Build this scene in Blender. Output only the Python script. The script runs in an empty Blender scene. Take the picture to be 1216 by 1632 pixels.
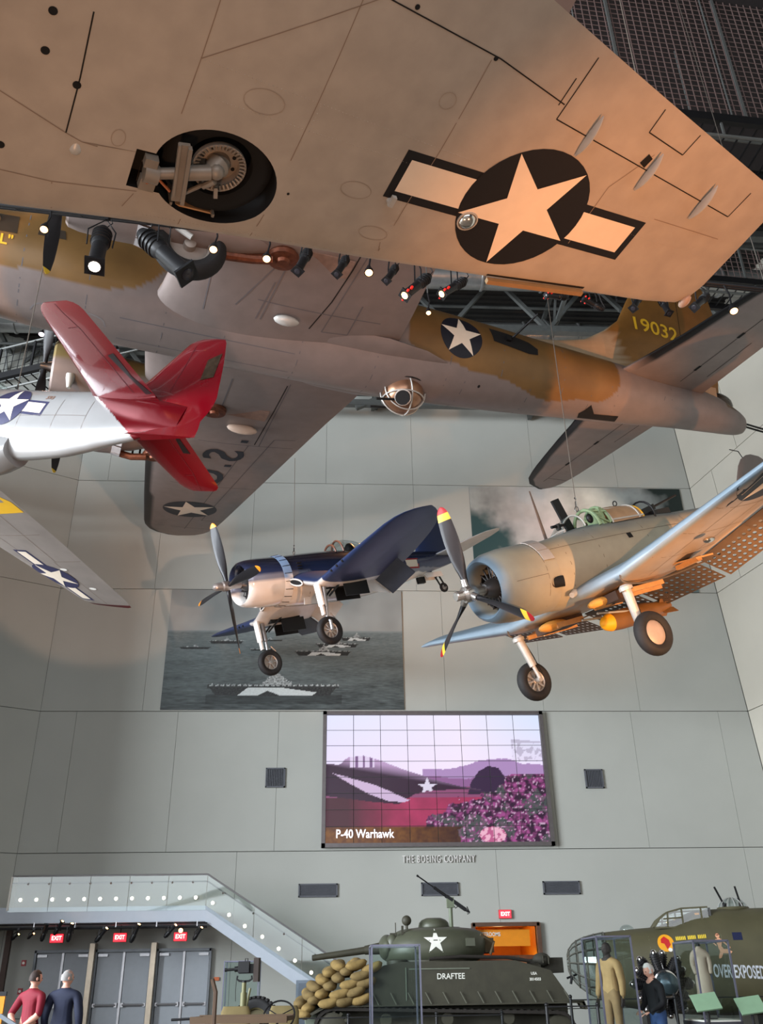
import bpy, bmesh, math, random
import numpy as np
from mathutils import Vector, Matrix
from mathutils.bvhtree import BVHTree
from mathutils import noise as mnoise

# ------------------------------------------------------------------ camera
FPX = 1430.0
TH = math.atan(FPX / 2716.0)
PSI = math.radians(3.55)
ROLL = -math.atan2(608 - 562, 2716)
CAM = Vector((0, 0, 1.5))
FWD = Vector((math.sin(PSI) * math.cos(TH), math.cos(PSI) * math.cos(TH), math.sin(TH)))
_r0 = Vector((math.cos(PSI), -math.sin(PSI), 0))
_u0 = _r0.cross(FWD)
RIGHT = math.cos(ROLL) * _r0 + math.sin(ROLL) * _u0
UP = RIGHT.cross(FWD)
scn = bpy.context.scene
COL = scn.collection
cam_data = bpy.data.cameras.new('camera')
cam_data.sensor_fit = 'VERTICAL'
cam_data.sensor_height = 36.0
cam_data.lens = 36.0 * FPX / 1632.0
cam_data.clip_end = 200
cam = bpy.data.objects.new('camera', cam_data)
COL.objects.link(cam)
cam.matrix_world = Matrix(((RIGHT.x, UP.x, -FWD.x, CAM.x), (RIGHT.y, UP.y, -FWD.y, CAM.y), (RIGHT.z, UP.z, -FWD.z, CAM.z), (0, 0, 0, 1)))
scn.camera = cam
# ------------------------------------------------------------------ world, light, exposure
scn.view_settings.view_transform = 'Standard'
scn.view_settings.look = 'None'
scn.view_settings.gamma = 1.0
scn.view_settings.use_curve_mapping = False
scn.view_settings.exposure = -0.12
world = bpy.data.worlds.new('world')
scn.world = world
world.use_nodes = True
_bg = world.node_tree.nodes['Background']
_bg.inputs[0].default_value = (0.55, 0.62, 0.7, 1)
_bg.inputs[1].default_value = 0.12
cy = scn.cycles
cy.use_denoising = True
cy.max_bounces = 6
cy.diffuse_bounces = 3
cy.glossy_bounces = 3
cy.transmission_bounces = 6
cy.transparent_max_bounces = 12
cy.sample_clamp_indirect = 4.0
cy.caustics_reflective = False
cy.caustics_refractive = False


def look_rot(d, upv=(0, 0, 1)):
    d = Vector(d).normalized()
    return d.to_track_quat('-Z', 'Y')


def area_light(name, loc, target, size, power, col, spread=math.pi):
    l = bpy.data.lights.new(name, 'AREA')
    l.shape = 'RECTANGLE'
    l.size, l.size_y = size
    l.energy = power
    l.color = col
    l.spread = spread
    o = bpy.data.objects.new(name, l)
    COL.objects.link(o)
    o.location = loc
    o.rotation_mode = 'QUATERNION'
    o.rotation_quaternion = look_rot(Vector(target) - Vector(loc))
    return o


def spot_light(name, loc, target, power, col, deg=40, blend=0.5, r=0.08):
    l = bpy.data.lights.new(name, 'SPOT')
    l.energy = power
    l.color = col
    l.spot_size = math.radians(deg)
    l.spot_blend = blend
    l.shadow_soft_size = r
    o = bpy.data.objects.new(name, l)
    COL.objects.link(o)
    o.location = loc
    o.rotation_mode = 'QUATERNION'
    o.rotation_quaternion = look_rot(Vector(target) - Vector(loc))
    return o


DAY = (0.80, 0.90, 1.0)
WARM = (1.0, 0.45, 0.19)
# daylight through the glass front of the hall, behind and left of the camera
area_light('facade_daylight', (-6, -9, 10), (3, 30, 5), (34, 14), 5600, (.9, .94, 1.0))
# daylight through the tall side glazing on the left
area_light('side_daylight', (-33, 5, 9.5), (6, 27, 6), (22, 15), 42000, (.86, .93, 1.0))
# stage lamps standing on the floor and on the balconies, most aimed up at the aircraft
spot_light('stage_or_fill_lamp', (4.6, 2.6, 0.6), (3.3, 6.9, 8.0), 3300, (1.0, .38, .13), 46, 0.9)
spot_light('stage_or_fill_lamp', (-1.5, 3.0, 0.6), (-0.8, 5.6, 7.4), 700, (1.0, .5, .25), 70, 0.9)
spot_light('stage_or_fill_lamp', (9.5, 9.5, 3.0), (6.3, 19.2, 14.8), 9000, (1.0, .40, .12), 26, 0.8)
spot_light('stage_or_fill_lamp', (12.5, 12.0, 2.6), (8.6, 20.0, 17.0), 3600, (1.0, 0.36, 0.1), 20, 0.6)
spot_light('stage_or_fill_lamp', (9.0, 6.0, 2.0), (6.0, 15.6, 8.0), 9500, (1.0, .48, .2), 34, 0.8)
spot_light('stage_or_fill_lamp', (1.0, 14.0, 0.8), (-2.0, 25.0, 11.5), 2600, WARM, 26, 0.7)
spot_light('stage_or_fill_lamp', (-12.0, 6.0, 9.0), (-7.5, 15.6, 15.3), 4200, (1.0, 0.46, 0.12), 34, 0.7)
spot_light('stage_or_fill_lamp', (-2.0, 9.0, 5.0), (1.5, 21.0, 15.5), 1500, (1.0, 0.62, 0.48), 60, 0.9)
spot_light('stage_or_fill_lamp', (-5.0, 4.0, 0.8), (-3.0, 11.0, 9.0), 700, WARM, 30, 0.8)
spot_light('stage_or_fill_lamp', (6.0, 4.0, 3.0), (-9.0, 32.0, 17.0), 9000, (1.0, 0.6, 0.42), 17, 0.25)
spot_light('stage_or_fill_lamp', (0.8, 0.3, .9), (5.2, 15.8, 8.4), 7000, (1.0, .52, .26), 19, 0.8)  # fill added beside the camera to warm the dive bomber's shaded side
# the gull-winged fighter's back is lit from high up behind
spot_light('stage_or_fill_lamp', (4.0, 31.0, 22.5), (-1.0, 25.5, 12.3), 12000, WARM, 22, 0.6)
spot_light('stage_or_fill_lamp', (12.0, 29.0, 22.0), (10.0, 32.5, 17.0), 900, (1.0, .8, .6), 60, 0.9)


# ------------------------------------------------------------------ helpers
def S(r, g, b):
    f = lambda c: (c / 255) / 12.92 if c / 255 <= 0.04045 else ((c / 255 + 0.055) / 1.055) ** 2.4
    return (f(r), f(g), f(b))


def px(x, y, Y):
    """point on the plane y = Y (metres into the hall) on the sight line of a measured direction"""
    d = RIGHT * (x - 608) + UP * (816 - y) + FWD * FPX
    return CAM + d * (Y / d.y)


MATS = {}


def mat(name, col=(0.5, 0.5, 0.5), rough=0.5, metal=0.0, var=0.08, scale=6.0, bump=0.0, attr=False, emit=0.0,
        trans=0.0, alpha=1.0, coat=0.0, ior=1.45, bscale=None, lit_only=False):
    if name in MATS:
        return MATS[name]
    m = bpy.data.materials.new(name)
    MATS[name] = m
    m.use_nodes = True
    nt = m.node_tree
    b = nt.nodes['Principled BSDF']
    b.inputs['Roughness'].default_value = rough
    b.inputs['Metallic'].default_value = metal
    b.inputs['IOR'].default_value = ior
    b.inputs['Transmission Weight'].default_value = trans
    b.inputs['Alpha'].default_value = alpha
    b.inputs['Coat Weight'].default_value = coat
    if attr:
        a = nt.nodes.new('ShaderNodeAttribute')
        a.attribute_name = 'Col'
        src = a.outputs['Color']
    else:
        a = nt.nodes.new('ShaderNodeRGB')
        a.outputs[0].default_value = (*col, 1)
        src = a.outputs[0]
    if var > 0 or bump > 0:
        tc = nt.nodes.new('ShaderNodeTexCoord')
        n = nt.nodes.new('ShaderNodeTexNoise')
        n.inputs['Scale'].default_value = scale
        n.inputs['Detail'].default_value = 4
        nt.links.new(tc.outputs['Object'], n.inputs['Vector'])
    if var > 0:
        mr = nt.nodes.new('ShaderNodeMapRange')
        mr.inputs['From Min'].default_value = 0.3
        mr.inputs['From Max'].default_value = 0.7
        mr.inputs['To Min'].default_value = 1 - var
        mr.inputs['To Max'].default_value = 1 + var
        nt.links.new(n.outputs['Fac'], mr.inputs['Value'])
        mx = nt.nodes.new('ShaderNodeVectorMath')
        mx.operation = 'SCALE'
        nt.links.new(src, mx.inputs[0])
        nt.links.new(mr.outputs[0], mx.inputs['Scale'])
        src = mx.outputs[0]
    if bump > 0:
        n2 = nt.nodes.new('ShaderNodeTexNoise')
        n2.inputs['Scale'].default_value = bscale or scale * 4
        nt.links.new(tc.outputs['Object'], n2.inputs['Vector'])
        bp = nt.nodes.new('ShaderNodeBump')
        bp.inputs['Strength'].default_value = bump
        bp.inputs['Distance'].default_value = 0.02
        nt.links.new(n2.outputs['Fac'], bp.inputs['Height'])
        nt.links.new(bp.outputs[0], b.inputs['Normal'])
    if lit_only:
        b.inputs['Base Color'].default_value = (.01, .01, .01, 1)
    else:
        nt.links.new(src, b.inputs['Base Color'])
    if emit > 0:
        nt.links.new(src, b.inputs['Emission Color'])
        b.inputs['Emission Strength'].default_value = emit
    m.diffuse_color = (*col, 1)
    return m


def glass_mat(name, tint, refl):
    if name in MATS:
        return MATS[name]
    m = bpy.data.materials.new(name)
    MATS[name] = m
    m.use_nodes = True
    nt = m.node_tree
    nt.nodes.remove(nt.nodes['Principled BSDF'])
    tr = nt.nodes.new('ShaderNodeBsdfTransparent')
    tr.inputs[0].default_value = (*tint, 1)
    gl = nt.nodes.new('ShaderNodeBsdfGlossy')
    gl.inputs['Roughness'].default_value = .03
    lw = nt.nodes.new('ShaderNodeLayerWeight')
    lw.inputs['Blend'].default_value = .35
    ma = nt.nodes.new('ShaderNodeMath')
    ma.operation = 'MULTIPLY_ADD'
    ma.inputs[1].default_value = .22
    ma.inputs[2].default_value = refl * .5
    mx = nt.nodes.new('ShaderNodeMixShader')
    nt.links.new(lw.outputs['Fresnel'], ma.inputs[0])
    nt.links.new(ma.outputs[0], mx.inputs[0])
    nt.links.new(tr.outputs[0], mx.inputs[1])
    nt.links.new(gl.outputs[0], mx.inputs[2])
    nt.links.new(mx.outputs[0], nt.nodes['Material Output'].inputs[0])
    return m


def link(o, parent=None):
    COL.objects.link(o)
    if parent is not None:
        o.parent = parent
    return o


def tag(o, label=None, cat=None, group=None, kind=None):
    if label:
        o['label'] = label
    if cat:
        o['category'] = cat
    if group:
        o['group'] = group
    if kind:
        o['kind'] = kind
    return o


def empty(name, M=None, label=None, cat=None, group=None):
    o = bpy.data.objects.new(name, None)
    o.empty_display_size = 0.2
    link(o)
    if M is not None:
        o.matrix_world = M if isinstance(M, Matrix) else Matrix.Translation(M)
    return tag(o, label, cat, group)


def frame(d, upv=(0, 0, 1)):
    """rotation whose z axis is d"""
    d = Vector(d).normalized()
    u = Vector(upv)
    if abs(d.dot(u)) > 0.98:
        u = Vector((0, 1, 0)) if abs(d.y) < 0.9 else Vector((1, 0, 0))
    x = u.cross(d).normalized()
    y = d.cross(x)
    return Matrix((x, y, d)).transposed()


class MB:
    def __init__(s):
        s.v, s.f, s.m, s.c = [], [], [], []

    def add(s, vs, fs, mi=0, col=None):
        o = len(s.v)
        s.v += [tuple(v) for v in vs]
        s.f += [tuple(i + o for i in f) for f in fs]
        s.m += [mi] * len(fs)
        if col is not None:
            s.c += [col] * len(vs) if not isinstance(col, list) else col
        return s

    def box(s, c, d, R=None, mi=0, col=None):
        c = Vector(c)
        vs = []
        for x in (-1, 1):
            for y in (-1, 1):
                for z in (-1, 1):
                    p = Vector((x * d[0] / 2, y * d[1] / 2, z * d[2] / 2))
                    vs.append(c + (R @ p if R else p))
        return s.add(vs, [(0, 1, 3, 2), (4, 6, 7, 5), (0, 4, 5, 1), (2, 3, 7, 6), (0, 2, 6, 4), (1, 5, 7, 3)], mi, col)

    def bar(s, a, b, w, h, mi=0, upv=(0, 0, 1), col=None):
        a, b = Vector(a), Vector(b)
        R = frame(b - a, upv)
        return s.box((a + b) / 2, (w, h, (b - a).length), R, mi, col)

    def cyl(s, a, b, r, r2=None, n=12, mi=0, cap=True, col=None):
        a, b = Vector(a), Vector(b)
        r2 = r if r2 is None else r2
        R = frame(b - a)
        vs = []
        for p, q in ((a, r), (b, r2)):
            for i in range(n):
                t = 2 * math.pi * i / n
                vs.append(p + R @ Vector((q * math.cos(t), q * math.sin(t), 0)))
        fs = [(i, (i + 1) % n, n + (i + 1) % n, n + i) for i in range(n)]
        if cap:
            fs += [tuple(range(n))[::-1], tuple(range(n, 2 * n))]
        return s.add(vs, fs, mi, col)

    def tube(s, pts, r, n=8, mi=0, col=None, closed=False):
        pts = [Vector(p) for p in pts]
        rs = r if isinstance(r, (list, tuple)) else [r] * len(pts)
        rings = []
        N = len(pts)
        x = None
        for i, p in enumerate(pts):
            a = pts[(i - 1) % N] if (closed or i > 0) else p
            b = pts[(i + 1) % N] if (closed or i < N - 1) else p
            d = (b - a).normalized()
            if x is None:
                x = frame(d).col[0].copy()
            x = (x - d * x.dot(d)).normalized()
            y = d.cross(x)
            rings.append([p + (x * math.cos(2 * math.pi * k / n) + y * math.sin(2 * math.pi * k / n)) * rs[i] for k in range(n)])
        return s.loft(rings, mi=mi, cap=not closed, col=col, closed=closed)

    def loft(s, rings, mi=0, cap=True, col=None, closed=False, colfn=None, open_ring=False):
        n = len(rings[0])
        vs = [v for r in rings for v in r]
        N = len(rings)
        fs = []
        for j in range(N if closed else N - 1):
            a, b = j * n, ((j + 1) % N) * n
            for i in range(n - 1 if open_ring else n):
                k = (i + 1) % n
                fs.append((a + i, a + k, b + k, b + i))
        if cap and not closed and not open_ring:
            fs += [tuple(range(n))[::-1], tuple((N - 1) * n + i for i in range(n))]
        if colfn:
            col = [colfn(*v) for v in vs]
        return s.add(vs, fs, mi, col)

    def lathe(s, prof, o=(0, 0, 0), axis=(0, 0, 1), n=24, mi=0, col=None, a0=0, a1=2 * math.pi, cap=False, colfn=None):
        """prof: (radius, height) along axis"""
        o = Vector(o)
        R = frame(axis)
        full = abs(a1 - a0 - 2 * math.pi) < 1e-6
        m = n if full else n + 1
        rings = []
        for r, h in prof:
            rings.append([o + R @ Vector((r * math.cos(a0 + (a1 - a0) * i / n), r * math.sin(a0 + (a1 - a0) * i / n), h)) for i in range(m)])
        return s.loft(rings, mi=mi, cap=cap, col=col, open_ring=not full, colfn=colfn)

    def prism(s, poly, M, depth, mi=0, col=None):
        """poly 2D in the xy plane of M, extruded along its z"""
        n = len(poly)
        vs = [M @ Vector((x, y, 0)) for x, y in poly] + [M @ Vector((x, y, depth)) for x, y in poly]
        fs = [tuple(range(n))[::-1], tuple(range(n, 2 * n))] + [(i, (i + 1) % n, n + (i + 1) % n, n + i) for i in range(n)]
        return s.add(vs, fs, mi, col)

    def ball(s, c, r, nu=16, nv=10, mi=0, col=None, R=None):
        c = Vector(c)
        r = Vector(r) if hasattr(r, '__len__') else Vector((r, r, r))
        rings = []
        for j in range(nv + 1):
            t = math.pi * j / nv
            st = max(math.sin(t), 1e-3)
            rings.append([c + (R or Matrix.Identity(3)) @ Vector((r.x * st * math.cos(2 * math.pi * i / nu), r.y * st * math.sin(2 * math.pi * i / nu), r.z * math.cos(t))) for i in range(nu)])
        return s.loft(rings, mi=mi, col=col)

    def build(s, name, mats, parent=None, smooth=35, M=None, link_=True):
        me = bpy.data.meshes.new(name)
        vs = s.v if M is None else [tuple(M @ Vector(v)) for v in s.v]
        me.from_pydata(vs, [], s.f)
        mats = mats if isinstance(mats, (list, tuple)) else [mats]
        for m in mats:
            me.materials.append(m)
        if len(mats) > 1:
            me.polygons.foreach_set('material_index', s.m)
        if s.c and len(s.c) == len(s.v):
            ca = me.color_attributes.new('Col', 'FLOAT_COLOR', 'POINT')
            arr = np.ones((len(s.v), 4), dtype=np.float32)
            arr[:, :3] = np.array([c[:3] for c in s.c])
            ca.data.foreach_set('color', arr.ravel())
        bm = bmesh.new()
        bm.from_mesh(me)
        bmesh.ops.recalc_face_normals(bm, faces=bm.faces)
        bm.to_mesh(me)
        bm.free()
        if smooth:
            me.shade_smooth()
            me.set_sharp_from_angle(angle=math.radians(smooth))
        o = bpy.data.objects.new(name, me)
        if link_:
            link(o, parent)
        return o


def bvh_of(*objs):
    vs, fs = [], []
    for o in objs:
        k = len(vs)
        vs += [v.co.copy() for v in o.data.vertices]
        fs += [tuple(i + k for i in p.vertices) for p in o.data.polygons]
    return BVHTree.FromPolygons(vs, fs)


def flat_mesh(polys, step=None):
    """2D polygons -> triangulated (verts2, faces), optionally cut along a grid"""
    bm = bmesh.new()
    for p in polys:
        try:
            bm.faces.new([bm.verts.new((x, y, 0)) for x, y in p])
        except ValueError:
            pass
    bmesh.ops.triangulate(bm, faces=bm.faces[:])
    if step:
        xs = [v.co.x for v in bm.verts]
        ys = [v.co.y for v in bm.verts]
        for lo, hi, n in ((min(xs), max(xs), Vector((1, 0, 0))), (min(ys), max(ys), Vector((0, 1, 0)))):
            k = math.ceil(lo / step)
            while k * step < hi:
                bmesh.ops.bisect_plane(bm, geom=bm.verts[:] + bm.edges[:] + bm.faces[:], plane_co=n * (k * step), plane_no=n, dist=1e-5)
                k += 1
    bm.verts.ensure_lookup_table()
    bm.verts.index_update()
    r = [(v.co.x, v.co.y) for v in bm.verts], [tuple(v.index for v in f.verts) for f in bm.faces]
    bm.free()
    return r


def decal(name, polys, m, bvh, ray, parent, step=0.2, off=0.004, link_=True, maxd=12, flat=None):
    """polys in (u, v); ray(u, v) -> origin, direction. The shape is laid on the skin it meets."""
    vs2, fs = flat or flat_mesh(polys, step)
    vs = []
    for u, v in vs2:
        o, d = ray(u, v)
        o, d = Vector(o), Vector(d).normalized()
        h = bvh.ray_cast(o, d, maxd)
        if h[0] is None:
            h = bvh.find_nearest(o + d * 3)
            if h[0] is None:
                vs.append(o)
                continue
        n = h[1]
        if n.dot(d) > 0:
            n = -n
        vs.append(h[0] + n * off)
    o = MB().add(vs, fs)
    return o.build(name, m, parent, smooth=60, link_=link_)


def star_poly(c, r, a0=0.0, k=0.382):
    return [(c[0] + (r if i % 2 == 0 else r * k) * math.cos(a0 + math.pi * i / 5), c[1] + (r if i % 2 == 0 else r * k) * math.sin(a0 + math.pi * i / 5)) for i in range(10)]


def circle_poly(c, r, n=40, ry=None):
    ry = ry or r
    return [(c[0] + r * math.cos(2 * math.pi * i / n), c[1] + ry * math.sin(2 * math.pi * i / n)) for i in range(n)]


_font_cache = {}


def text_flat(txt, size, bold=0.0, sx=1.0, align='CENTER', sp=1.0):
    """text as a flat 2D mesh (verts2, faces), centred"""
    k = (txt, size, bold, sx, align, sp)
    if k in _font_cache:
        return _font_cache[k]
    cu = bpy.data.curves.new('t', 'FONT')
    cu.body = txt
    cu.size = size
    cu.align_x = align
    cu.align_y = 'CENTER'
    cu.offset = bold
    cu.space_character = sp
    cu.resolution_u = 3
    ob = bpy.data.objects.new('t', cu)
    COL.objects.link(ob)
    dg = bpy.context.evaluated_depsgraph_get()
    me = bpy.data.meshes.new_from_object(ob.evaluated_get(dg))
    vs = [(v.co.x * sx, v.co.y) for v in me.vertices]
    fs = [tuple(p.vertices) for p in me.polygons]
    bpy.data.objects.remove(ob)
    bpy.data.curves.remove(cu)
    bpy.data.meshes.remove(me)
    _font_cache[k] = (vs, fs)
    return vs, fs


def text_obj(name, txt, size, M, m, parent=None, depth=0.0, bold=0.0, sx=1.0, align='CENTER', sp=1.0):
    """text as a solid; M maps xy-plane text to the world"""
    vs, fs = text_flat(txt, size, bold, sx, align, sp)
    if depth <= 0:
        return MB().add([M @ Vector((x, y, 0)) for x, y in vs], fs).build(name, m, parent, smooth=0)
    me = bpy.data.meshes.new(name)
    me.from_pydata([(x, y, 0) for x, y in vs], [], fs)
    bm = bmesh.new()
    bm.from_mesh(me)
    bmesh.ops.remove_doubles(bm, verts=bm.verts, dist=1e-5)
    r = bmesh.ops.extrude_face_region(bm, geom=bm.faces[:])
    for e in r['geom']:
        if isinstance(e, bmesh.types.BMVert):
            e.co.z += depth
    bmesh.ops.recalc_face_normals(bm, faces=bm.faces)
    bmesh.ops.transform(bm, matrix=M, verts=bm.verts)
    bm.to_mesh(me)
    bm.free()
    me.materials.append(m)
    o = bpy.data.objects.new(name, me)
    return link(o, parent)


def lerp_tab(tab, x):
    return float(np.interp(x, [t[0] for t in tab], [t[1] for t in tab]))


def smooth_tab(tab, x):
    """monotone-ish cubic (Catmull-Rom on non-uniform knots)"""
    xs = [t[0] for t in tab]
    n = len(xs)
    if x <= xs[0]:
        return tab[0][1]
    if x >= xs[-1]:
        return tab[-1][1]
    i = max(k for k in range(n - 1) if xs[k] <= x)
    x0, x1 = xs[i], xs[i + 1]
    y0, y1 = tab[i][1], tab[i + 1][1]
    h = x1 - x0
    d = (y1 - y0) / h
    dl = (y0 - tab[i - 1][1]) / (x0 - xs[i - 1]) if i > 0 else d
    dr = (tab[i + 2][1] - y1) / (xs[i + 2] - x1) if i < n - 2 else d
    hm = lambda a, b: 0 if a * b <= 0 else 2 * a * b / (a + b)
    m0 = hm(dl, d) if i > 0 else d
    m1 = hm(dr, d) if i < n - 2 else d
    t = (x - x0) / h
    return (2 * t ** 3 - 3 * t * t + 1) * y0 + (t ** 3 - 2 * t * t + t) * h * m0 + (-2 * t ** 3 + 3 * t * t) * y1 + (t ** 3 - t * t) * h * m1


def copy_tree(o, parent=None):
    c = o.copy()
    COL.objects.link(c)
    if parent is not None:
        c.parent = parent
    for ch in list(o.children):
        copy_tree(ch, c)
    return c


# ------------------------------------------------------------------ aircraft helpers (x aft, y starboard, z up)
def pose(rv, t):
    a = Vector(rv)
    th = a.length
    return Matrix.Translation(Vector(t)) @ Matrix.Rotation(th, 4, a.normalized())


def fuselage(sta, n=48, step=0.12, colfn=None, x0=None, x1=None, extra=()):
    """sta rows: x, z centre, half width, up, down, exponent"""
    xs = [s[0] for s in sta]
    x0 = xs[0] if x0 is None else x0
    x1 = xs[-1] if x1 is None else x1
    N = max(2, int((x1 - x0) / step))
    X = sorted(set([round(x0 + (x1 - x0) * i / N, 4) for i in range(N + 1)] + list(extra)))
    # finer near a blunt start
    X = sorted(set(X + [x0 + d for d in (0.02, 0.05, 0.09) if x0 + d < x1]))
    rings = []
    tabs = [[(s[0], s[k]) for s in sta] for k in range(1, 6)]
    for x in X:
        zc, hw, u, d, e = [smooth_tab(t, x) for t in tabs]
        ring = []
        for i in range(n):
            t = 2 * math.pi * i / n
            c, s_ = math.cos(t), math.sin(t)
            yy = math.copysign(abs(c) ** (2 / e), c) * hw
            zz = math.copysign(abs(s_) ** (2 / e), s_) * (u if s_ > 0 else d)
            ring.append((x, yy, zc + zz))
        rings.append(ring)
    mb = MB()
    mb.loft(rings, colfn=colfn)
    return mb


def naca(x, t):
    return 5 * t * (0.2969 * math.sqrt(x) - 0.126 * x - 0.3516 * x * x + 0.2843 * x ** 3 - 0.1036 * x ** 4)


def wing(le, te, z, tc, ys, nc=14, lower=0.75, upper=1.25, inc=0.0, colfn=None, flat_bottom=False, vertical=False):
    """le, te, z, tc: tables over span; ys: span stations (signed). Returns MB of a closed shell"""
    rings = []
    for y in ys:
        a = abs(y)
        xl, xt = lerp_tab(le, a), lerp_tab(te, a)
        c = max(xt - xl, 0.02)
        t = lerp_tab(tc, a)
        zz = lerp_tab(z, a)
        up_, lo_ = [], []
        for i in range(nc + 1):
            s = (1 - math.cos(math.pi * i / nc)) / 2
            th = naca(s, t) * c
            tilt = -inc * (s - 0.3) * c
            b = th * lower
            if flat_bottom:
                b = min(b, naca(0.09, t) * c * lower) if s < 0.75 else b
            up_.append((xl + s * c, th * upper + tilt))
            lo_.append((xl + s * c, -b + tilt))
        sec = up_[::-1] + lo_[1:]
        if vertical:
            rings.append([(x, h, zz if False else y) for x, h in sec])
        else:
            rings.append([(x, y, zz + h) for x, h in sec])
    mb = MB()
    mb.loft(rings, colfn=colfn)
    return mb


def span_stations(y0, y1, n=14, tip=0.0, sign=1):
    ys = [y0 + (y1 - tip - y0) * i / n for i in range(n + 1)]
    if tip > 0:
        ys += [y1 - tip + tip * math.sin(math.pi / 2 * k / 8) for k in range(1, 9)]
    return [sign * y for y in ys]


def round_tip(le, te, y1, r):
    """replace the ends of the outline tables by a half ellipse closing at y1"""
    yl, yt = lerp_tab(le, y1 - r), lerp_tab(te, y1 - r)
    L = [p for p in le if p[0] < y1 - r]
    T = [p for p in te if p[0] < y1 - r]
    mid = yl + (yt - yl) * 0.5
    for k in range(0, 11):
        s = math.sin(math.pi / 2 * k / 10)
        c = max(0.03, math.cos(math.pi / 2 * k / 10) ** 0.85)
        y = y1 - r + r * s
        L.append((y, mid - (mid - yl) * c))
        T.append((y, mid + (yt - mid) * c))
    return L, T


UNDER = lambda x, y: ((x, y, -6), (0, 0, 1))
TOP = lambda x, y: ((x, y, 6), (0, 0, -1))
PORT = lambda x, z: ((x, -6, z), (0, 1, 0))


def insignia(parent, bvh, ray, c, r, a0, mblue, mwhite, bars=None, step=0.3, off=0.004, label=None, flip=1):
    """dark disc, white star and, with bars (direction angle), side bars"""
    objs = []
    if bars is not None:
        ca, sa = math.cos(bars), math.sin(bars)
        R2 = lambda p: (c[0] + ca * p[0] - sa * p[1], c[1] + sa * p[0] + ca * p[1])
        for sgn in (-1, 1):
            o = [R2((sgn * q[0] * r, q[1] * r)) for q in ((0.8, -0.375), (2.12, -0.375), (2.12, 0.375), (0.8, 0.375))]
            i = [R2((sgn * q[0] * r, q[1] * r)) for q in ((0.8, -0.25), (2.0, -0.25), (2.0, 0.25), (0.8, 0.25))]
            decal('insignia_bar_border', [o], mblue, bvh, ray, parent, step, off)
            decal('insignia_bar', [i], mwhite, bvh, ray, parent, step, off * 1.8)
    decal('insignia_disc', [circle_poly(c, r)], mblue, bvh, ray, parent, step, off * 2.6)
    decal('insignia_star', [star_poly(c, r * 0.985, a0)], mwhite, bvh, ray, parent, step, off * 3.6)


def seam_lines(name, lines, bvh, ray, parent, m, w=0.012, step=0.3, off=0.003):
    polys = []
    for l in lines:
        for (x0, y0), (x1, y1) in zip(l[:-1], l[1:]):
            dx, dy = x1 - x0, y1 - y0
            L = math.hypot(dx, dy)
            if L < 1e-6:
                continue
            nx, ny = -dy / L * w / 2, dx / L * w / 2
            polys.append([(x0 + nx, y0 + ny), (x1 + nx, y1 + ny), (x1 - nx, y1 - ny), (x0 - nx, y0 - ny)])
    return tag(decal(name, polys, m, bvh, ray, parent, step, off), kind='stuff')


def rivets(name, rows, bvh, ray, parent, m, pitch=0.045, r=0.005):
    mb = MB()
    for row in rows:
        for (x0, y0), (x1, y1) in zip(row[:-1], row[1:]):
            n = max(1, int(math.hypot(x1 - x0, y1 - y0) / pitch))
            for i in range(n):
                u, v = x0 + (x1 - x0) * i / n, y0 + (y1 - y0) * i / n
                o, d = ray(u, v)
                h = bvh.ray_cast(Vector(o), Vector(d), 12)
                if h[0] is None:
                    continue
                nn = -Vector(d)
                F = frame(nn)
                p = h[0]
                vs = [p + F @ Vector((r * math.cos(a), r * math.sin(a), 0)) for a in (0, 1.57, 3.14, 4.71)] + [p + nn * r * 0.8]
                mb.add(vs, [(0, 1, 4), (1, 2, 4), (2, 3, 4), (3, 0, 4)])
    return tag(mb.build(name, m, parent, smooth=0), kind='stuff')


def prop_blade(name, R, cmax, a, hub_r, m, parent, x, tipcols, tw=(60, 22), z0=0.0, y0=0.0, pitch_sign=1, th=0.1):
    """one blade standing at angle a (from +z towards +y) in the plane x"""
    ax = Vector((0, math.sin(a), math.cos(a)))
    tn = Vector((0, math.cos(a), -math.sin(a)))
    fw = Vector((-1, 0, 0))
    rs = [hub_r + (R - hub_r) * t for t in (0, .06, .12, .2, .3, .42, .55, .68, .8)]
    for tl, _ in tipcols:
        rs += [R * (1 - tl) - 0.004, R * (1 - tl) + 0.004]
    rs += [R * .95, R * .98, R * .995, R]
    rs = sorted(rs)
    rings, cols = [], []
    for r in rs:
        t = (r - hub_r) / (R - hub_r)
        ch = cmax * lerp_tab([(0, .38), (.08, .42), (.25, .8), (.5, 1), (.75, .95), (.9, .78), (.96, .58), (.99, .3), (1, .06)], t)
        tk = lerp_tab([(0, cmax * .38), (.1, cmax * .34), (.3, cmax * .16), (1, cmax * .04)], t)
        b = math.radians(tw[0] + (tw[1] - tw[0]) * t)
        cd = tn * math.cos(b) + fw * math.sin(b) * pitch_sign
        nd = ax.cross(cd)
        o = Vector((x, y0, z0)) + ax * r
        ring = []
        for k in range(12):
            q = 2 * math.pi * k / 12
            ring.append(tuple(o + cd * (ch / 2 * math.cos(q)) + nd * (tk / 2 * math.sin(q))))
        rings.append(ring)
        c = S(28, 28, 32)
        for tl, tc in tipcols:
            if r >= R * (1 - tl):
                c = tc
        cols += [c] * 12
    mb = MB()
    mb.loft(rings, col=cols)
    return mb.build(name, m, parent)


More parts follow.
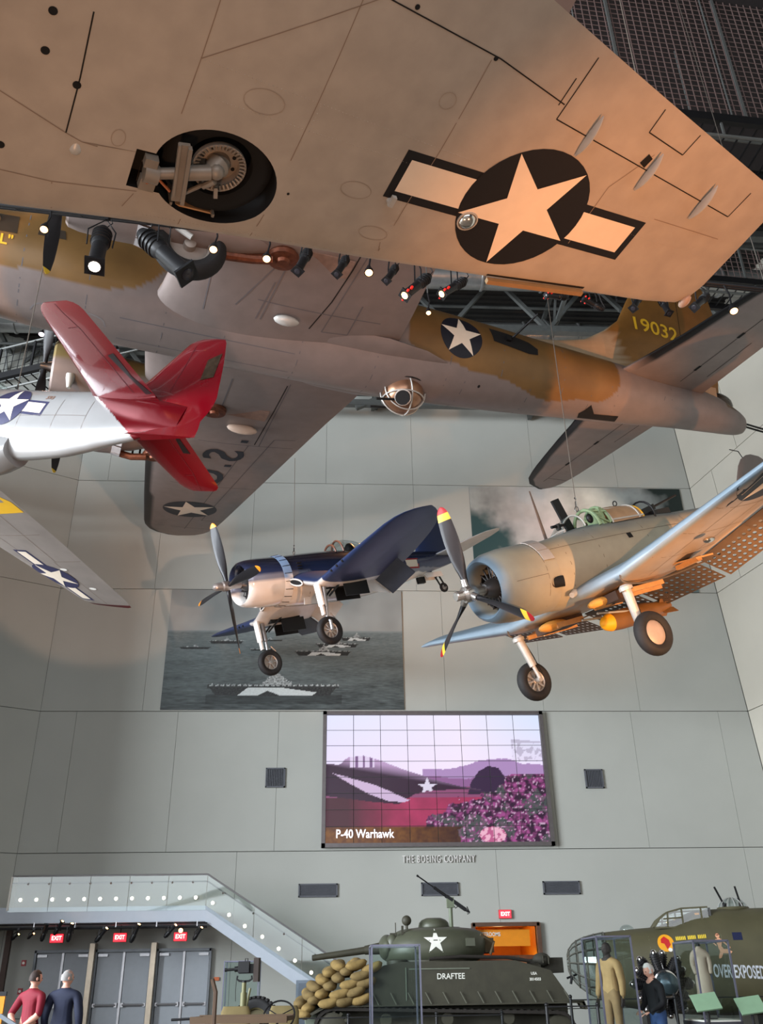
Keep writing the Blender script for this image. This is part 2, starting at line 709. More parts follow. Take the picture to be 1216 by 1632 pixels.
def radial_engine(parent, x, r, m_dark, m_metal, ncyl=9, rc=None):
    mb = MB().lathe([(0.02, 0.3), (r * .22, .28), (r * .34, .16), (r * .42, 0.0), (r * .42, -.35)], (x, 0, 0), (-1, 0, 0), 20)
    eng = mb.build('engine', m_metal, parent)
    for k in range(ncyl):
        a = 2 * math.pi * (k + .25) / ncyl
        d = Vector((0, math.sin(a), math.cos(a)))
        c = MB()
        for j in range(9):
            h = r * .42 + j * r * .052
            c.cyl(Vector((x + .12, 0, 0)) + d * h, Vector((x + .12, 0, 0)) + d * (h + r * .03), r * .17, n=10)
        c.cyl(Vector((x + .12, 0, 0)) + d * r * .35, Vector((x + .12, 0, 0)) + d * r * .9, r * .14, n=10)
        c.box(Vector((x + .1, 0, 0)) + d * r * .92, (.2, .14, .09), Matrix.Rotation(-a, 3, 'X'))
        c.build('cylinder', m_dark, eng)
        t = Vector((0, math.cos(a), -math.sin(a)))
        p = MB()
        for sgn in (-1, 1):
            p.cyl(Vector((x - .06, 0, 0)) + d * r * .3 + t * .035 * sgn, Vector((x - .02, 0, 0)) + d * r * .9 + t * .08 * sgn, .014, n=6)
        p.build('push_rod', m_metal, eng)
    return eng


def landing_wheel(parent, c, R, w, axis, mt, mh, spokes=0, disc=False, mdark=None):
    """tyre + hub; axis points to the side the hub face is seen from"""
    axis = Vector(axis).normalized()
    n = 32
    prof = []
    for k in range(17):
        t = math.pi * (k / 16) - math.pi / 2
        prof.append((R - w * .42 + w * .42 * math.cos(t), w / 2 * math.sin(t)))
    ri = R * .56
    prof = [(ri, -w * .32)] + prof + [(ri, w * .32)]
    mb = MB()
    mb.lathe(prof + [prof[0]], c, axis, n)
    tyre = mb.build('tyre', mt, parent, smooth=50)
    hb = MB()
    if disc:
        hb.lathe([(0.0, w * .4), (ri * .5, w * .38), (ri * .9, w * .3), (ri, w * .22), (ri, -w * .3), (0, -w * .3)], c, axis, n)
        hub = hb.build('wheel_disc', mh, parent)
    else:
        hb.lathe([(ri * 1.0, w * .32), (ri * 1.06, w * .3), (ri * .9, w * .18), (ri * .86, -w * .05), (ri * .3, -w * .02), (ri * .28, w * .3), (ri * .12, w * .36), (0, w * .36)], c, axis, n)
        hub = hb.build('wheel_hub', mh, parent)
        F = frame(axis)
        for k in range(spokes):
            a = 2 * math.pi * k / spokes
            d = F @ Vector((math.cos(a), math.sin(a), 0))
            s = MB().bar(Vector(c) + d * ri * .25 + axis * w * .14, Vector(c) + d * ri * .92 + axis * w * .12, ri * .16, w * .18, upv=axis)
            s.build('spoke', mh, hub)
    return tyre


def pz(x, y, Z):
    d = RIGHT * (x - 608) + UP * (816 - y) + FWD * FPX
    return CAM + d * ((Z - 1.5) / d.z)


# ------------------------------------------------------------------ materials
M_WALL = mat('plaster_wall', S(176, 177, 170), 0.85, var=0.03, scale=0.6, bump=0.05, bscale=30)
M_WALLR = mat('plaster_wall_right', S(198, 192, 178), 0.85, var=0.03, scale=0.6, bump=0.05, bscale=30)
M_JOINT = mat('wall_joint', S(112, 113, 108), 0.9)
M_FLOOR = mat('floor_concrete', S(120, 108, 98), 0.35, var=0.1, scale=1.5)
M_STEEL = mat('steel_grey', S(92, 94, 92), 0.55, 0.3, var=0.1)
M_DECK = mat('roof_deck', S(48, 46, 44), 0.8, var=0.1)
M_DARK = mat('black_metal', S(22, 22, 24), 0.45, 0.2, var=0.05)
M_DUCT = mat('duct_metal', S(150, 150, 148), 0.35, 0.7, var=0.1)
M_BLUEGREY = mat('balcony_paint', S(176, 184, 194), 0.6, var=0.02)
M_GLASS = glass_mat('glass', (0.93, 0.97, 0.96), .10)
M_ALU = mat('brushed_aluminium', S(170, 170, 172), 0.35, 0.8, var=0.05)
M_CHROME = mat('chrome', S(210, 210, 210), 0.12, 1.0, var=0)
M_DOOR = mat('door_paint', S(166, 172, 178), 0.5, var=0.03)
M_GLOW = mat('lamp_glow', (1.0, 0.86, 0.7), emit=8, var=0)
M_GLOWW = mat('lamp_glow_warm', (1.0, 0.42, 0.13), emit=30, var=0)
M_LED = mat('led_white', (1.0, 0.93, 0.9), emit=6, var=0)
M_REDGLOW = mat('exit_red', (1.0, 0.03, 0.05), emit=2.2, var=0)
M_ORANGE = mat('orange_paint', S(226, 138, 20), 0.6, var=0.04)
M_WOOD = mat('wood_brown', S(104, 58, 30), 0.5, var=0.2, scale=4)
M_CABLE = mat('steel_cable', S(150, 140, 130), 0.4, 0.8, var=0)
M_WHITE = mat('white_paint', S(226, 222, 212), 0.5, var=0.02)
M_RUBBER = mat('rubber', S(26, 25, 26), 0.75, var=0.15, scale=20)
M_VC = mat('painted_metal', rough=0.42, metal=0.15, attr=True, var=0.07, scale=3, coat=0.05)
M_VCM = mat('painted_matt', rough=0.7, metal=0.0, attr=True, var=0.08, scale=4)

# ------------------------------------------------------------------ room shell
BY = 32.6
XL = -10.4


def xr(z):
    return 16.28 - 0.0535 * z


# floor
fl = MB().box((0, 12, -0.1), (70, 56, 0.2)).build('floor', M_FLOOR, smooth=0)
tag(fl, kind='structure')

# back wall core, with the opening to the restrooms corridor
OX0, OX1, OZ = 4.8, 7.04, 3.25
wb = MB()
wb.box(((XL - 4 + OX0) / 2 - 0.0, BY + 0.35, 13), (OX0 - XL + 4, 0.5, 26))
wb.box(((OX1 + 17.2) / 2, BY + 0.35, 13), (17.2 - OX1, 0.5, 26))
wb.box(((OX0 + OX1) / 2, BY + 0.35, (OZ + 26) / 2), (OX1 - OX0, 0.5, 26 - OZ))
wall_back = tag(wb.build('wall_back', M_JOINT, smooth=0), kind='structure')
rows = [(0.0, 0.72, [-9.12, -3.1, 5.77, 14.55]), (0.72, 5.57, [-3.1, 5.77, 14.55]), (5.57, 10.4, [-9.12, -5.5, -1.85, 8.0, 11.2, 14.55]),
        (10.4, 15.2, [-6.8, -3.2, 0.7, 4.3, 7.95, 11.6]), (15.2, 20.0, [-6.85, -3.2, 0.45, 3.36, 7.4, 11.3]), (20.0, 26.0, [-9.24, -3.9, -0.28, 3.36, 8.49, 12.1])]
G = 0.012


def wall_panels(parent, rows, P, x0f, x1f, m, holes=()):
    for z0, z1, seams in rows:
        xs = [None] + seams + [None]
        for a, b in zip(xs[:-1], xs[1:]):
            segs = [(z0, z1, a, b)]
            for z0_, z1_, a_, b_ in segs:
                def corner(v, z, left):
                    if v is None:
                        return (x0f if left else x1f)(z)
                    return v + (.005 if left else -.005)
                q = [(corner(a_, z0_, True), z0_ + G), (corner(b_, z0_, False), z0_ + G), (corner(b_, z1_, False), z1_ - G), (corner(a_, z1_, True), z1_ - G)]
                polys = [q]
                for hx0, hx1, hz in holes:
                    np_ = []
                    for p in polys:
                        X0, X1, Z0, Z1 = p[0][0], p[1][0], p[0][1], p[2][1]
                        if X0 < hx1 and X1 > hx0 and Z0 < hz:
                            if X0 < hx0:
                                np_.append([(X0, Z0), (hx0, Z0), (hx0, Z1), (X0, Z1)])
                            if X1 > hx1:
                                np_.append([(hx1, Z0), (X1, Z0), (X1, Z1), (hx1, Z1)])
                            if Z1 > hz:
                                m0, m1 = max(X0, hx0), min(X1, hx1)
                                np_.append([(m0, hz), (m1, hz), (m1, Z1), (m0, Z1)])
                        else:
                            np_.append(p)
                    polys = np_
                mb = MB()
                for p in polys:
                    mb.prism(p, P, 0.1)
                mb.build('wall_panel', m, parent, smooth=0)


# the panel plane: local x -> world x, local y -> world z, local z -> towards the room (-y)
PB = Matrix(((1, 0, 0, 0), (0, 0, -1, BY + 0.1), (0, 1, 0, 0), (0, 0, 0, 1)))
wall_panels(wall_back, rows, PB, lambda z: XL - 0.02, lambda z: xr(z) - 0.02, M_WALL, holes=[(OX0, OX1, OZ)])

# left wall runs forward to the left at about 30 degrees to the back wall
dl = Vector((-0.871, -0.491, 0)).normalized()
nl = Vector((-dl.y, dl.x, 0))
nl = nl if nl.dot(Vector((0, 0, 0)) - Vector((XL, BY, 0))) > 0 else -nl
LL = 20.0
PL = Matrix(((-dl.x, 0, nl.x, XL), (-dl.y, 0, nl.y, BY), (0, 1, 0, 0), (0, 0, 0, 1)))
PLb = PL @ Matrix.Translation((0, 0, -0.02))
wl = MB().prism([(-LL, 0), (0.3, 0), (0.3, 26), (-LL, 26)], PL @ Matrix.Translation((0, 0, -0.5)), 0.45)
wall_left = tag(wl.build('wall_left', M_JOINT, smooth=0), kind='structure')
wall_panels(wall_left, [(a, b, [-18.2, -14.5, -10.9, -7.2, -3.6][(k % 2):]) for k, (a, b, _) in enumerate(rows)], PL @ Matrix.Translation((0, 0, -0.1)), lambda z: -LL, lambda z: -0.03, M_WALL)

# unseen block added left of the frame, keeps side daylight off the corner
gb = MB().prism([(-13.6, 21.5), (-13.6, 27), (-22, 24.5), (-30, 20.5), (-30, 18)], Matrix.Identity(4), 17.0)
tag(gb.build('wall_shade_block', M_WALL, smooth=0), kind='structure')

# right wall: leans inwards a little towards the top and opens towards the front
dr = Vector((0.2, -1, 0)).normalized()
RL = 42.0


def right_pt(s, z, off=0.0):
    return Vector((xr(z), BY, z)) + dr * s + Vector((1, 0.2, 0)).normalized() * off


wr = MB()
wr.loft([[right_pt(s, z, o) for z, o in ((0, .5), (0, .12), (26, .12), (26, .5))] for s in (-0.6, RL)])
wall_right = tag(wr.build('wall_right', M_JOINT, smooth=0), kind='structure')
for k, (z0, z1, _) in enumerate(rows):
    ss = [0.0] + [1.6 + 3.66 * j + (1.8 if k % 2 else 0) for j in range(0, 7)] + [RL]
    for a, b in zip(ss[:-1], ss[1:]):
        mb = MB()
        mb.loft([[right_pt(s, z, o) for z, o in ((z0 + G, .12), (z0 + G, .0), (z1 - G, .0), (z1 - G, .12))] for s in (a + G, b - G)])
        mb.build('wall_panel', M_WALLR, wall_right, smooth=0)

# ceiling: corrugated deck, trusses, joists, ducts, sprinkler pipes
cz = 26.0
cb = MB().box((-2, 12, cz + 0.1), (62, 44, 0.2))
ceiling = tag(cb.build('ceiling', M_DECK, smooth=0), kind='structure')
rb = MB()
for k in range(150):
    rb.box((-2, -9.5 + k * 0.29, cz - 0.04), (62, 0.12, 0.09))
tag(rb.build('deck_rib', M_DECK, ceiling, smooth=0), kind='stuff')


def truss(parent, a, b, h, w=0.16, n=8, m=None, name='roof_truss'):
    m = m or M_STEEL
    a, b = Vector(a), Vector(b)
    t = empty(name) if parent is None else None
    mb = MB()
    dn = Vector((0, 0, -h))
    mb.bar(a, b, w, w)
    mb.bar(a + dn, b + dn, w, w)
    for k in range(n):
        p, q = a.lerp(b, k / n), a.lerp(b, (k + 1) / n)
        mid = (p + q) / 2 + dn
        mb.bar(p, mid, w * .55, w * .55)
        mb.bar(mid, q, w * .55, w * .55)
    o = mb.build(name, m, parent, smooth=0)
    return o


for k, y in enumerate((3.5, 9.5, 15.5, 21.2, 26.2, 31.2)):
    truss(ceiling, (-31, y, 25.6), (21 if y > 20 else 23, y, 25.6), 2.5, 0.26, 14, name='roof_truss')
for k, x in enumerate((-13.5, -6.6, 1.7, 8.4)):
    truss(ceiling, (x, -8, 25.1), (x, 32.4, 25.1), 1.5, 0.14, 18, name='cross_truss')
for k, y in enumerate((6.4, 12.5, 18.3, 23.7, 28.7)):
    MB().box((-4, y, 25.3), (54, 0.14, 0.3)).build('roof_joist', M_STEEL, ceiling, smooth=0)
dct = MB()
for (x0, x1, y, z, r) in ((-20, 19, 24.6, 24.2, 0.5), (-20, 19, 28.0, 24.4, 0.42), (-24, 20, 17.0, 24.3, 0.5)):
    mb = MB().cyl((x0, y, z), (x1, y, z), r, n=20)
    d = mb.build('air_duct', M_DUCT, ceiling)
    for k in range(int((x1 - x0) / 2.2)):
        MB().lathe([(r, -.05), (r + .05, -.03), (r + .05, .03), (r, .05)], (x0 + 1.1 + k * 2.2, y, z), (1, 0, 0), 20).build('duct_flange', M_DUCT, d)
for y in (11, 14, 20, 26.9, 29.8):
    MB().cyl((-25, y, 24.75), (20, y, 24.75), 0.06, n=8).build('sprinkler_pipe', M_STEEL, ceiling)

# bracket plates of the trusses that meet the back wall
for q in ((600, 650), (850, 666)):
    p = px(q[0], q[1], 31.8)
    mb = MB().box((p.x, 31.9, p.z + .6), (0.16, 1.2, 0.5)).box((p.x, 31.4, p.z + .3), (.3, .3, .7))
    mb.build('steel_bracket', M_STEEL, ceiling, smooth=0)
mb = MB()
for (a, b) in (((-.6, 0), (2.2, 1.3)), ((0, 1.2), (1.4, .1)), ((-.9, .75), (2.4, .75))):
    p0 = px(590, 650, 31.2)
    mb.bar((p0.x + a[0], 31.2, p0.z + a[1]), (p0.x + b[0], 31.2, p0.z + b[1]), .2, .2, upv=(0, 1, 0))
mb.build('steel_bracket', M_STEEL, ceiling, smooth=0)

# ------------------------------------------------------------------ catwalks
def catwalk(A, B, h, w, label, cell=0.13, post=1.25, under=0.5, back=False, dark=False):
    """deck from A to B (its near bottom edge), wire guard of height h on both sides"""
    A, B = Vector(A), Vector(B)
    d = (B - A).normalized()
    L = (B - A).length
    sd = Vector((0, 0, 1)).cross(d).normalized()
    if sd.y < 0:
        sd = -sd
    root = empty('catwalk', A, label, 'catwalk')
    root.matrix_world = Matrix.Translation(A)
    Z = Vector((0, 0, 1))
    O = Vector((0, 0, 0))
    MB().bar(O, d * L, 0.12, 0.22, upv=Z).bar(O + sd * w, d * L + sd * w, 0.12, 0.22, upv=Z).build('deck_beam', M_DARK, root, smooth=0)
    g = MB()
    n = int(L / cell)
    for k in range(n + 1):
        g.bar(d * (k * cell), d * (k * cell) + Z * h, 0.016, 0.016, upv=d)
    for k in range(int(h / cell) + 1):
        g.bar(Z * (k * cell), d * L + Z * (k * cell), 0.011, 0.011, upv=sd)
    tag(g.build('wire_guard', M_DARK if dark else mat('guard_wire', S(120, 100, 96), 0.5, 0.3), root, smooth=0), kind='stuff')
    g = MB()
    for k in range(int(L / .3) + 1):
        g.bar(d * (k * .3), d * (k * .3) + sd * w, 0.03, 0.03, upv=Z)
    tag(g.build('deck_grating', M_DARK, root, smooth=0), kind='stuff')
    k = 0
    while k * post <= L:
        MB().bar(d * (k * post) - Z * .1, d * (k * post) + Z * h, 0.06, 0.06, upv=sd).build('post', M_DARK if dark else M_STEEL, root, smooth=0)
        k += 1
    MB().cyl(Z * h, d * L + Z * h, 0.035, n=8).build('rail', M_STEEL, root)
    MB().cyl(sd * w + Z * 1.1, sd * w + d * L + Z * 1.1, 0.03, n=8).build('rail', M_STEEL, root)
    u = MB()
    u.cyl(O - Z * under, d * L - Z * under, 0.04, n=8)
    u.cyl(sd * w - Z * under, d * L + sd * w - Z * under, 0.04, n=8)
    for k in range(int(L / 1.6)):
        p = d * (.8 + k * 1.6)
        u.bar(p, p - Z * under, .04, .04, upv=d).bar(p + sd * w, p + sd * w - Z * under, .04, .04, upv=d)
    u.build('lighting_pipe', M_STEEL, root)
    # hangers up to the roof
    for t in (0.1, 0.5, 0.9):
        for q in (O, sd * w):
            p = d * L * t + q
            MB().cyl(p, p + Z * (25.8 - A.z), .02, n=6).build('hanger_rod', M_STEEL, root)
    if back:
        MB().bar(sd * (w + .25) + Z * h * .5, d * L + sd * (w + .25) + Z * h * .5, .08, h * 1.15, upv=sd).build('dark_backing', mat('backing_black', S(30, 24, 24), .9), root, smooth=0)  # dark sheet added so the space behind the mesh reads black
    return root


cA = pz(985, 172, 17.2)
cB = pz(1216, 198, 17.2)
dAB = (cB - cA).normalized()
catwalk(cA - dAB * 5.0, cA + dAB * 10.0, 8.2, 1.3, 'dark catwalk with tall wire mesh guard beyond the grey wing at top right', cell=0.165, post=2.6, back=True)
cA = pz(1080, 440, 20.5)
cB = pz(1216, 452, 20.5)
dAB = (cB - cA).normalized()
catwalk(cA - dAB * 1.5, cA + dAB * 9.0, 1.4, 1.2, 'dark catwalk below the taller mesh one, beyond the wing tip', cell=0.2)
cA = pz(-40, 610, 18.0)
cB = pz(150, 565, 18.0)
dAB = (cB - cA).normalized()
catwalk(cA - dAB * 8.0, cA + dAB * 5.0, 1.1, 1.4, 'dark catwalk at the left behind the bomber nose', cell=0.25, dark=True)

# ------------------------------------------------------------------ murals (flat prints on the back wall)
def fbm(x, y, sc, o=3, seed=0.0):
    return mnoise.fractal(Vector((x * sc, y * sc, seed)), 0.9, 2.0, o)


def painted_panel(name, x0, z0, W, H, nu, nv, fn, y, m, parent=None, depth=0.04):
    """a flat printed board in the plane y; fn(u, v) gives the printed colour, u right, v up"""
    mb = MB()
    vs, cs = [], []
    for j in range(nv + 1):
        for i in range(nu + 1):
            u, v = i / nu, j / nv
            vs.append((x0 + u * W, y, z0 + v * H))
            cs.append(fn(u, v))
    fs = [(j * (nu + 1) + i, j * (nu + 1) + i + 1, (j + 1) * (nu + 1) + i + 1, (j + 1) * (nu + 1) + i) for j in range(nv) for i in range(nu)]
    mb.add(vs, fs, 0, cs)
    mb.box((x0 + W / 2, y + depth / 2 + .003, z0 + H / 2), (W, depth, H), col=S(70, 74, 74))
    return mb.build(name, m, parent, smooth=0)


def lerp3(a, b, t):
    return tuple(a[k] + (b[k] - a[k]) * t for k in range(3))


def in_poly(x, y, poly):
    r = False
    j = len(poly) - 1
    for i in range(len(poly)):
        xi, yi = poly[i]
        xj, yj = poly[j]
        if (yi > y) != (yj > y) and x < (xj - xi) * (y - yi) / (yj - yi) + xi:
            r = not r
        j = i
    return r


DAZZLE = [(-.27, -.48), (-.19, .14), (.0, .14), (.06, .14), (.33, -.22), (.30, -.46), (.06, -.48), (-.04, -.1), (-.12, -.48)]


def ship(u, v, cx, cyy, w, h, k, camo):
    """photographed aircraft carrier, broadside; returns a grey value or None"""
    du, dv = (u - cx) / w, (v - cyy) / h
    if abs(du) > 0.5 or dv < -0.6 or dv > 1.6:
        return None
    n = fbm(u, v, 140 / 1.0, 2, k)
    hull = -0.5 + 0.06 * abs(du) < dv < 0.12 and abs(du) < 0.47 + dv * 0.08
    deck = 0.1 <= dv < 0.36 + 0.10 * n
    isl = -0.08 < du < 0.14 and dv < 0.55 + (0.9 * max(0, 1 - abs(du - 0.02) / 0.09)) + 0.25 * n
    if hull:
        if camo and in_poly(du, dv, DAZZLE):
            return 0.60 + 0.1 * n
        return 0.03 + 0.03 * n
    if deck and abs(du) < 0.5:
        return (0.34 + 0.5 * n if int((u * 130) % 3) else 0.05) if dv > 0.24 else 0.04
    if dv > 0.1 and isl:
        return 0.30 + 0.45 * n
    return None


SEA_SHIPS = [(0.455, 0.16, 0.545, 0.105, 1, True), (0.66, 0.46, 0.24, 0.045, 2, True), (0.12, 0.50, 0.13, 0.022, 3, False), (0.25, 0.55, 0.145, 0.028, 4, False),
             (0.72, 0.525, 0.18, 0.035, 5, True), (0.80, 0.58, 0.13, 0.035, 6, True), (0.43, 0.565, 0.12, 0.016, 7, False), (0.40, 0.485, 0.10, 0.02, 8, False)]


def sea_mural(u, v):
    hz = 0.645
    if v > hz:
        t = (v - hz) / (1 - hz)
        g = 0.33 + 0.06 * fbm(u * 2, v, 3, 3, 1) - 0.06 * t
        c = (g * 0.97, g * 1.0, g * 0.96)
    else:
        d = (hz - v) / hz
        w = fbm(u * 2.0, v * 9, 9 + 10 * (1 - d), 3, 2)
        g = 0.19 - 0.125 * d + 0.05 * w + 0.035 * fbm(u * 1.5, v * 6, 3, 2, 5)
        c = (g * 0.84, g * 1.0, g * 1.0)
        if 0.02 < v - 0.12 + 0.14 and v < 0.115 and 0.18 < u < 0.74 and v > 0.045:
            k = 0.55
            c = (c[0] * k, c[1] * k, c[2] * k)
    for s in SEA_SHIPS:
        g = ship(u, v, *s)
        if g is not None:
            c = (g * 0.93, g, g * 0.99)
            break
    if hz - 0.012 < v < hz + 0.006:
        c = lerp3(c, (0.25, 0.28, 0.28), 0.5)
    return tuple(max(0.01, q) for q in c)


p0 = px(257, 1133, BY)
mural = painted_panel('wall_mural', -6.16, 10.45, 8.9, 4.72, 330, 175, sea_mural, BY - 0.05, M_VCM)
mural.data.materials[0] = mat('mural_print', rough=0.5, attr=True, var=0.0)
tag(mural, 'large grey sea photograph mural of aircraft carriers at anchor, left of the other mural', 'mural')


def cloud_mural(u, v):
    n = fbm(u * 1.9, v, 2.6, 5, 11)
    n2 = fbm(u * 1.9, v, 6, 4, 14)
    b = 0.34 + 0.16 * n + 0.06 * n2
    # pale cloud bank in the middle
    k = max(0, 1 - abs(u - 0.36) / 0.34) * max(0, 1 - abs(v - 0.62) / 0.6)
    b += 0.22 * k
    c = (b * (0.92 + 0.25 * k), b * 0.97, b * 0.93)
    # deep water showing at the lower left and top right
    dk = 0.0
    if u < 0.30:
        dk = max(0, min(1, (0.86 - v - u * 2.2 - 0.35 * n) * 3.5)) * (1 if u > .015 else 1)
    e = max(0, min(1, (u - 0.76 + 0.15 * n - (1 - v) * 0.10) * 9)) * max(0, min(1, (v - 0.50 + .12 * n2) * 8))
    c = lerp3(c, (0.035, 0.075, 0.078), dk)
    c = lerp3(c, (0.013, 0.022, 0.020), e)
    if v < 0.22:
        c = lerp3(c, (0.09, 0.14, 0.14), min(1, (0.22 - v) * 4))
    return tuple(max(0.008, q) for q in c)


m2 = painted_panel('wall_mural', 5.71, 15.2, 9.0, 4.74, 200, 106, cloud_mural, BY - 0.05, mat('mural_print', rough=0.5, attr=True, var=0.0))
tag(m2, 'large photograph mural of clouds over dark sea, behind the dive bomber', 'mural')

# ------------------------------------------------------------------ video wall
SX0, SX1, SZ0, SZ1 = -0.24, 7.83, 5.66, 10.36
scr = empty('video_wall', (SX0, BY - 0.1, SZ0), 'big lit video wall of tiled displays showing a parked fighter aircraft', 'screen')


FUS = [(-.02, .61), (.06, .60), (.10, .655), (.17, .67), (.25, .63), (.36, .555), (.50, .475), (.60, .43), (.71, .395), (.60, .40), (.50, .395), (.40, .37), (.33, .29), (.20, .31), (.08, .34), (-.02, .36)]
WNG = [(.03, .53), (.10, .50), (.22, .44), (.38, .32), (.35, .305), (.28, .315), (.18, .38)]
STAR5 = star_poly((0, 0), 1.0, math.pi / 2)
HUT = [(.64, .36), (.66, .46), (.70, .545), (.745, .585), (.79, .57), (.82, .49), (.84, .42), (.80, .38)]


def screen_pic(u, v):
    n = fbm(u * 1.7, v, 7, 4, 21)
    n3 = fbm(u * 1.7, v, 22, 3, 23)
    sky = lerp3((0.86, 0.74, 1.0), (0.78, 0.80, 1.0), max(0, min(1, (v - .5) * 2)))
    k = max(0, 1 - abs(u - .62) * 1.6)
    c = lerp3(sky, (1.0, 0.86, 0.98), 0.5 * k)
    c = lerp3(c, (0.55, 0.78, 1.0), max(0, min(1, (u - .62) * 2)) * max(0, min(1, (v - .55) * 2.2)) * .6)
    hill = 0.56 + 0.07 * math.exp(-((u - .78) / .12) ** 2) + 0.02 * n + .05 * (u - .5)
    if v < hill and u > .44:
        c = (0.42, 0.26, 0.52)
    if v < 0.50 + 0.02 * n and u > .42:
        c = (0.28, 0.12, 0.30)
    if v < 0.42:
        c = (0.26, 0.07, 0.17)
    if v < 0.34:
        t = max(0, min(1, u / .5))
        c = lerp3((0.06, 0.008, 0.02), (0.36, 0.03, 0.10), max(0, min(1, (u - .1) * 4)) * (1 - .3 * n))
    if in_poly(u, v, HUT):
        c = (0.035, 0.012, 0.05)
    if in_poly(u, v, FUS):
        top = 0.63 - u * .30
        c = lerp3((0.03, 0.006, 0.028), (0.50, 0.33, 0.56), max(0, min(1, (v - top + .035) * 12)))
        if .11 < u < .22 and v > .575:
            c = (0.75, 0.62, 0.85) if (int(u * 90) % 3) else (0.2, 0.1, 0.25)
        if in_poly((u - .46) / .05, (v - .425) / .075, STAR5):
            c = (0.72, 0.66, 0.82)
    if in_poly(u, v, WNG):
        c = (0.62, 0.46, 0.68)
    # bushes at the right
    bt = 0.10 + (u - .45) * .55 + 0.09 * n + (0.22 if u > .8 else 0) * max(0, min(1, (u - .8) * 8))
    if u > .45 and v < min(.52, bt + .12):
        g = n3
        g2 = fbm(u * 1.7, v, 48, 2, 29)
        c = lerp3((0.03, 0.005, 0.03), (0.36, 0.07, 0.26), max(0, min(1, .30 + 1.5 * g + .3 * g2)))
        if g2 > .42:
            c = (0.55, 0.36, 0.52)
        if fbm(u * 1.7, v, 5, 2, 31) > .1 and g2 < .2:
            c = lerp3(c, (0.07, 0.10, 0.09), .7)
    if (u - .745) ** 2 / .0035 + (v - .055) ** 2 / .004 < 1:
        c = (0.85, 0.45, 0.60) if n3 > -.1 else (.5, .1, .25)
    if v < 0.125 and u < .60 + .05 * n:
        c = lerp3((0.10, 0.028, 0.006), (0.20, 0.075, 0.012), max(0, min(1, .5 + n3)))
        c = lerp3(c, (0.02, .005, .01), max(0, (u - .3) * 2.5))
    if u > .86 and .62 < v < .80 and v < .80 - (u - .86) * .15:
        c = lerp3(c, (0.35, 0.30, 0.42), .6 if (v > .765 or n3 > .1) else .1)
    return tuple(max(0.004, q) for q in c)


M_SCREEN = mat('screen_picture', rough=0.3, attr=True, var=0, emit=1.08, lit_only=True)
NC, NR = 8, 8
FR = 0.13
pw, ph = (SX1 - SX0 - 2 * FR) / NC, (SZ1 - SZ0 - 2 * FR) / NR
for r in range(NR):
    for c in range(NC):
        x0 = FR + c * pw + .009
        z0 = FR + r * ph + .009
        fn = lambda a, b, c=c, r=r: screen_pic((c + a) / NC, (r + b) / NR)
        painted_panel('display_panel', x0, z0, pw - .018, ph - .018, 28, 17, fn, 0.0, M_SCREEN, scr, depth=0.05)
W_, H_ = SX1 - SX0, SZ1 - SZ0
fb = MB()
for (a, b, w, h) in ((W_ / 2, H_ - FR / 2, W_, FR), (W_ / 2, FR / 2, W_, FR), (FR / 2, H_ / 2, FR, H_), (W_ - FR / 2, H_ / 2, FR, H_)):
    fb.box((a, 0.0, b), (w, 0.22, h))
fb.build('frame', mat('screen_frame', S(110, 104, 104), 0.4, 0.5), scr, smooth=0)
MB().box((W_ / 2, 0.075, H_ / 2), (W_ - .02, .03, H_ - .02)).build('backing', M_DARK, scr, smooth=0)
text_obj('caption', 'P-40 Warhawk', 0.40, Matrix.Translation((FR + .36, -.012, FR + .30)) @ Matrix.Rotation(math.pi / 2, 4, 'X'), mat('caption_white', (0.95, 0.9, 0.95), emit=1.0, var=0), scr, bold=0.006, sx=0.82, align='LEFT')

lt = text_obj('wall_lettering', 'THE BOEING COMPANY', 0.335, Matrix.Translation((3.78, BY - .03, 5.26)) @ Matrix.Rotation(math.pi / 2, 4, 'X'), mat('letter_metal', S(232, 228, 224), 0.4, 0.1, var=0), depth=0.04, bold=0.0, sx=0.56, sp=1.28)
tag(lt, 'raised pale metal letters on the wall just under the video wall', 'sign')

# square and long louvred grilles
def grille(x0, x1, z0, z1, n, label, group, vert=True):
    t = empty('wall_grille', ((x0 + x1) / 2, BY, (z0 + z1) / 2), label, 'vent', group)
    w, h = x1 - x0, z1 - z0
    gm = mat('grille_grey', S(96, 98, 104), 0.6, 0.2)
    f = MB()
    e = .045
    for (a, b, ww, hh) in ((0, h / 2 - e / 2, w, e), (0, -h / 2 + e / 2, w, e), (-w / 2 + e / 2, 0, e, h), (w / 2 - e / 2, 0, e, h)):
        f.box((a, -.03, b), (ww, .08, hh))
    f.build('frame', gm, t, smooth=0)
    MB().box((0, 0.0, 0), (w - .02, .02, h - .02)).build('backing', mat('grille_back', S(62, 64, 70), 0.7), t, smooth=0)
    s = MB()
    for k in range(n):
        s.box((-w / 2 + e + (w - 2 * e) * (k + .5) / n, -.03, 0), ((w - 2 * e) / n * .45, .03, h - 2 * e)) if vert else s.box((0, -.03, -h / 2 + e + (h - 2 * e) * (k + .5) / n), (w - 2 * e, .03, (h - 2 * e) / n * .45))
    tag(s.build('louvre', gm, t, smooth=0), kind='stuff')
    return t


grille(-2.24, -1.55, 7.68, 8.36, 10, 'square grey grille on the wall left of the video wall', 'square wall grilles')
grille(9.19, 9.85, 7.6, 8.27, 10, 'square grey grille on the wall right of the video wall', 'square wall grilles')
for k, (x0, x1) in enumerate(((-0.98, 0.33), (3.15, 4.41), (7.3, 8.57))):
    grille(x0, x1, 4.11, 4.53, 9, ['long grey wall grille above the stairs, leftmost of three', 'long grey wall grille behind the tank machine gun', 'long grey wall grille above the right of the exit opening'][k], 'long wall grilles', False)

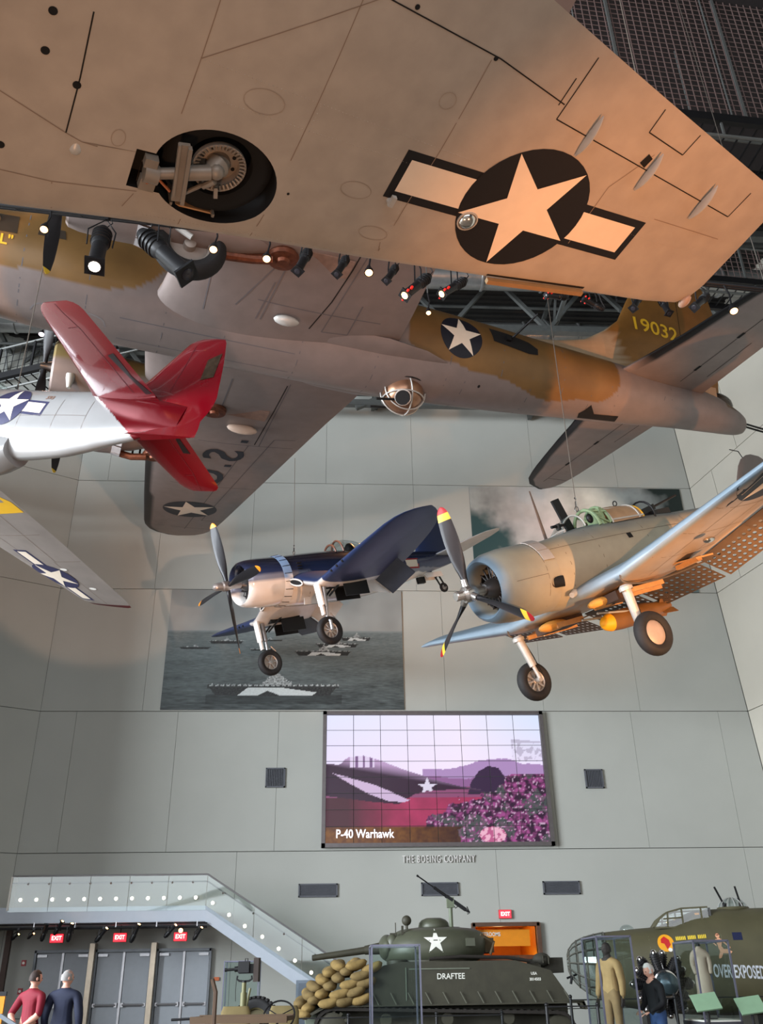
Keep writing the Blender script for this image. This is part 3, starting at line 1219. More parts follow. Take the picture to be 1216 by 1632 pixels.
# ------------------------------------------------------------------ corridor to the restrooms
cor = MB()
cx = (OX0 + OX1) / 2
D_ = 3.4
cor.box((OX0 - .05, BY + .1 + D_ / 2, OZ / 2), (.1, D_, OZ)).box((OX1 + .05, BY + .1 + D_ / 2, OZ / 2), (.1, D_, OZ))
cor.box((cx, BY + .1 + D_, OZ / 2), (OX1 - OX0 + .2, .1, OZ)).box((cx, BY + .1 + D_ / 2, OZ + .05), (OX1 - OX0, D_, .1))
tag(cor.build('trim_1', M_ORANGE, smooth=0), kind='structure')
fr = MB()
for (x, z, w, h) in ((OX0 + .03, OZ / 2, .12, OZ), (OX1 - .03, OZ / 2, .12, OZ), (cx, OZ - .04, OX1 - OX0, .12)):
    fr.box((x, BY - .06, z), (w, .2, h))
tag(fr.build('trim_2', mat('bronze_trim', S(98, 72, 58), 0.5, 0.3), smooth=0), kind='structure')
sg = empty('restroom_sign', (5.4, BY + .2, 2.86), 'orange overhead sign reading restrooms inside the corridor opening', 'sign')
MB().box((.35, 0, -.05), (2.0, .06, .5)).build('board', M_ORANGE, sg, smooth=0)
text_obj('lettering', 'RESTROOMS', .17, Matrix.Translation((-.02, -.04, .06)) @ Matrix.Rotation(math.pi / 2, 4, 'X'), M_WHITE, sg, bold=.004, sx=.8)
wd = empty('wooden_display', (6.0, BY + .7, 0), 'brown wooden display cabinet standing in the orange corridor', 'cabinet')
MB().box((0, 0, 1.15), (1.9, .5, 2.3)).build('body', M_WOOD, wd, smooth=0)
for k in range(3):
    MB().box((-.6 + k * .6, -.27, 1.5), (.46, .04, 1.2)).build('door', mat('wood_light', S(140, 92, 58), .5, var=.15), wd, smooth=0)
l = bpy.data.lights.new('corridor_lamp', 'POINT')
l.energy = 30
l.color = (1, .7, .35)
l.shadow_soft_size = .15
lo = bpy.data.objects.new('corridor_lamp', l)
COL.objects.link(lo)
lo.location = (cx, BY + 1.4, OZ - .35)


def exit_sign(p, label, w=.42, h=.27, stem=0):
    t = empty('exit_sign', p, label, 'sign', 'red exit signs')
    MB().box((0, 0, 0), (w, .09, h)).build('housing', mat('sign_housing', S(190, 60, 60), .4), t, smooth=0)
    if p[1] < 32:
        MB().cyl((0, 0, h / 2), (0, 0, 3.28 - p[2]), .015, n=8).build('stem', M_DARK, t)
    MB().box((0, -.05, 0), (w * .92, .02, h * .84)).build('lit_face', M_REDGLOW, t, smooth=0)
    text_obj('lettering', 'EXIT', h * .62, Matrix.Translation((0, -.063, 0)) @ Matrix.Rotation(math.pi / 2, 4, 'X'), mat('sign_letter', (1, .55, .5), emit=3.0, var=0), t, bold=.004, sx=.9)


exit_sign((5.93, BY - .05, 3.52), 'red lit exit sign above the orange corridor opening')
exit_sign((-8.45, 31.6, 2.93), 'red lit exit sign over the first double door from the left')
exit_sign((-6.5, 31.6, 2.93), 'red lit exit sign over the middle double door')
exit_sign((-4.62, 31.6, 2.93), 'red lit exit sign over the double door nearest the stairs')

# three double doors under the landing
DZ = 2.62
for k, (x0, x1) in enumerate(((-9.31, -7.54), (-7.4, -5.6), (-5.46, -3.72))):
    t = empty('door_%d' % (k + 1), ((x0 + x1) / 2, BY - .02, 0))
    tag(t, kind='structure')
    w = x1 - x0
    f = MB()
    for sx_ in (-1, 1):
        f.box((sx_ * (w / 2 - .03), -.05, DZ / 2), (.07, .2, DZ))
    f.box((0, -.05, DZ - .03), (w, .2, .08))
    f.build('door_frame', mat('door_frame_grey', S(108, 112, 116), .4, .4), t, smooth=0)
    MB().box((0, 0.0, DZ / 2), (.07, .14, DZ - .08)).build('mullion', M_ALU, t, smooth=0)
    for sx_ in (-1, 1):
        lw = w / 2 - .12
        lf = MB().box((sx_ * (lw / 2 + .045), -.0, DZ / 2 - .03), (lw, .06, DZ - .1)).build('door_leaf', M_DOOR, t, smooth=0)
        MB().cyl((sx_ * .1, -.12, 1.05), (sx_ * (lw + .0), -.12, 1.05), .035, n=8).box((sx_ * .1, -.07, 1.05), (.08, .14, .12)).box((sx_ * lw, -.07, 1.05), (.08, .12, .1)).build('push_bar', M_ALU, lf)
        MB().box((sx_ * (lw - .12), -.07, DZ - .16), (.3, .08, .08)).build('door_closer', M_ALU, lf, smooth=0)
for k, x in enumerate((-7.47, -5.53)):
    t = MB().box((x, BY - .22, 1.4), (.16, .34, 2.8)).build('pilaster', mat('pilaster_metal', S(190, 176, 156), .35, .5), smooth=0)
    tag(t, ['pale metal post between the left and the middle double doors', 'pale metal post between the middle and the right double doors'][k], 'post', 'posts between the doors')

# ------------------------------------------------------------------ landing and stairs
bal = empty('stair_landing', (-3.7, 30.0, 0), 'pale landing with a straight stair going down to the right', 'stairs')
L0 = -9.6
b = MB()
b.box(((L0 - 3.5) / 2 + 0, 1.3, 3.49), (abs(L0) + 3.2 - 3.5 + 3.2, 2.6, 0.44))
bal_x0 = (L0 - 0.3) - (-3.7)
b = MB().box((bal_x0 / 2, 1.28, 3.49), (-bal_x0, 2.56, .44))
b.build('slab', M_BLUEGREY, bal, smooth=0)
# far left part of the landing, bending along the left wall
b = MB()
b.prism([(bal_x0, 0), (bal_x0, 2.56), (bal_x0 - 1.4, 1.7), (bal_x0 - 5.2, -.5), (bal_x0 - 5.2, -2.6)], Matrix.Translation((0, 0, 3.27)), .44)
b.build('slab', M_WALL, bal, smooth=0)
sl = -0.61
XB = 5.9
zs = lambda x: 3.71 + sl * x
for yy in (0.0, 1.5):
    s = MB()
    Mx = Matrix(((1, 0, 0, 0), (0, 0, 1, yy - .04), (0, 1, 0, 0), (0, 0, 0, 1)))
    s.prism([(-.01, 3.71), (XB, zs(XB)), (XB - .3, zs(XB) - .3), (.0, 3.27)], Mx, .08)
    s.build('stringer', M_BLUEGREY, bal, smooth=0)
for k in range(19):
    x = .15 + k * .30
    MB().box((x, .75, zs(x) - .13), (.31, 1.46, .05)).build('tread', M_BLUEGREY, bal, smooth=0)
# balustrade: glass panes, rail, handrail, standoffs
n = 5
for k in range(n):
    a, c_ = (L0 + 3.7) + 5.9 * k / n, (L0 + 3.7) + 5.9 * (k + 1) / n
    MB().box(((a + c_) / 2, -.03, 4.08), (c_ - a - .02, .02, 1.0)).build('glass_pane', M_GLASS, bal, smooth=0)
for k in range(4):
    a, c_ = XB * k / 4, XB * (k + 1) / 4
    Mx = Matrix(((1, 0, 0, 0), (0, 0, 1, -.04), (0, 1, 0, 0), (0, 0, 0, 1)))
    MB().prism([(a + .01, zs(a) - .12), (c_ - .01, zs(c_) - .12), (c_ - .01, zs(c_) + .87), (a + .01, zs(a) + .87)], Mx, .02).build('glass_pane', M_GLASS, bal, smooth=0)
MB().tube([(L0 + 3.7, -.03, 4.59), (0, -.03, 4.59), (XB, -.03, zs(XB) + .88)], .028).build('cap_rail', M_ALU, bal)
MB().tube([(L0 + 3.7, .06, 4.40), (0, .06, 4.40), (XB, .06, zs(XB) + .66)], .022).build('handrail', M_ALU, bal)
MB().box((L0 + 3.7, .2, 4.1), (.05, .5, .95)).build('glass_edge', M_WHITE, bal, smooth=0)
sd = MB()
for k in range(9):
    sd.cyl((L0 + 4.2 + k * .62, -.05, 4.36), (L0 + 4.2 + k * .62, .06, 4.40), .03, n=8)
for k in range(6):
    x = .5 + k * .95
    sd.cyl((x, -.05, zs(x) + .64), (x, .06, zs(x) + .68), .03, n=8)
tag(sd.build('standoff', M_CHROME, bal), kind='stuff')


ORD = ['first', 'second', 'third', 'fourth', 'fifth', 'sixth', 'seventh', 'eighth', 'ninth', 'tenth', 'eleventh', 'twelfth', 'thirteenth', 'fourteenth']


def step_light(p, label):
    t = empty('step_light', p, label, 'light', 'small lights along the landing and stairs')
    MB().lathe([(0, -.01), (.05, -.01), (.065, .0), (.065, .05)], (0, 0, 0), (0, 1, 0), 12).build('housing', M_ALU, t)
    MB().ball((0, -.02, 0), (.055, .03, .055), 10, 6).build('bulb', M_GLOW, t)


for k in range(12):
    p = px(58 + 25.4 * (k - 1), 1434 - (k - 1) * .35, BY - .06)
    step_light(p, 'small round white light on the wall behind the landing glass, %s from the left' % ORD[k])
for k, q in enumerate(((339, 1439), (365, 1458), (390, 1476), (418, 1493), (444, 1512), (470, 1531), (496, 1550))):
    step_light(px(q[0], q[1], BY - .06), 'small round white light on the wall above the stair, %s going down' % ORD[k])

# pipe with stage lights under the landing
pp = empty('lighting_pipe', (-10.2, 29.85, 3.12), 'black pipe hung under the front of the landing to carry stage lights', 'pipe')
MB().cyl((0, 0, 0), (6.6, 0, 0), .035, n=8).cyl((0, 0, .1), (6.6, 0, .1), .02, n=6).build('pipe', M_DARK, pp)
for k in range(6):
    MB().box((.3 + k * 1.2, 0, .08), (.03, .06, .16)).build('bracket', M_ALU, pp, smooth=0)
# column at the bend, alarm boxes, small notices on the wall
tag(MB().box((-10.02, 31.9, 1.6), (.16, .16, 3.3)).build('trim_3', mat('dark_brown_trim', S(70, 52, 44), .6), smooth=0), kind='structure')
for q, lb in (((38, 1535), 'small red alarm box on the wall left of the doors, upper one'), ((32, 1580), 'small red alarm box on the wall left of the doors, lower one')):
    p = px(q[0], q[1], 31.8)
    t = empty('alarm_box', p, lb, 'alarm', 'red alarm boxes')
    MB().box((0, .0, 0), (.13, .08, .17)).build('case', mat('alarm_red', S(150, 30, 34), .4), t, smooth=0)
    MB().cyl((0, -.05, 0), (0, -.04, 0), .04, n=12).build('button', M_WHITE, t)
p = px(345, 1560, BY - .05)
tag(MB().box(p, (.17, .03, .1)).build('wall_notice', mat('notice_orange', S(206, 110, 66), .6), smooth=0), 'small orange notice on the wall between the doors and the stair', 'sign')
p = px(0, 1590, 24)
osn = empty('orange_panel', (p.x - .28, 24, 0), 'orange exhibit panel with a dark top edge, cut by the left frame edge', 'panel')
MB().box((0, 0, .7), (.8, .06, 1.4)).build('board', M_ORANGE, osn, smooth=0)
MB().box((0, 0, 1.44), (.84, .09, .09)).build('top_edge', M_DARK, osn, smooth=0)


# ------------------------------------------------------------------ aircraft colours
C_GULL = S(164, 156, 146)
C_OLIVE = S(118, 88, 50)
C_GREY = S(126, 114, 110)
C_NAVY = S(44, 56, 92)
C_WHITE = S(222, 216, 210)
C_BLACK = S(16, 16, 18)
C_SILVER = S(166, 166, 166)
C_RED = S(94, 3, 14)
C_SBD = S(150, 158, 150)
C_SBDTOP = S(96, 116, 132)
M_STARW = mat('marking_white', S(228, 214, 196), 0.5, var=0.03)
M_STARB = mat('marking_blue_black', S(26, 27, 38), 0.5, var=0.05)
M_STARB2 = mat('marking_blue', S(48, 48, 78), 0.5, var=0.05)
M_STARK = mat('marking_black', S(17, 14, 15), 0.55, var=0.05)
M_SEAM = mat('panel_seam', S(128, 112, 100), 0.7)
M_SEAMD = mat('panel_gap', S(20, 16, 14), 0.8)
M_GEAR = mat('gear_paint', S(176, 176, 172), 0.4, 0.2)
M_GLASSF = glass_mat('canopy_glass', (0.88, 0.93, 0.93), .16)
M_SHINY = mat('polished_skin', rough=0.28, metal=0.75, attr=True, var=0.06, scale=2)
M_GLOSS = mat('gloss_paint', rough=0.16, metal=0.0, attr=True, var=0.05, scale=2, coat=0.6)
M_HOLE = mat('void_black', (0.004, 0.004, 0.004), 0.9, var=0)
M_YEL = mat('marking_yellow', S(226, 176, 40), 0.5, var=0.03)


def surf(parent, mb, name, m, smooth=40):
    return mb.build(name, m, parent, smooth=smooth)


# ================================================================== torpedo bomber overhead
def build_torpedo_bomber():
    M = pose((0.0511579, -0.22701583, -1.13836988), (1.69391931, 5.85524105, 7.70343094)) @ Matrix.Translation((0, -5.68, 0))
    root = empty('torpedo_bomber', M, 'big pale grey bomber overhead, its wing underside with barred star filling the top', 'aircraft', 'hanging aircraft')
    le = [(0, -1.37), (1.44, -1.25), (2.37, -1.13), (3.42, -1.03), (4.63, -.94), (5.84, -.82), (7.06, -.71), (7.89, -.63), (8.2, -.56), (8.3, -.46), (8.34, -.3)]
    te = [(0, 2.75), (4.78, 1.67), (6.15, 1.36), (7.89, .99), (8.2, .93), (8.34, .86)]
    zt = [(0, .08), (8.0, .05), (8.34, .04)]
    tc = [(0, .155), (5, .12), (8.15, .085), (8.28, .06), (8.34, .02)]
    ys = span_stations(0.3, 8.1, 26) + [8.2, 8.26, 8.3, 8.33, 8.34]
    cf = lambda x, y, z: C_GULL
    w = wing(le, te, zt, tc, ys, nc=20, lower=.55, upper=1.45, flat_bottom=True, colfn=cf)
    w.f = [f for f in w.f]
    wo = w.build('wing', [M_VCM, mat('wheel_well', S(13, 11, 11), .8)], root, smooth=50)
    # cut the wheel well
    wc = Vector((-.49, 2.93, 0))
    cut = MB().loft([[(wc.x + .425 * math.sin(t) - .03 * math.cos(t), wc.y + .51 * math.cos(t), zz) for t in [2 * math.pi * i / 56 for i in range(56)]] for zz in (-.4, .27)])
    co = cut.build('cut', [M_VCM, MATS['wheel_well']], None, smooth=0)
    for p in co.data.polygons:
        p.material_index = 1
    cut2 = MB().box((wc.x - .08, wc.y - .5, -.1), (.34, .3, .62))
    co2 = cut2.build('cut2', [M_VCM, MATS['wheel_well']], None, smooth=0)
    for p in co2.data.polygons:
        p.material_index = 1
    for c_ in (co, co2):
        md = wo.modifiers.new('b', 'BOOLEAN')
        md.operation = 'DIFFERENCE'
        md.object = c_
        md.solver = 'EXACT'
    bpy.context.view_layer.update()
    # evaluate in the wing's own frame
    co.matrix_world = root.matrix_world
    co2.matrix_world = root.matrix_world
    bpy.context.view_layer.update()
    dg = bpy.context.evaluated_depsgraph_get()
    me = bpy.data.meshes.new_from_object(wo.evaluated_get(dg))
    wo.modifiers.clear()
    wo.data = me
    for c_ in (co, co2):
        bpy.data.objects.remove(c_)
    if 'Col' not in me.color_attributes:
        ca = me.color_attributes.new('Col', 'FLOAT_COLOR', 'POINT')
    ca = me.color_attributes['Col']
    arr = np.tile(np.array([*C_GULL, 1.0], dtype=np.float32), len(me.vertices))
    ca.data.foreach_set('color', arr)
    me.shade_smooth()
    me.set_sharp_from_angle(angle=math.radians(40))
    bv = bvh_of(wo)
    Y = 5.68
    sh = lambda pts: [(a, b + Y) for a, b in pts]
    seam_lines('panel_seam', [sh(l) for l in ([(1.12, -1.08), (.3, -1.08), (-.3, -1.1), (-.95, -1.1)], [(1.25, -2.23), (.36, -2.23), (-.15, -2.24)], [(-.7, -2.26), (-.97, -2.28)],
               [(.43, -3.16), (-.02, -3.17)], [(-.2, -3.17), (-.42, -3.2), (-.95, -3.38)], [(-.14, -4.6), (-.42, -3.91), (-.46, -3.79), (-.43, -3.4)],
               [(-.86, -4.9), (-.86, -3.93), (-.77, -3.31)], [(-.86, -3.93), (-1.15, -3.88)], [(.87, .89), (.46, .67)], [(.3, 1.4), (.3, 2.3)], [(1.9, -3.16), (.43, -3.16)], [(1.7, -1.5), (.43, -3.16)],
               [(-.46, -3.79), (-.5, -2.9)], [(.46, .67), (-.2, .7)], [(-.95, -2.9), (-1.02, -2.9)])],
               bv, UNDER, root, M_SEAM, w=.007, step=.4)
    seam_lines('hinge_gap', [sh(l) for l in ([(1.37, -2.9), (1.25, -2.01), (1.15, -1.01), (1.0, -.26)], [(1.42, -.22), (.87, -.25)], [(1.22, -.30), (.98, -.31)], [(.87, -.25), (.55, 2.19)], [(.55, 2.19), (.84, 2.22)],
               [(1.25, .68), (1.03, .68), (.95, 1.17), (1.16, 1.2)], [(.51, -3.91), (.03, -3.9), (-.42, -3.91)])], bv, UNDER, root, M_SEAMD, w=.011, step=.4)
    rivets('rivet_rows', [sh(r) for r in ([(.43, -3.16), (.38, -2.24), (.35, -1.66), (.3, -.6)], [(.17, -3.17), (.14, -2.23), (.13, -1.54), (.11, -1.0)], [(.28, .65), (.28, 2.3)], [(.08, 1.1), (.06, 2.3)],
               [(-.3, -1.12), (-.9, -1.12)], [(.36, -2.20), (.1, -2.20)], [(-1.0, -3.2), (-.95, -2.3), (-.9, -1.2)])], bv, UNDER, root, mat('rivet', C_GULL, .6, var=0), pitch=.032, r=.0055)
    # inspection panels outlined by seams
    for cx_, cy_, a, b_ in ((.26, -2.62, .1, .16), (-.25, -1.6, .08, .14), (.72, -1.25, .07, .07), (-.35, -3.55, .07, .05), (-.62, -1.25, .07, .14)):
        n = 20
        pts = [(cx_ + a * math.sin(2 * math.pi * k / n), cy_ + b_ * math.cos(2 * math.pi * k / n)) for k in range(n + 1)]
        seam_lines('access_panel', [sh(pts)], bv, UNDER, root, mat('panel_line_soft', S(150, 138, 126), .7), w=.006)
    insignia(root, bv, UNDER, (0.0, Y), .635, math.pi, M_STARK, M_STARW, bars=math.pi / 2, step=.25, off=.002)
    for a, b_ in ((.43, -4.15), (.15, -4.15), (-.03, -3.91), (-.65, -4.32), (-.45, -2.14), (1.27, -1.83), (1.14, -1.05)):
        r = .03 if b_ < -3 else (.012 if a < 0 else .02)
        decal('drain_hole', [circle_poly((a, b_ + Y), r, 14)], M_HOLE, bv, UNDER, root, None, .003)
    # fairings over the aileron hinges
    for k, (a, b_) in enumerate(((.84, .12), (.72, .93), (.62, 1.74))):
        mb = MB()
        for t in range(7):
            s = t / 6
            pass
        R = Matrix.Rotation(math.radians(0), 3, 'Z')
        rings = []
        for t in range(9):
            s = t / 8
            x = a + .20 - .40 * s
            rr = math.sin(math.pi * min(1, max(.03, s * .95 + .03))) ** .7
            rings.append([(x, b_ + Y + .018 * rr * math.cos(q), -.005 - .075 * rr * max(0, math.sin(q)) + .02 * rr * min(0, math.sin(q)) * -1) for q in [2 * math.pi * i / 10 for i in range(10)]])
        mb.loft(rings)
        mb.build('hinge_fairing', M_GEAR, root)
    decal('open_hatch', [[(.70 + .06, .80 + Y), (.80 + .06, .83 + Y), (.77 + .06, .90 + Y), (.67 + .06, .88 + Y)]], M_HOLE, bv, UNDER, root, None, .004)
    # landing light, small mast, tip light, drop-shaped cover
    ll = MB().ball((-.25, Y - .46, -.0), (.085, .085, .06), 20, 12).build('landing_light', mat('lamp_reflector', S(220, 214, 205), .12, 1.0, var=0), root)
    MB().lathe([(.085, 0), (.1, .004), (.1, -.01), (.085, -.012)], (-.25, Y - .46, -.006), (0, 0, 1), 20).build('rim', M_GEAR, ll)
    MB().cyl((-.26, Y - 1.27, 0), (-.26, Y - 1.27, -.06), .03, .02, 8).box((-.23, Y - 1.27, -.06), (.1, .04, .04)).build('small_mast', M_GEAR, root)
    MB().ball((-.50, Y + 2.60, .02), (.09, .05, .05), 12, 8).build('tip_light', mat('tip_lens', S(200, 170, 150), .1, var=0, trans=.4), root)
    rings = []
    for t in range(10):
        s = t / 9
        rr = .055 * math.sin(math.pi * min(1, s ** .6 * .98 + .01))
        rings.append([(-.6 + .17 * s, -3.82 + Y + rr * math.cos(q), -rr * .9 * math.sin(q)) for q in [2 * math.pi * i / 12 for i in range(12)]])
    MB().loft(rings).build('drop_cover', M_GEAR, root)
    # fixed slot in the leading edge
    decal('slot_gap', [sh([(-.80, .12), (-.77, .12), (-.64, 1.27), (-.67, 1.27)])], M_HOLE, bv, UNDER, root, .2, .004)
    mb = MB()
    mb.bar((-.835, Y + .14, .005), (-.70, Y + 1.26, -.005), .05, .05, upv=(0, 0, 1))
    mb.build('slot_lip', mat('slot_tan', S(140, 112, 76), .5), root)
    # wheel lying in the well
    c = Vector((-.40, 2.93, .06))
    ty = MB()
    prof = [(.27, -.06)] + [(.36 + .09 * math.cos(t), .09 * math.sin(t)) for t in [math.pi * k / 10 - math.pi / 2 for k in range(11)]] + [(.27, .06)]
    tyre = MB().lathe(prof + [prof[0]], c + Vector((-.03, .02, .07)), (0, 0, -1), 40).build('tyre', mat('tyre_black', (.004, .004, .004), .9, var=0), root)
    hub = MB()
    hub.lathe([(.215, .02), (.215, .06), (.20, .06), (.195, .03), (.175, .0), (.165, -.03), (.10, -.02), (.09, .02), (.04, .04), (.035, .09), (0, .09)], c, (0, 0, -1), 40)
    ho = hub.build('wheel_hub', mat('hub_paint', S(150, 140, 130), .45, .3), root)
    for k in range(36):
        a = 2 * math.pi * k / 36
        d = Vector((math.cos(a), math.sin(a), 0))
        MB().bar(c + d * .165 + Vector((0, 0, -.045)), c + d * .21 + Vector((0, 0, -.062)), .014, .02).build('rim_block', mat('gear_shade', S(134, 126, 116), .45, .2), ho, smooth=0)
    for k in range(8):
        a = 2 * math.pi * k / 8 + .2
        MB().cyl(c + Vector((.135 * math.cos(a), .135 * math.sin(a), .03)), c + Vector((.135 * math.cos(a), .135 * math.sin(a), .018)), .016, n=10).build('hub_hole', M_HOLE, ho)
    st = MB()
    A = Vector((-.56, 2.42, -.06))
    B = Vector((-.42, 2.86, -.05))
    st.cyl(A, B, .045, n=14).cyl(A.lerp(B, .55), B, .06, n=14).cyl(A - Vector((0, .05, 0)), A + Vector((0, .06, 0)), .075, n=14)
    st.cyl(B, B + Vector((0.02, .06, .08)), .06, .1, n=14)
    st.ball(B + Vector((0.02, .04, -.0)), .065, 12, 8)
    so = st.build('gear_strut', mat('gear_shade', S(134, 126, 116), .45, .2), root)
    MB().bar((-.20, 2.58, -.11), (-.70, 2.66, -.11), .085, .035, upv=(0, 0, 1)).bar((-.20, 2.62, -.14), (-.70, 2.70, -.14), .03, .05, upv=(0, 0, 1)).bar((-.2, 2.54, -.13), (-.66, 2.62, -.13), .02, .04).build('gear_door', mat('gear_shade', S(134, 126, 116), .45, .2), root, smooth=0)
    MB().cyl((-.69, 2.66, -.08), (-.56, 2.84, -.03), .018, n=8).cyl((-.56, 2.84, -.05), (-.46, 2.90, -.09), .025, n=8).bar((-.52, 2.93, -.08), (-.60, 2.95, -.1), .03, .03).ball((-.69, 2.66, -.08), .028, 8, 6).build('drag_brace', mat('gear_shade', S(134, 126, 116), .45, .2), so)
    MB().tube([(-.62, 2.40, -.1), (-.60, 2.5, -.05), (-.66, 2.6, -.08)], .012, 6).build('hose', mat('copper_hose', S(160, 96, 60), .5), so)
    MB().box((-.66, 2.42, -.04), (.1, .12, .08)).box((-.46, 2.40, -.05), (.08, .1, .08)).build('pivot_bracket', mat('gear_shade', S(134, 126, 116), .45, .2), so, smooth=0)
    # rib plate at the front of the well
    MB().box((-.87, 2.86, .12), (.015, .34, .12)).build('well_rib', mat('well_lining', S(190, 150, 110), .6), root, smooth=0)
    MB().box((-.82, 2.66, .1), (.03, .02, .22)).box((-.84, 3.02, .1), (.03, .02, .22)).build('well_bracket', mat('gear_shade', S(134, 126, 116), .45, .2), root, smooth=0)
    # rest of the aircraft (outside the frame)
    ysl = [-y for y in span_stations(0.3, 8.1, 10)] + [-8.3]
    surf(root, wing(le, te, zt, tc, ysl, nc=10, lower=.55, upper=1.45, colfn=cf), 'wing', M_VCM)
    fs = [(-4.3, .2, .5, .5, .5, 2), (-4.0, .2, .68, .7, .7, 2), (-2.8, .2, .75, .85, .85, 2.1), (-1, .3, .7, 1.1, 1.0, 2.2), (2.5, .35, .65, 1.1, 1.0, 2.2), (4, .5, .55, .9, .6, 2.1), (7.2, .6, .2, .5, .4, 2), (8.2, .7, .04, .2, .2, 2)]
    surf(root, fuselage(fs, 28, .4, colfn=cf), 'fuselage', M_VCM)
    surf(root, wing([(0, 6.2), (3, 6.7)], [(0, 8.0), (3, 7.6)], [(0, .8), (3, .8)], [(0, .1), (3, .08)], [-3, -1.5, 0, 1.5, 3], colfn=cf), 'tailplane', M_VCM)
    surf(root, wing([(.8, 6.0), (2.6, 7.1)], [(.8, 8.4), (2.6, 8.2)], [(0, 0), (3, 0)], [(0, .1), (3, .08)], [.8, 1.6, 2.6], colfn=cf, vertical=False), 'fin', M_VCM).data.transform(Matrix(((1, 0, 0, 0), (0, 0, -1, 0), (0, 1, 0, 0), (0, 0, 0, 1))))
    for k in range(3):
        prop_blade('propeller_blade', 1.9, .3, 2 * math.pi * k / 3 + .4, .12, M_VC, root, -4.55, [(.06, S(220, 180, 40))], z0=.2)
    MB().lathe([(.0, .3), (.08, .28), (.12, .1), (.14, -.1)], (-4.5, 0, .2), (-1, 0, 0), 14).build('propeller_hub', M_ALU, root)
    # suspension cables
    return root


def cable(a, b, name='suspension_cable', r=.008, label=None):
    a, b = Vector(a), Vector(b)
    t = empty(name, b, label, 'cable')
    d = a - b
    MB().cyl((0, 0, 0), d, r, n=6).build('wire', M_CABLE, t)
    k = MB()
    u = d.normalized()
    k.cyl(u * .12, u * .24, .018, n=8).cyl(u * .3, u * .33, .02, n=8)
    k.tube([u * .12 + Vector((.035 * math.cos(q), 0, .06 * math.sin(q) - .05)) for q in [2 * math.pi * i / 10 for i in range(10)]], .009, 6, closed=True)
    k.build('shackle', M_CHROME, t)
    return t


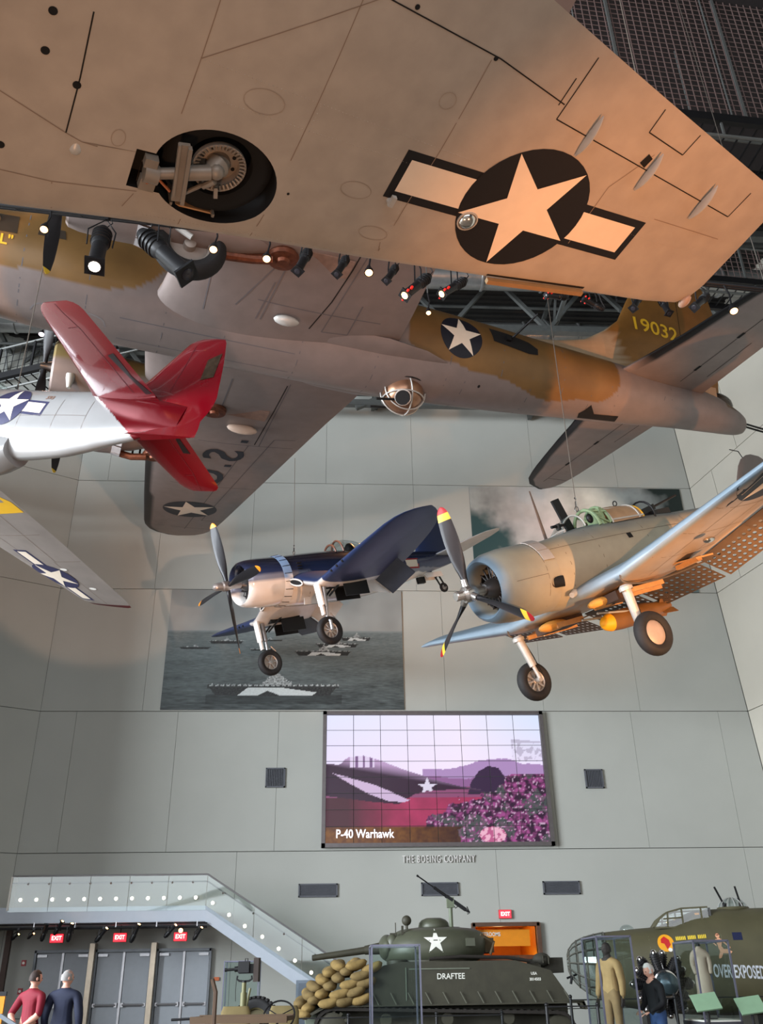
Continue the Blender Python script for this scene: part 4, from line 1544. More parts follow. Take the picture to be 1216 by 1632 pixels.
# ================================================================== heavy bomber
def build_heavy_bomber():
    M = pose((0.08954, 0.00012, 0.32085), (-9.76419, 13.68066, 14.95126))
    root = empty('heavy_bomber', M, 'huge four-engined olive and grey bomber hanging across the upper hall, tail at right', 'aircraft', 'hanging aircraft')

    def wave(x):
        return -.66 + .07 * math.sin(x * 2.3) + .06 * math.sin(x * 1.1 + 1) + (.12 * math.exp(-((x - 13.0) / .5) ** 2))

    def cf(x, y, z):
        n = mnoise.noise(Vector((x * 1.3, y * 1.3, z * 1.3)))
        ol = tuple(c * (1 + .22 * n) for c in C_OLIVE)
        if x < 6.2:
            e = max(0, (x - 5.3) / .9)
            return ol if z > wave(x) + .55 * e ** 3 else C_GREY
        if x < 11.75:
            return ol if z > .75 else C_GREY
        if x < 17.8:
            e = max(0, 1 - (x - 11.75) / .35) * .15 + max(0, (x - 17.0) / .8) ** 3 * .5
            if z > 1.12 and x > 13.5:
                return lerp3(ol, S(168, 148, 122), .65)
            return ol if z > wave(x) + e else C_GREY
        if x > 21.7 and z > .32:
            return tuple(c * .6 for c in C_OLIVE)
        return C_GREY if z < .9 else lerp3(C_GREY, ol, .5)

    fs = [(0, -.2, .04, .04, .04, 2), (.12, -.2, .32, .30, .32, 2), (.4, -.18, .58, .55, .58, 2), (.9, -.12, .82, .78, .82, 2), (1.8, -.02, 1.0, .95, 1.02, 2), (3.2, .05, 1.1, 1.1, 1.2, 2), (3.9, .05, 1.13, 1.55, 1.25, 2), (5.2, .05, 1.15, 1.55, 1.28, 2), (6.4, .05, 1.15, 1.35, 1.28, 2),
          (9, .05, 1.15, 1.28, 1.26, 2), (12, .05, 1.1, 1.18, 1.2, 2), (14, .08, 1.03, 1.08, 1.1, 2), (16, .12, .9, .95, .95, 2), (18, .16, .74, .85, .80, 2), (20, .18, .55, .78, .60, 2), (21.4, .15, .42, .66, .46, 2), (22.1, .12, .32, .42, .38, 2), (22.45, .1, .2, .25, .26, 2), (22.55, .1, .05, .06, .06, 2)]
    fo = surf(root, fuselage(fs, 112, .06, colfn=cf), 'fuselage', M_VC)
    bvf = bvh_of(fo)
    # wings
    zt = [(0, -.62), (16.3, .66)]
    le = [(0, 5.8), (1.2, 6.1), (8.34, 7.04), (11.68, 7.43), (14.71, 7.82), (15.2, 7.92), (15.69, 8.14), (16.0, 8.45), (16.2, 8.9)]
    te = [(0, 11.6), (.57, 11.5), (1.93, 11.42), (3.53, 11.27), (5.97, 11.09), (8.94, 10.88), (13.57, 10.54), (14.75, 10.42), (15.4, 10.22), (15.9, 9.85), (16.2, 9.3)]
    tc = [(0, .18), (8, .14), (15, .10), (16.0, .06), (16.2, .02)]

    def cw(x, y, z):
        a = abs(y)
        l = lerp_tab(le, a)
        if a > 7.6 and x < l + .26:
            return C_BLACK
        zz = lerp_tab(zt, a)
        return C_GREY if z < zz + .02 else C_OLIVE

    wos = []
    for sg in (1, -1):
        ys = [sg * v for v in [.3 + .45 * i for i in range(34)] + [15.45, 15.7, 15.85, 16.0, 16.1, 16.17, 16.2]]
        wos.append(surf(root, wing(le, te, zt, tc, ys, nc=22, lower=.8, upper=1.2, colfn=cw), 'wing', M_VC))
    bvw = bvh_of(*wos)
    for sg in (1, -1):
        # root fillet
        rings = []
        for x, w, h in ((6.2, .2, .06), (7.5, .34, .16), (9.5, .42, .18), (11.2, .5, .14), (12.2, .35, .08), (12.9, .05, .02)):
            rings.append([(x, sg * (.8 + w * math.cos(q)), -.62 + h * math.sin(q)) for q in [2 * math.pi * i / 12 for i in range(12)]])
        surf(root, MB().loft(rings, col=C_GREY), 'wing_fillet', M_VC)
    # markings under the starboard wing
    decal('insignia_disc', [circle_poly((9.11, 12.35), .93)], M_STARB, bvw, UNDER, root, .3, .006)
    decal('insignia_star', [star_poly((9.11, 12.35), .92, math.pi)], M_STARW, bvw, UNDER, root, .3, .012)

    def letter(ch, cx_, cy_, h, sx_=1.0, nm='wing_letter'):
        vs, f = text_flat(ch, 1.0, .012)
        # drawn with the top of the letter towards the leading edge
        k = h / .7
        v2 = [(cx_ - (y_) * k, cy_ + x_ * k * sx_) for x_, y_ in vs]
        v2 = [(a, b) for a, b in v2]
        ray = UNDER
        o = []
        for u, v in v2:
            hh = bvw.ray_cast(Vector((u, v, -6)), Vector((0, 0, 1)), 12)
            o.append(hh[0] + Vector((0, 0, -.012)) if hh[0] else Vector((u, v, -.5)))
        MB().add(o, f).build(nm, M_STARB, root, smooth=0)

    letter('S', 9.15, 6.55, 1.15, 1.35)
    letter('O', 9.0, 8.75, 1.15, 1.3)
    for d in ((9.42, 5.3), (9.4, 7.45)):
        decal('wing_dot', [[(d[0] - .1, d[1] - .1), (d[0] + .1, d[1] - .1), (d[0] + .1, d[1] + .1), (d[0] - .1, d[1] + .1)]], M_STARB, bvw, UNDER, root, None, .01)
    L = [[(10.0, 8.9), (9.75, 13.6)], [(9.75, 13.6), (10.5, 13.6)], [(11.2, 4.9), (10.2, 5.0), (10.0, 8.9)], [(7.6, 1.6), (8.2, 3.2)], [(7.3, 5.6), (10.9, 5.6)], [(9.6, 5.6), (9.35, 14.9)], [(8.0, 9.6), (10.8, 9.6)], [(7.9, 14.7), (10.4, 14.7)], [(8.2, 1.3), (8.3, 3.0)], [(9.6, 1.2), (9.9, 5.6)]]
    L += [[(a, -b) for a, b in l] for l in L]
    L += [[(7.0, -1.2), (6.9, -3.0)], [(8.1, -1.3), (8.2, -2.5)], [(9.6, -1.2), (10.2, -1.2), (10.2, -2.2)], [(8.0, -1.9), (10.8, -1.7)]]
    seam_lines('panel_seam', L, bvw, UNDER, root, mat('panel_seam_grey', S(96, 92, 94), .7), w=.03, step=.6, off=.004)
    seam_lines('hinge_gap', [[(9.3, -1.25), (9.5, -2.2), (9.6, -3.2), (9.7, -5.5)], [(9.55, 1.3), (9.65, 3.0), (9.75, 5.5)]], bvw, UNDER, root, M_SEAMD, w=.03, step=.4)
    fl = [[(x, -1.0), (x, .9)] for x in (1.9, 3.4, 7.6, 9.3, 11.1, 12.9, 14.3, 16.1, 17.8, 19.6)]
    seam_lines('fuselage_seam', [[(x, z) for z in (-1.0, -.5, 0, .5, .9)] for x in (3.4, 4.7, 12.9, 14.3, 16.1, 17.8, 19.6)], bvf, PORT, root, mat('panel_seam_grey', S(96, 92, 94), .7), w=.02, step=.3)
    seam_lines('belly_seam', [[(x, y) for y in (-.8, -.4, 0, .4, .8)] for x in (3.4, 4.7, 6.3, 7.6, 9.3, 11.1, 13.4, 15.2, 17.0)] + [[(5.4, -.55), (9.2, -.55)], [(5.4, .55), (9.2, .55)], [(5.4, 0), (9.2, 0)]], bvf, UNDER, root, mat('panel_seam_grey', S(96, 92, 94), .7), w=.02, step=.3)
    # rounded door outline on the belly ahead of the wing
    n = 24
    pts = [(4.4 + .75 * math.copysign(abs(math.cos(2 * math.pi * k / n)) ** .4, math.cos(2 * math.pi * k / n)), .0 + .5 * math.copysign(abs(math.sin(2 * math.pi * k / n)) ** .4, math.sin(2 * math.pi * k / n))) for k in range(n + 1)]
    seam_lines('door_outline', [pts], bvf, UNDER, root, mat('panel_seam_soft', S(118, 112, 112), .7), w=.03, step=.3)
    # fuselage star, waist window, nose windows, nose name
    decal('insignia_disc', [circle_poly((13.12, .10), .56)], M_STARB, bvf, PORT, root, .15, .006)
    decal('insignia_star', [star_poly((13.12, .10), .56, math.pi / 2)], M_STARW, bvf, PORT, root, .15, .012)
    q = [(14.42, .62), (14.5, .18), (15.55, .14), (15.66, .22), (15.6, .42), (15.3, .58)]
    decal('waist_window', [[(13.95, .60), (14.01, .18), (15.0, .08), (15.27, .12), (15.29, .30), (15.05, .46), (14.45, .58)]], M_HOLE, bvf, PORT, root, .15, .01)
    g = MB().cyl((14.45, -.8, .32), (14.75, -1.75, .6), .028, n=8).cyl((14.7, -1.6, .56), (14.78, -1.85, .63), .02, n=8).box((14.42, -.9, .36), (.12, .35, .14))
    g.build('waist_gun', M_DARK, root)
    decal('nose_window', [[(3.6, .08), (3.62, .3), (4.1, .32), (4.14, .1)]], mat('window_dark', S(60, 52, 44), .15, var=0), bvf, PORT, root, .2, .008)
    decal('nose_window', [[(2.5, -.02), (2.52, .46), (3.2, .48), (3.22, -.0)]], mat('window_dark', S(60, 52, 44), .15, var=0), bvf, PORT, root, .2, .008)
    MB().ball((2.75, -1.02, .28), (.14, .1, .14), 12, 8).build('gun_socket', mat('socket_metal', S(190, 150, 110), .4, .5), root)
    MB().cyl((2.75, -1.05, .3), (2.1, -1.9, .95), .03, n=8).build('cheek_gun', M_DARK, root)
    vs, f = text_flat('MY GAL SAL"', .30, .006)
    decal('nose_name', None, M_YEL, bvf, lambda u, v: ((u, -6, v), (0, 1, 0)), root, flat=([(2.30 + x, -.17 + y - .02 * x) for x, y in vs], f), off=.012)
    # nose glazing ribs
    gz = MB()
    for k in range(8):
        a = 2 * math.pi * k / 8
        gz.tube([(x, math.cos(a) * w, -.2 + math.sin(a) * w) for x, w in ((.0, .03), (.12, .32), (.4, .58), (.9, .83))], .02, 6)
    gz.build('nose_frame', M_GEAR, root)
    # ball turret
    bt = MB().ball((12.05, .02, -1.12), (.50, .50, .52), 28, 18, col=S(150, 112, 88)).build('ball_turret', M_SHINY, root)
    ring = lambda R_, nrm, c: [Vector(c) + frame(nrm) @ Vector((R_ * math.cos(q), R_ * math.sin(q), 0)) for q in [2 * math.pi * i / 28 for i in range(28)]]
    cbt = Vector((12.05, .02, -1.12))
    for nrm, o, R_ in (((0, 1, 0), (0, -.15, 0), .515), ((0, 1, 0), (0, .15, 0), .515), ((1, 0, .2), (0, 0, 0), .535), ((0, 0, 1), (0, 0, -.2), .50), ((0, 0, 1), (0, 0, .12), .56)):
        MB().tube(ring(R_, nrm, cbt + Vector(o)), .018, 6, closed=True).build('turret_rib', M_GEAR if o[2] < .1 else M_DARK, bt)
    dv = (Matrix(M.to_3x3()).inverted() @ (CAM - M @ cbt)).normalized()
    MB().cyl(cbt + Vector((-.1, -.3, -.28)), cbt + Vector((-.2, -.45, -.42)), .17, n=18).build('sight_window', M_HOLE, bt)
    MB().tube(ring(.18, (.35, .7, .62), cbt + Vector((-.17, -.42, -.38))), .02, 6, closed=True).build('window_ring', M_GEAR, bt)
    for sg in (-1, 1):
        MB().cyl(cbt + Vector((0, .2 * sg, -.3)), cbt + Vector((-.75, .2 * sg, -.42)), .03, n=8).build('gun_barrel', M_DARK, bt)
    # tailplane, fin
    sle = [(0, 17.9), (2.2, 18.42), (3.8, 18.66), (5.6, 19.0), (6.2, 19.18), (6.6, 19.45), (6.85, 19.95)]
    ste = [(0, 20.85), (1.8, 20.75), (5.6, 20.55), (6.2, 20.45), (6.6, 20.3), (6.85, 20.05)]
    stc = [(0, .11), (6, .08), (6.85, .03)]
    cs = lambda x, y, z: C_BLACK if x < lerp_tab(sle, abs(y)) + .2 and abs(y) > .9 else (C_GREY if z < .6 else C_OLIVE)
    sts = []
    for sg in (1, -1):
        ys = [sg * v for v in [.1, .8, 1.5, 2.5, 3.5, 4.5, 5.3, 5.8, 6.2, 6.4, 6.6, 6.72, 6.8, 6.85]]
        sts.append(surf(root, wing(sle, ste, [(0, .55), (7, .55)], stc, ys, nc=22, colfn=cs), 'tailplane', M_VC))
    bvs = bvh_of(*sts)
    seam_lines('elevator_gap', [[(19.75, .8), (19.75, 6.2)], [(19.75, -.8), (19.75, -6.2)], [(19.75, 5.9), (20.45, 5.9)], [(20.3, 1.2), (20.25, 2.9)], [(20.3, -1.2), (20.25, -2.9)]], bvs, UNDER, root, M_SEAMD, w=.018)
    for yy in (1.5, 3.1, 4.7, -1.5, -3.1, -4.7):
        decal('hinge_slot', [[(19.7, yy - .12), (19.78, yy - .12), (19.78, yy + .12), (19.7, yy + .12)]], M_HOLE, bvs, UNDER, root, None, .006)
    MB().box((20.15, .62, .35), (1.5, .5, .3), Matrix.Rotation(.05, 3, 'Z')).build('tailplane_slot', M_HOLE, root)
    fle = [(.9, 11.4), (1.0, 12.2), (1.13, 14.2), (1.3, 15.7), (1.42, 16.4), (1.68, 17.35), (2.15, 18.05), (2.6, 18.55), (3.3, 18.9), (4.4, 19.5), (4.75, 19.9), (4.9, 20.5)]
    fte = [(.6, 21.6), (1.0, 21.8), (3.5, 22.1), (4.4, 21.9), (4.75, 21.5), (4.9, 21.0)]
    cfin = lambda x, y, z: (lambda n: (lerp3(S(176, 152, 124), C_OLIVE, .15 + .2 * n) if x < 18.15 + .35 * math.sin(y * 1.5) and y < 2.9 else tuple(c * (1 + .2 * n) for c in S(128, 88, 42))))(mnoise.noise(Vector((x * 2, y * 4, 0))))
    hs = [.9, 1.0, 1.13, 1.3, 1.42, 1.55, 1.68, 1.9, 2.15, 2.4, 2.6, 2.95, 3.3, 3.8, 4.2, 4.5, 4.7, 4.82, 4.9]
    fin = wing(fle, fte, [(0, 0)], [(.9, .035), (1.4, .045), (2.2, .08), (4.5, .08), (4.9, .04)], hs, nc=30, colfn=None)
    fin.v = [(x, -z, y) for x, y, z in fin.v]
    fin.c = [cfin(x, z, 0) for x, y, z in fin.v]
    fin_o = surf(root, fin, 'fin', M_VC)
    bvn = bvh_of(fin_o)
    vs, f = text_flat('19032', .62, .008)
    decal('serial_number', None, M_YEL, bvn, PORT, root, flat=([(19.68 + x * 1.05, 2.5 + y - .04 * x) for x, y in vs], f), off=.012)
    seam_lines('rudder_gap', [[(20.6, 1.1), (20.6, 4.8)]], bvn, PORT, root, M_SEAMD, w=.02)
    tg = MB()
    for dz in (0, .14):
        tg.cyl((22.3, -.08 + dz * .9, .12), (23.9, -.1 + dz * .9, .0), .028, n=8)
    tg.build('tail_guns', M_DARK, root)
    MB().ball((21.7, 0, .62), (.5, .26, .32), 16, 10).build('gunner_window', mat('window_dark', S(60, 52, 44), .15, var=0), root)
    MB().box((21.2, -.25, .75), (.5, .06, .35)).build('gunner_side_window', mat('window_pale', S(170, 140, 110), .2, var=0), root)
    decal('tail_wheel_door', [[(16.9, -.12), (17.1, -.42), (17.35, -.16), (18.1, -.18), (18.15, .08), (17.0, .1)]], M_HOLE, bvf, UNDER, root, .2, .01)
    decal('drain_hole', [circle_poly((13.8, -.55), .035, 12)], M_HOLE, bvf, UNDER, root, None, .006)
    # engines
    for i, (yy, dx, zc) in enumerate(((3.25, 0, -.38), (-3.25, 0, -.38), (6.5, .55, -.12), (-6.5, .55, -.12))):
        col_top = S(120, 108, 72)
        cn = lambda x, y, z, zc=zc: col_top if z > zc - .1 else C_GREY
        nb = MB()
        n2 = []
        for x, r, zz in ((5.38, .62, 0), (5.45, .60, 0), (6.4, .56, -.04), (7.3, .42, -.06), (8.2, .22, -.02), (8.8, .05, .05)) if dx == 0 else ((5.38, .62, 0), (5.45, .60, 0), (5.9, .52, -.02), (6.4, .36, .0), (6.9, .18, .04), (7.3, .05, .08)):
            n2.append([(x + dx, yy + r * math.cos(q), zc + zz + r * math.sin(q)) for q in [2 * math.pi * k / 24 for k in range(24)]])
        nb.loft(n2, colfn=cn)
        en = nb.build('engine_nacelle', M_VC, root)
        nb = MB()
        nb.lathe([(.40, 1.2), (.46, .3), (.52, .04), (.60, .0), (.66, .05), (.70, .25), (.71, .9), (.69, 1.25)], (4.15 + dx, yy, zc), (1, 0, 0), 32, colfn=cn)
        nb.build('cowling', M_VC, en)
        cfp = MB()
        for k in range(14):
            a = 2 * math.pi * k / 14
            d = Vector((0, math.cos(a), math.sin(a)))
            cfp.bar(Vector((5.38 + dx, yy, zc)) + d * .69, Vector((5.62 + dx, yy, zc)) + d * .74, .28, .015, upv=d)
        cfp.build('cowl_flaps', mat('flap_grey', S(160, 158, 160), .5), en)
        MB().lathe([(0, .25), (.05, .25), (.1, .12), (.13, .0), (.2, -.1), (.42, -.2)], (4.12 + dx, yy, zc), (-1, 0, 0), 18).build('hub', mat('hub_dark', S(60, 52, 48), .35, .6), en)
        MB().lathe([(0, 0), (.5, 0), (.5, .02), (0, .02)], (4.6 + dx, yy, zc), (1, 0, 0), 24).build('engine_face', M_HOLE, en)
        for k in range(3):
            prop_blade('propeller_blade', 1.76, .30, math.radians([186, 172, 190, 180][i]) + 2 * math.pi * k / 3, .12, M_VC, en, 3.98 + dx, [(.055, S(224, 184, 50))], y0=yy, z0=zc, tw=(70, 40))
        for sg in (-1, 1):
            sl_ = MB()
            for k in range(3):
                sl_.box((6.0 + k * .2 + dx, yy + sg * .5, zc - .33), (.05, .12, .28), Matrix.Rotation(.4 * sg, 3, 'X'))
            sl_.build('louvre', M_HOLE, en, smooth=0)
        # turbo-supercharger under the nacelle
        zb = zc - .42 if dx == 0 else zc - .66
        tx = 8.15 if dx == 0 else 7.1
        tb = MB().lathe([(0, .1), (.12, .1), (.15, .04), (.30, .02), (.32, -.06), (.28, -.14)], (tx, yy, zb + .02), (0, 0, -1), 20)
        tb.build('turbocharger', mat('burnt_metal', S(104, 60, 42), .45, .6, var=.3, scale=12), en)
        MB().tube([(5.2 + dx, yy + .2, zc - .5), (5.7 + dx, yy + .22, zc - .62), (tx - .6, yy + .1, zb - .05), (tx - .2, yy, zb - .03)], .1, 10).build('exhaust_pipe', MATS['burnt_metal'], en)
        if dx == 0:
            MB().box((8.9, yy, zb + .18), (1.3, .55, .04)).build('scorched_panel', mat('scorched', S(120, 96, 84), .5, var=.2), en)
        if abs(yy) < 4:
            c = Vector((6.35, yy, -1.0))
            gw = landing_wheel(en, c, .70, .42, (0, -1 if yy < 0 else 1, 0), M_RUBBER, mat('hub_grey', S(150, 140, 132), .5, .3), spokes=0)
            MB().cyl(c + Vector((0, .28, 0)), Vector((5.7, yy + .28, zc - .3)), .06, n=10).cyl(c + Vector((0, -.28, 0)), Vector((5.7, yy - .28, zc - .3)), .06, n=10).build('gear_leg', M_GEAR, en)
            MB().cyl((4.6, yy - .5, zc - .4), (4.6, yy - .5, zc - .75), .12, .05, n=12).build('drain_fairing', M_GEAR, en)
    MB().ball((8.7, -1.6, -.98), (.28, .14, .1), 14, 8).build('belly_blister', M_GEAR, root)
    MB().ball((9.1, 4.2, -.62), (.42, .13, .14), 14, 8).build('wing_blister', mat('blister_pale', S(196, 176, 160), .5), root)
    MB().lathe([(.0, .45), (.2, .42), (.3, .2), (.1, .0)], (2.6, .1, -1.15), (0, 0, -1), 18).build('chin_fairing', M_DARK, root)
    return root


# ================================================================== red-tailed silver fighter
def build_red_tail():
    M = pose((-0.16454, 0.33283, -0.45894), (-10.15522, 15.07363, 11.17957))
    root = empty('fighter_aircraft', M, 'polished silver fighter with a bright red tail, cut by the left edge', 'aircraft', 'hanging aircraft')
    xb = lambda z: 8.30 - 1.5 * max(-.35, min(.4, z)) + .0
    cf = lambda x, y, z: C_RED if x > xb(z) else C_SILVER
    fs = [(0, 0, .03, .03, .03, 2), (.25, 0, .26, .26, .26, 2), (.62, 0, .4, .42, .42, 2), (1.5, 0, .45, .5, .55, 2.2), (2.5, 0, .47, .56, .62, 2.3), (4, 0, .48, .6, .74, 2.3), (5, .0, .47, .64, .8, 2.2), (6, .05, .42, .56, .70, 2.1), (6.6, .08, .38, .50, .80, 2), (7.4, .12, .32, .44, .78, 2), (8.0, .14, .26, .42, .68, 2), (8.3, .15, .22, .40, .60, 2), (8.8, .13, .16, .34, .46, 2), (9.0, .12, .13, .30, .40, 2), (9.5, .1, .05, .25, .30, 2)]
    xs_extra = [7.7 + .025 * k for k in range(50)]
    fo = fuselage(fs, 128, .14, colfn=cf, extra=xs_extra)
    fo = surf(root, fo, 'fuselage', mat('fighter_skin', rough=.22, metal=.35, attr=True, var=.05, scale=2))
    bf = bvh_of(fo)
    # radiator scoop
    rings = []
    for x, hw, zc, h in ((3.7, .22, -.75, .05), (3.8, .26, -.78, .14), (4.4, .30, -.80, .24), (5.2, .32, -.80, .30), (5.9, .30, -.74, .30), (6.35, .27, -.64, .28), (6.55, .25, -.56, .24)):
        rings.append([(x, hw * math.copysign(abs(math.cos(q)) ** .7, math.cos(q)), zc + h * math.copysign(abs(math.sin(q)) ** .7, math.sin(q))) for q in [2 * math.pi * i / 24 for i in range(24)]])
    surf(root, MB().loft(rings, col=C_SILVER), 'radiator_scoop', MATS['fighter_skin'])
    le = [(0, 2.2), (1, 2.33), (3.26, 2.69), (5.45, 3.10), (5.6, 3.22)]
    te = [(0, 4.95), (2.7, 4.80), (5.3, 4.50), (5.55, 4.40), (5.6, 4.28)]
    zt = [(0, -.56), (5.6, -.07)]
    tc = [(0, .15), (5.4, .11), (5.6, .03)]
    cw = lambda x, y, z: C_RED if abs(y) > 5.46 else S(168, 158, 152)
    ws = []
    for sg in (1, -1):
        ws.append(surf(root, wing(le, te, zt, tc, [sg * v for v in [.2, .8, 1.5, 2.2, 3, 3.8, 4.6, 5.2, 5.44, 5.47, 5.5, 5.55, 5.58, 5.6]], nc=18, lower=.8, upper=1.2, colfn=cw), 'wing', mat('fighter_wing', rough=.38, metal=.45, attr=True, var=.12, scale=1.5)))
    bw = bvh_of(*ws)
    insignia(root, bw, UNDER, (3.42, 4.22), .50, math.pi, M_STARB2, M_STARW, bars=math.pi / 2, step=.2, off=.003)
    decal('yellow_band', [[(2.3, 1.52), (4.95, 1.52), (4.95, 1.86), (2.3, 1.86)]], M_YEL, bw, UNDER, root, .2, .004)
    decal('yellow_band', [[(2.3, -1.52), (4.95, -1.52), (4.95, -1.86), (2.3, -1.86)]], M_YEL, bw, UNDER, root, .2, .004)
    seam_lines('panel_seam', [[(4.15, 1.9), (4.0, 3.6)], [(4.0, 3.6), (4.65, 3.6)], [(3.95, 3.6), (3.85, 5.4)], [(3.3, 2.0), (3.5, 5.4)], [(2.5, 2.6), (4.8, 2.6)]], bw, UNDER, root, M_SEAM, w=.012)
    for p in ((3.95, 3.9), (4.05, 4.7)):
        decal('lamp_lens', [circle_poly(p, .09, 14, .05)], mat('lens_white', S(240, 236, 230), .2, var=0), bw, UNDER, root, None, .008)
    # fuselage star with bars, number, seams
    R_ = .37
    cc = (6.26, .02)
    ray = PORT
    insignia(root, bf, ray, cc, R_, math.pi / 2, M_STARB2, M_STARW, bars=-.06, step=.12, off=.003)
    vs, f = text_flat('593', .11, .002)
    decal('number', None, mat('number_brown', S(120, 84, 64), .6), bf, ray, root, flat=([(7.0 + x, .20 + y) for x, y in vs], f), off=.005)
    seam_lines('fuselage_seam', [[(x, z) for z in (-.5, -.3, -.1, .1, .3, .5)] for x in (6.62, 7.32, 7.9)] + [[(5.4, -.2), (6.6, -.17), (7.9, -.1)], [(5.4, -.42), (6.6, -.38)]], bf, ray, root, mat('silver_seam', S(120, 112, 108), .5, .4), w=.009, step=.15)
    # tail surfaces
    cr = lambda x, y, z: C_RED
    sle = [(0, 7.66), (.26, 7.77), (1.80, 8.04), (1.92, 8.10), (1.98, 8.22)]
    ste = [(0, 8.97), (1.80, 8.84), (1.92, 8.80), (1.98, 8.66)]
    stn = []
    for sg in (1, -1):
        stn.append(surf(root, wing(sle, ste, [(0, .33), (2, .33)], [(0, .12), (1.8, .09), (1.98, .03)], [sg * v for v in (.05, .5, 1, 1.5, 1.8, 1.88, 1.94, 1.98)], nc=14, colfn=cr), 'tailplane', M_GLOSS))
        # fillet at the root
        if sg < 0:
            MB().loft([[(x, sg * (.16 + .04 * w) + sg * w * .07 * math.cos(q), .33 + .045 * w * math.sin(q)) for q in [2 * math.pi * i / 10 for i in range(10)]] for x, w in ((7.45, .1), (7.8, 1.1), (8.4, 1), (8.95, .3))], col=C_RED).build('root_fillet', M_GLOSS, root)
    bs = bvh_of(*stn)
    m_rs = mat('red_seam', S(70, 8, 16), .5)
    seam_lines('elevator_gap', [[(8.62, .3), (8.55, 1.5), (8.42, 1.95)], [(8.62, -.3), (8.55, -1.5), (8.42, -1.95)], [(8.35, 1.55), (8.55, 1.55)], [(8.35, -1.55), (8.55, -1.55)]], bs, UNDER, root, m_rs, w=.014)
    for sg in (1, -1):
        decal('trim_tab', [[(8.82, sg * .25), (8.93, sg * .25), (8.90, sg * 1.05), (8.79, sg * 1.05)]], mat('tab_black', S(24, 20, 22), .3), bs, UNDER, root, None, .006)
    fle = [(-.30, 9.1), (.25, 8.6), (.3, 7.9), (.45, 7.75), (.6, 8.1), (.78, 8.34), (1.2, 8.53), (1.62, 8.72), (1.70, 8.80), (1.73, 8.92)]
    fte = [(-.30, 9.3), (-.25, 9.5), (-.15, 9.75), (.05, 9.88), (.38, 9.92), (1.16, 9.64), (1.62, 9.44), (1.70, 9.38), (1.73, 9.2)]
    fin = wing(fle, fte, [(0, 0)], [(-.3, .02), (0, .07), (.8, .1), (1.6, .08), (1.73, .02)], [-.3, -.25, -.15, 0, .15, .25, .3, .45, .6, .78, 1, 1.2, 1.4, 1.62, 1.70, 1.73], nc=16)
    fin.v = [(x, -z, y) for x, y, z in fin.v]
    fin.c = [C_RED] * len(fin.v)
    fno = surf(root, fin, 'fin', M_GLOSS)
    bn = bvh_of(fno)
    seam_lines('rudder_gap', [[(9.08, .15), (8.98, 1.2), (8.92, 1.55)], [(8.75, 1.5), (9.0, 1.42)]], bn, PORT, root, m_rs, w=.014)
    decal('rudder_tab', [[(9.62, .86), (9.75, .86), (9.62, 1.38), (9.50, 1.38)]], mat('tab_grey', S(90, 74, 60), .2, .7, var=.4, scale=14), bn, PORT, root, None, .006)
    # front end, outside the frame
    for k in range(4):
        prop_blade('propeller_blade', 1.7, .3, math.pi / 2 * k + .5, .2, M_VC, root, .35, [(.06, S(220, 180, 40))])
    MB().ball((4.3, 0, .62), (1.0, .34, .42), 20, 12).build('canopy', M_GLASSF, root)
    return root


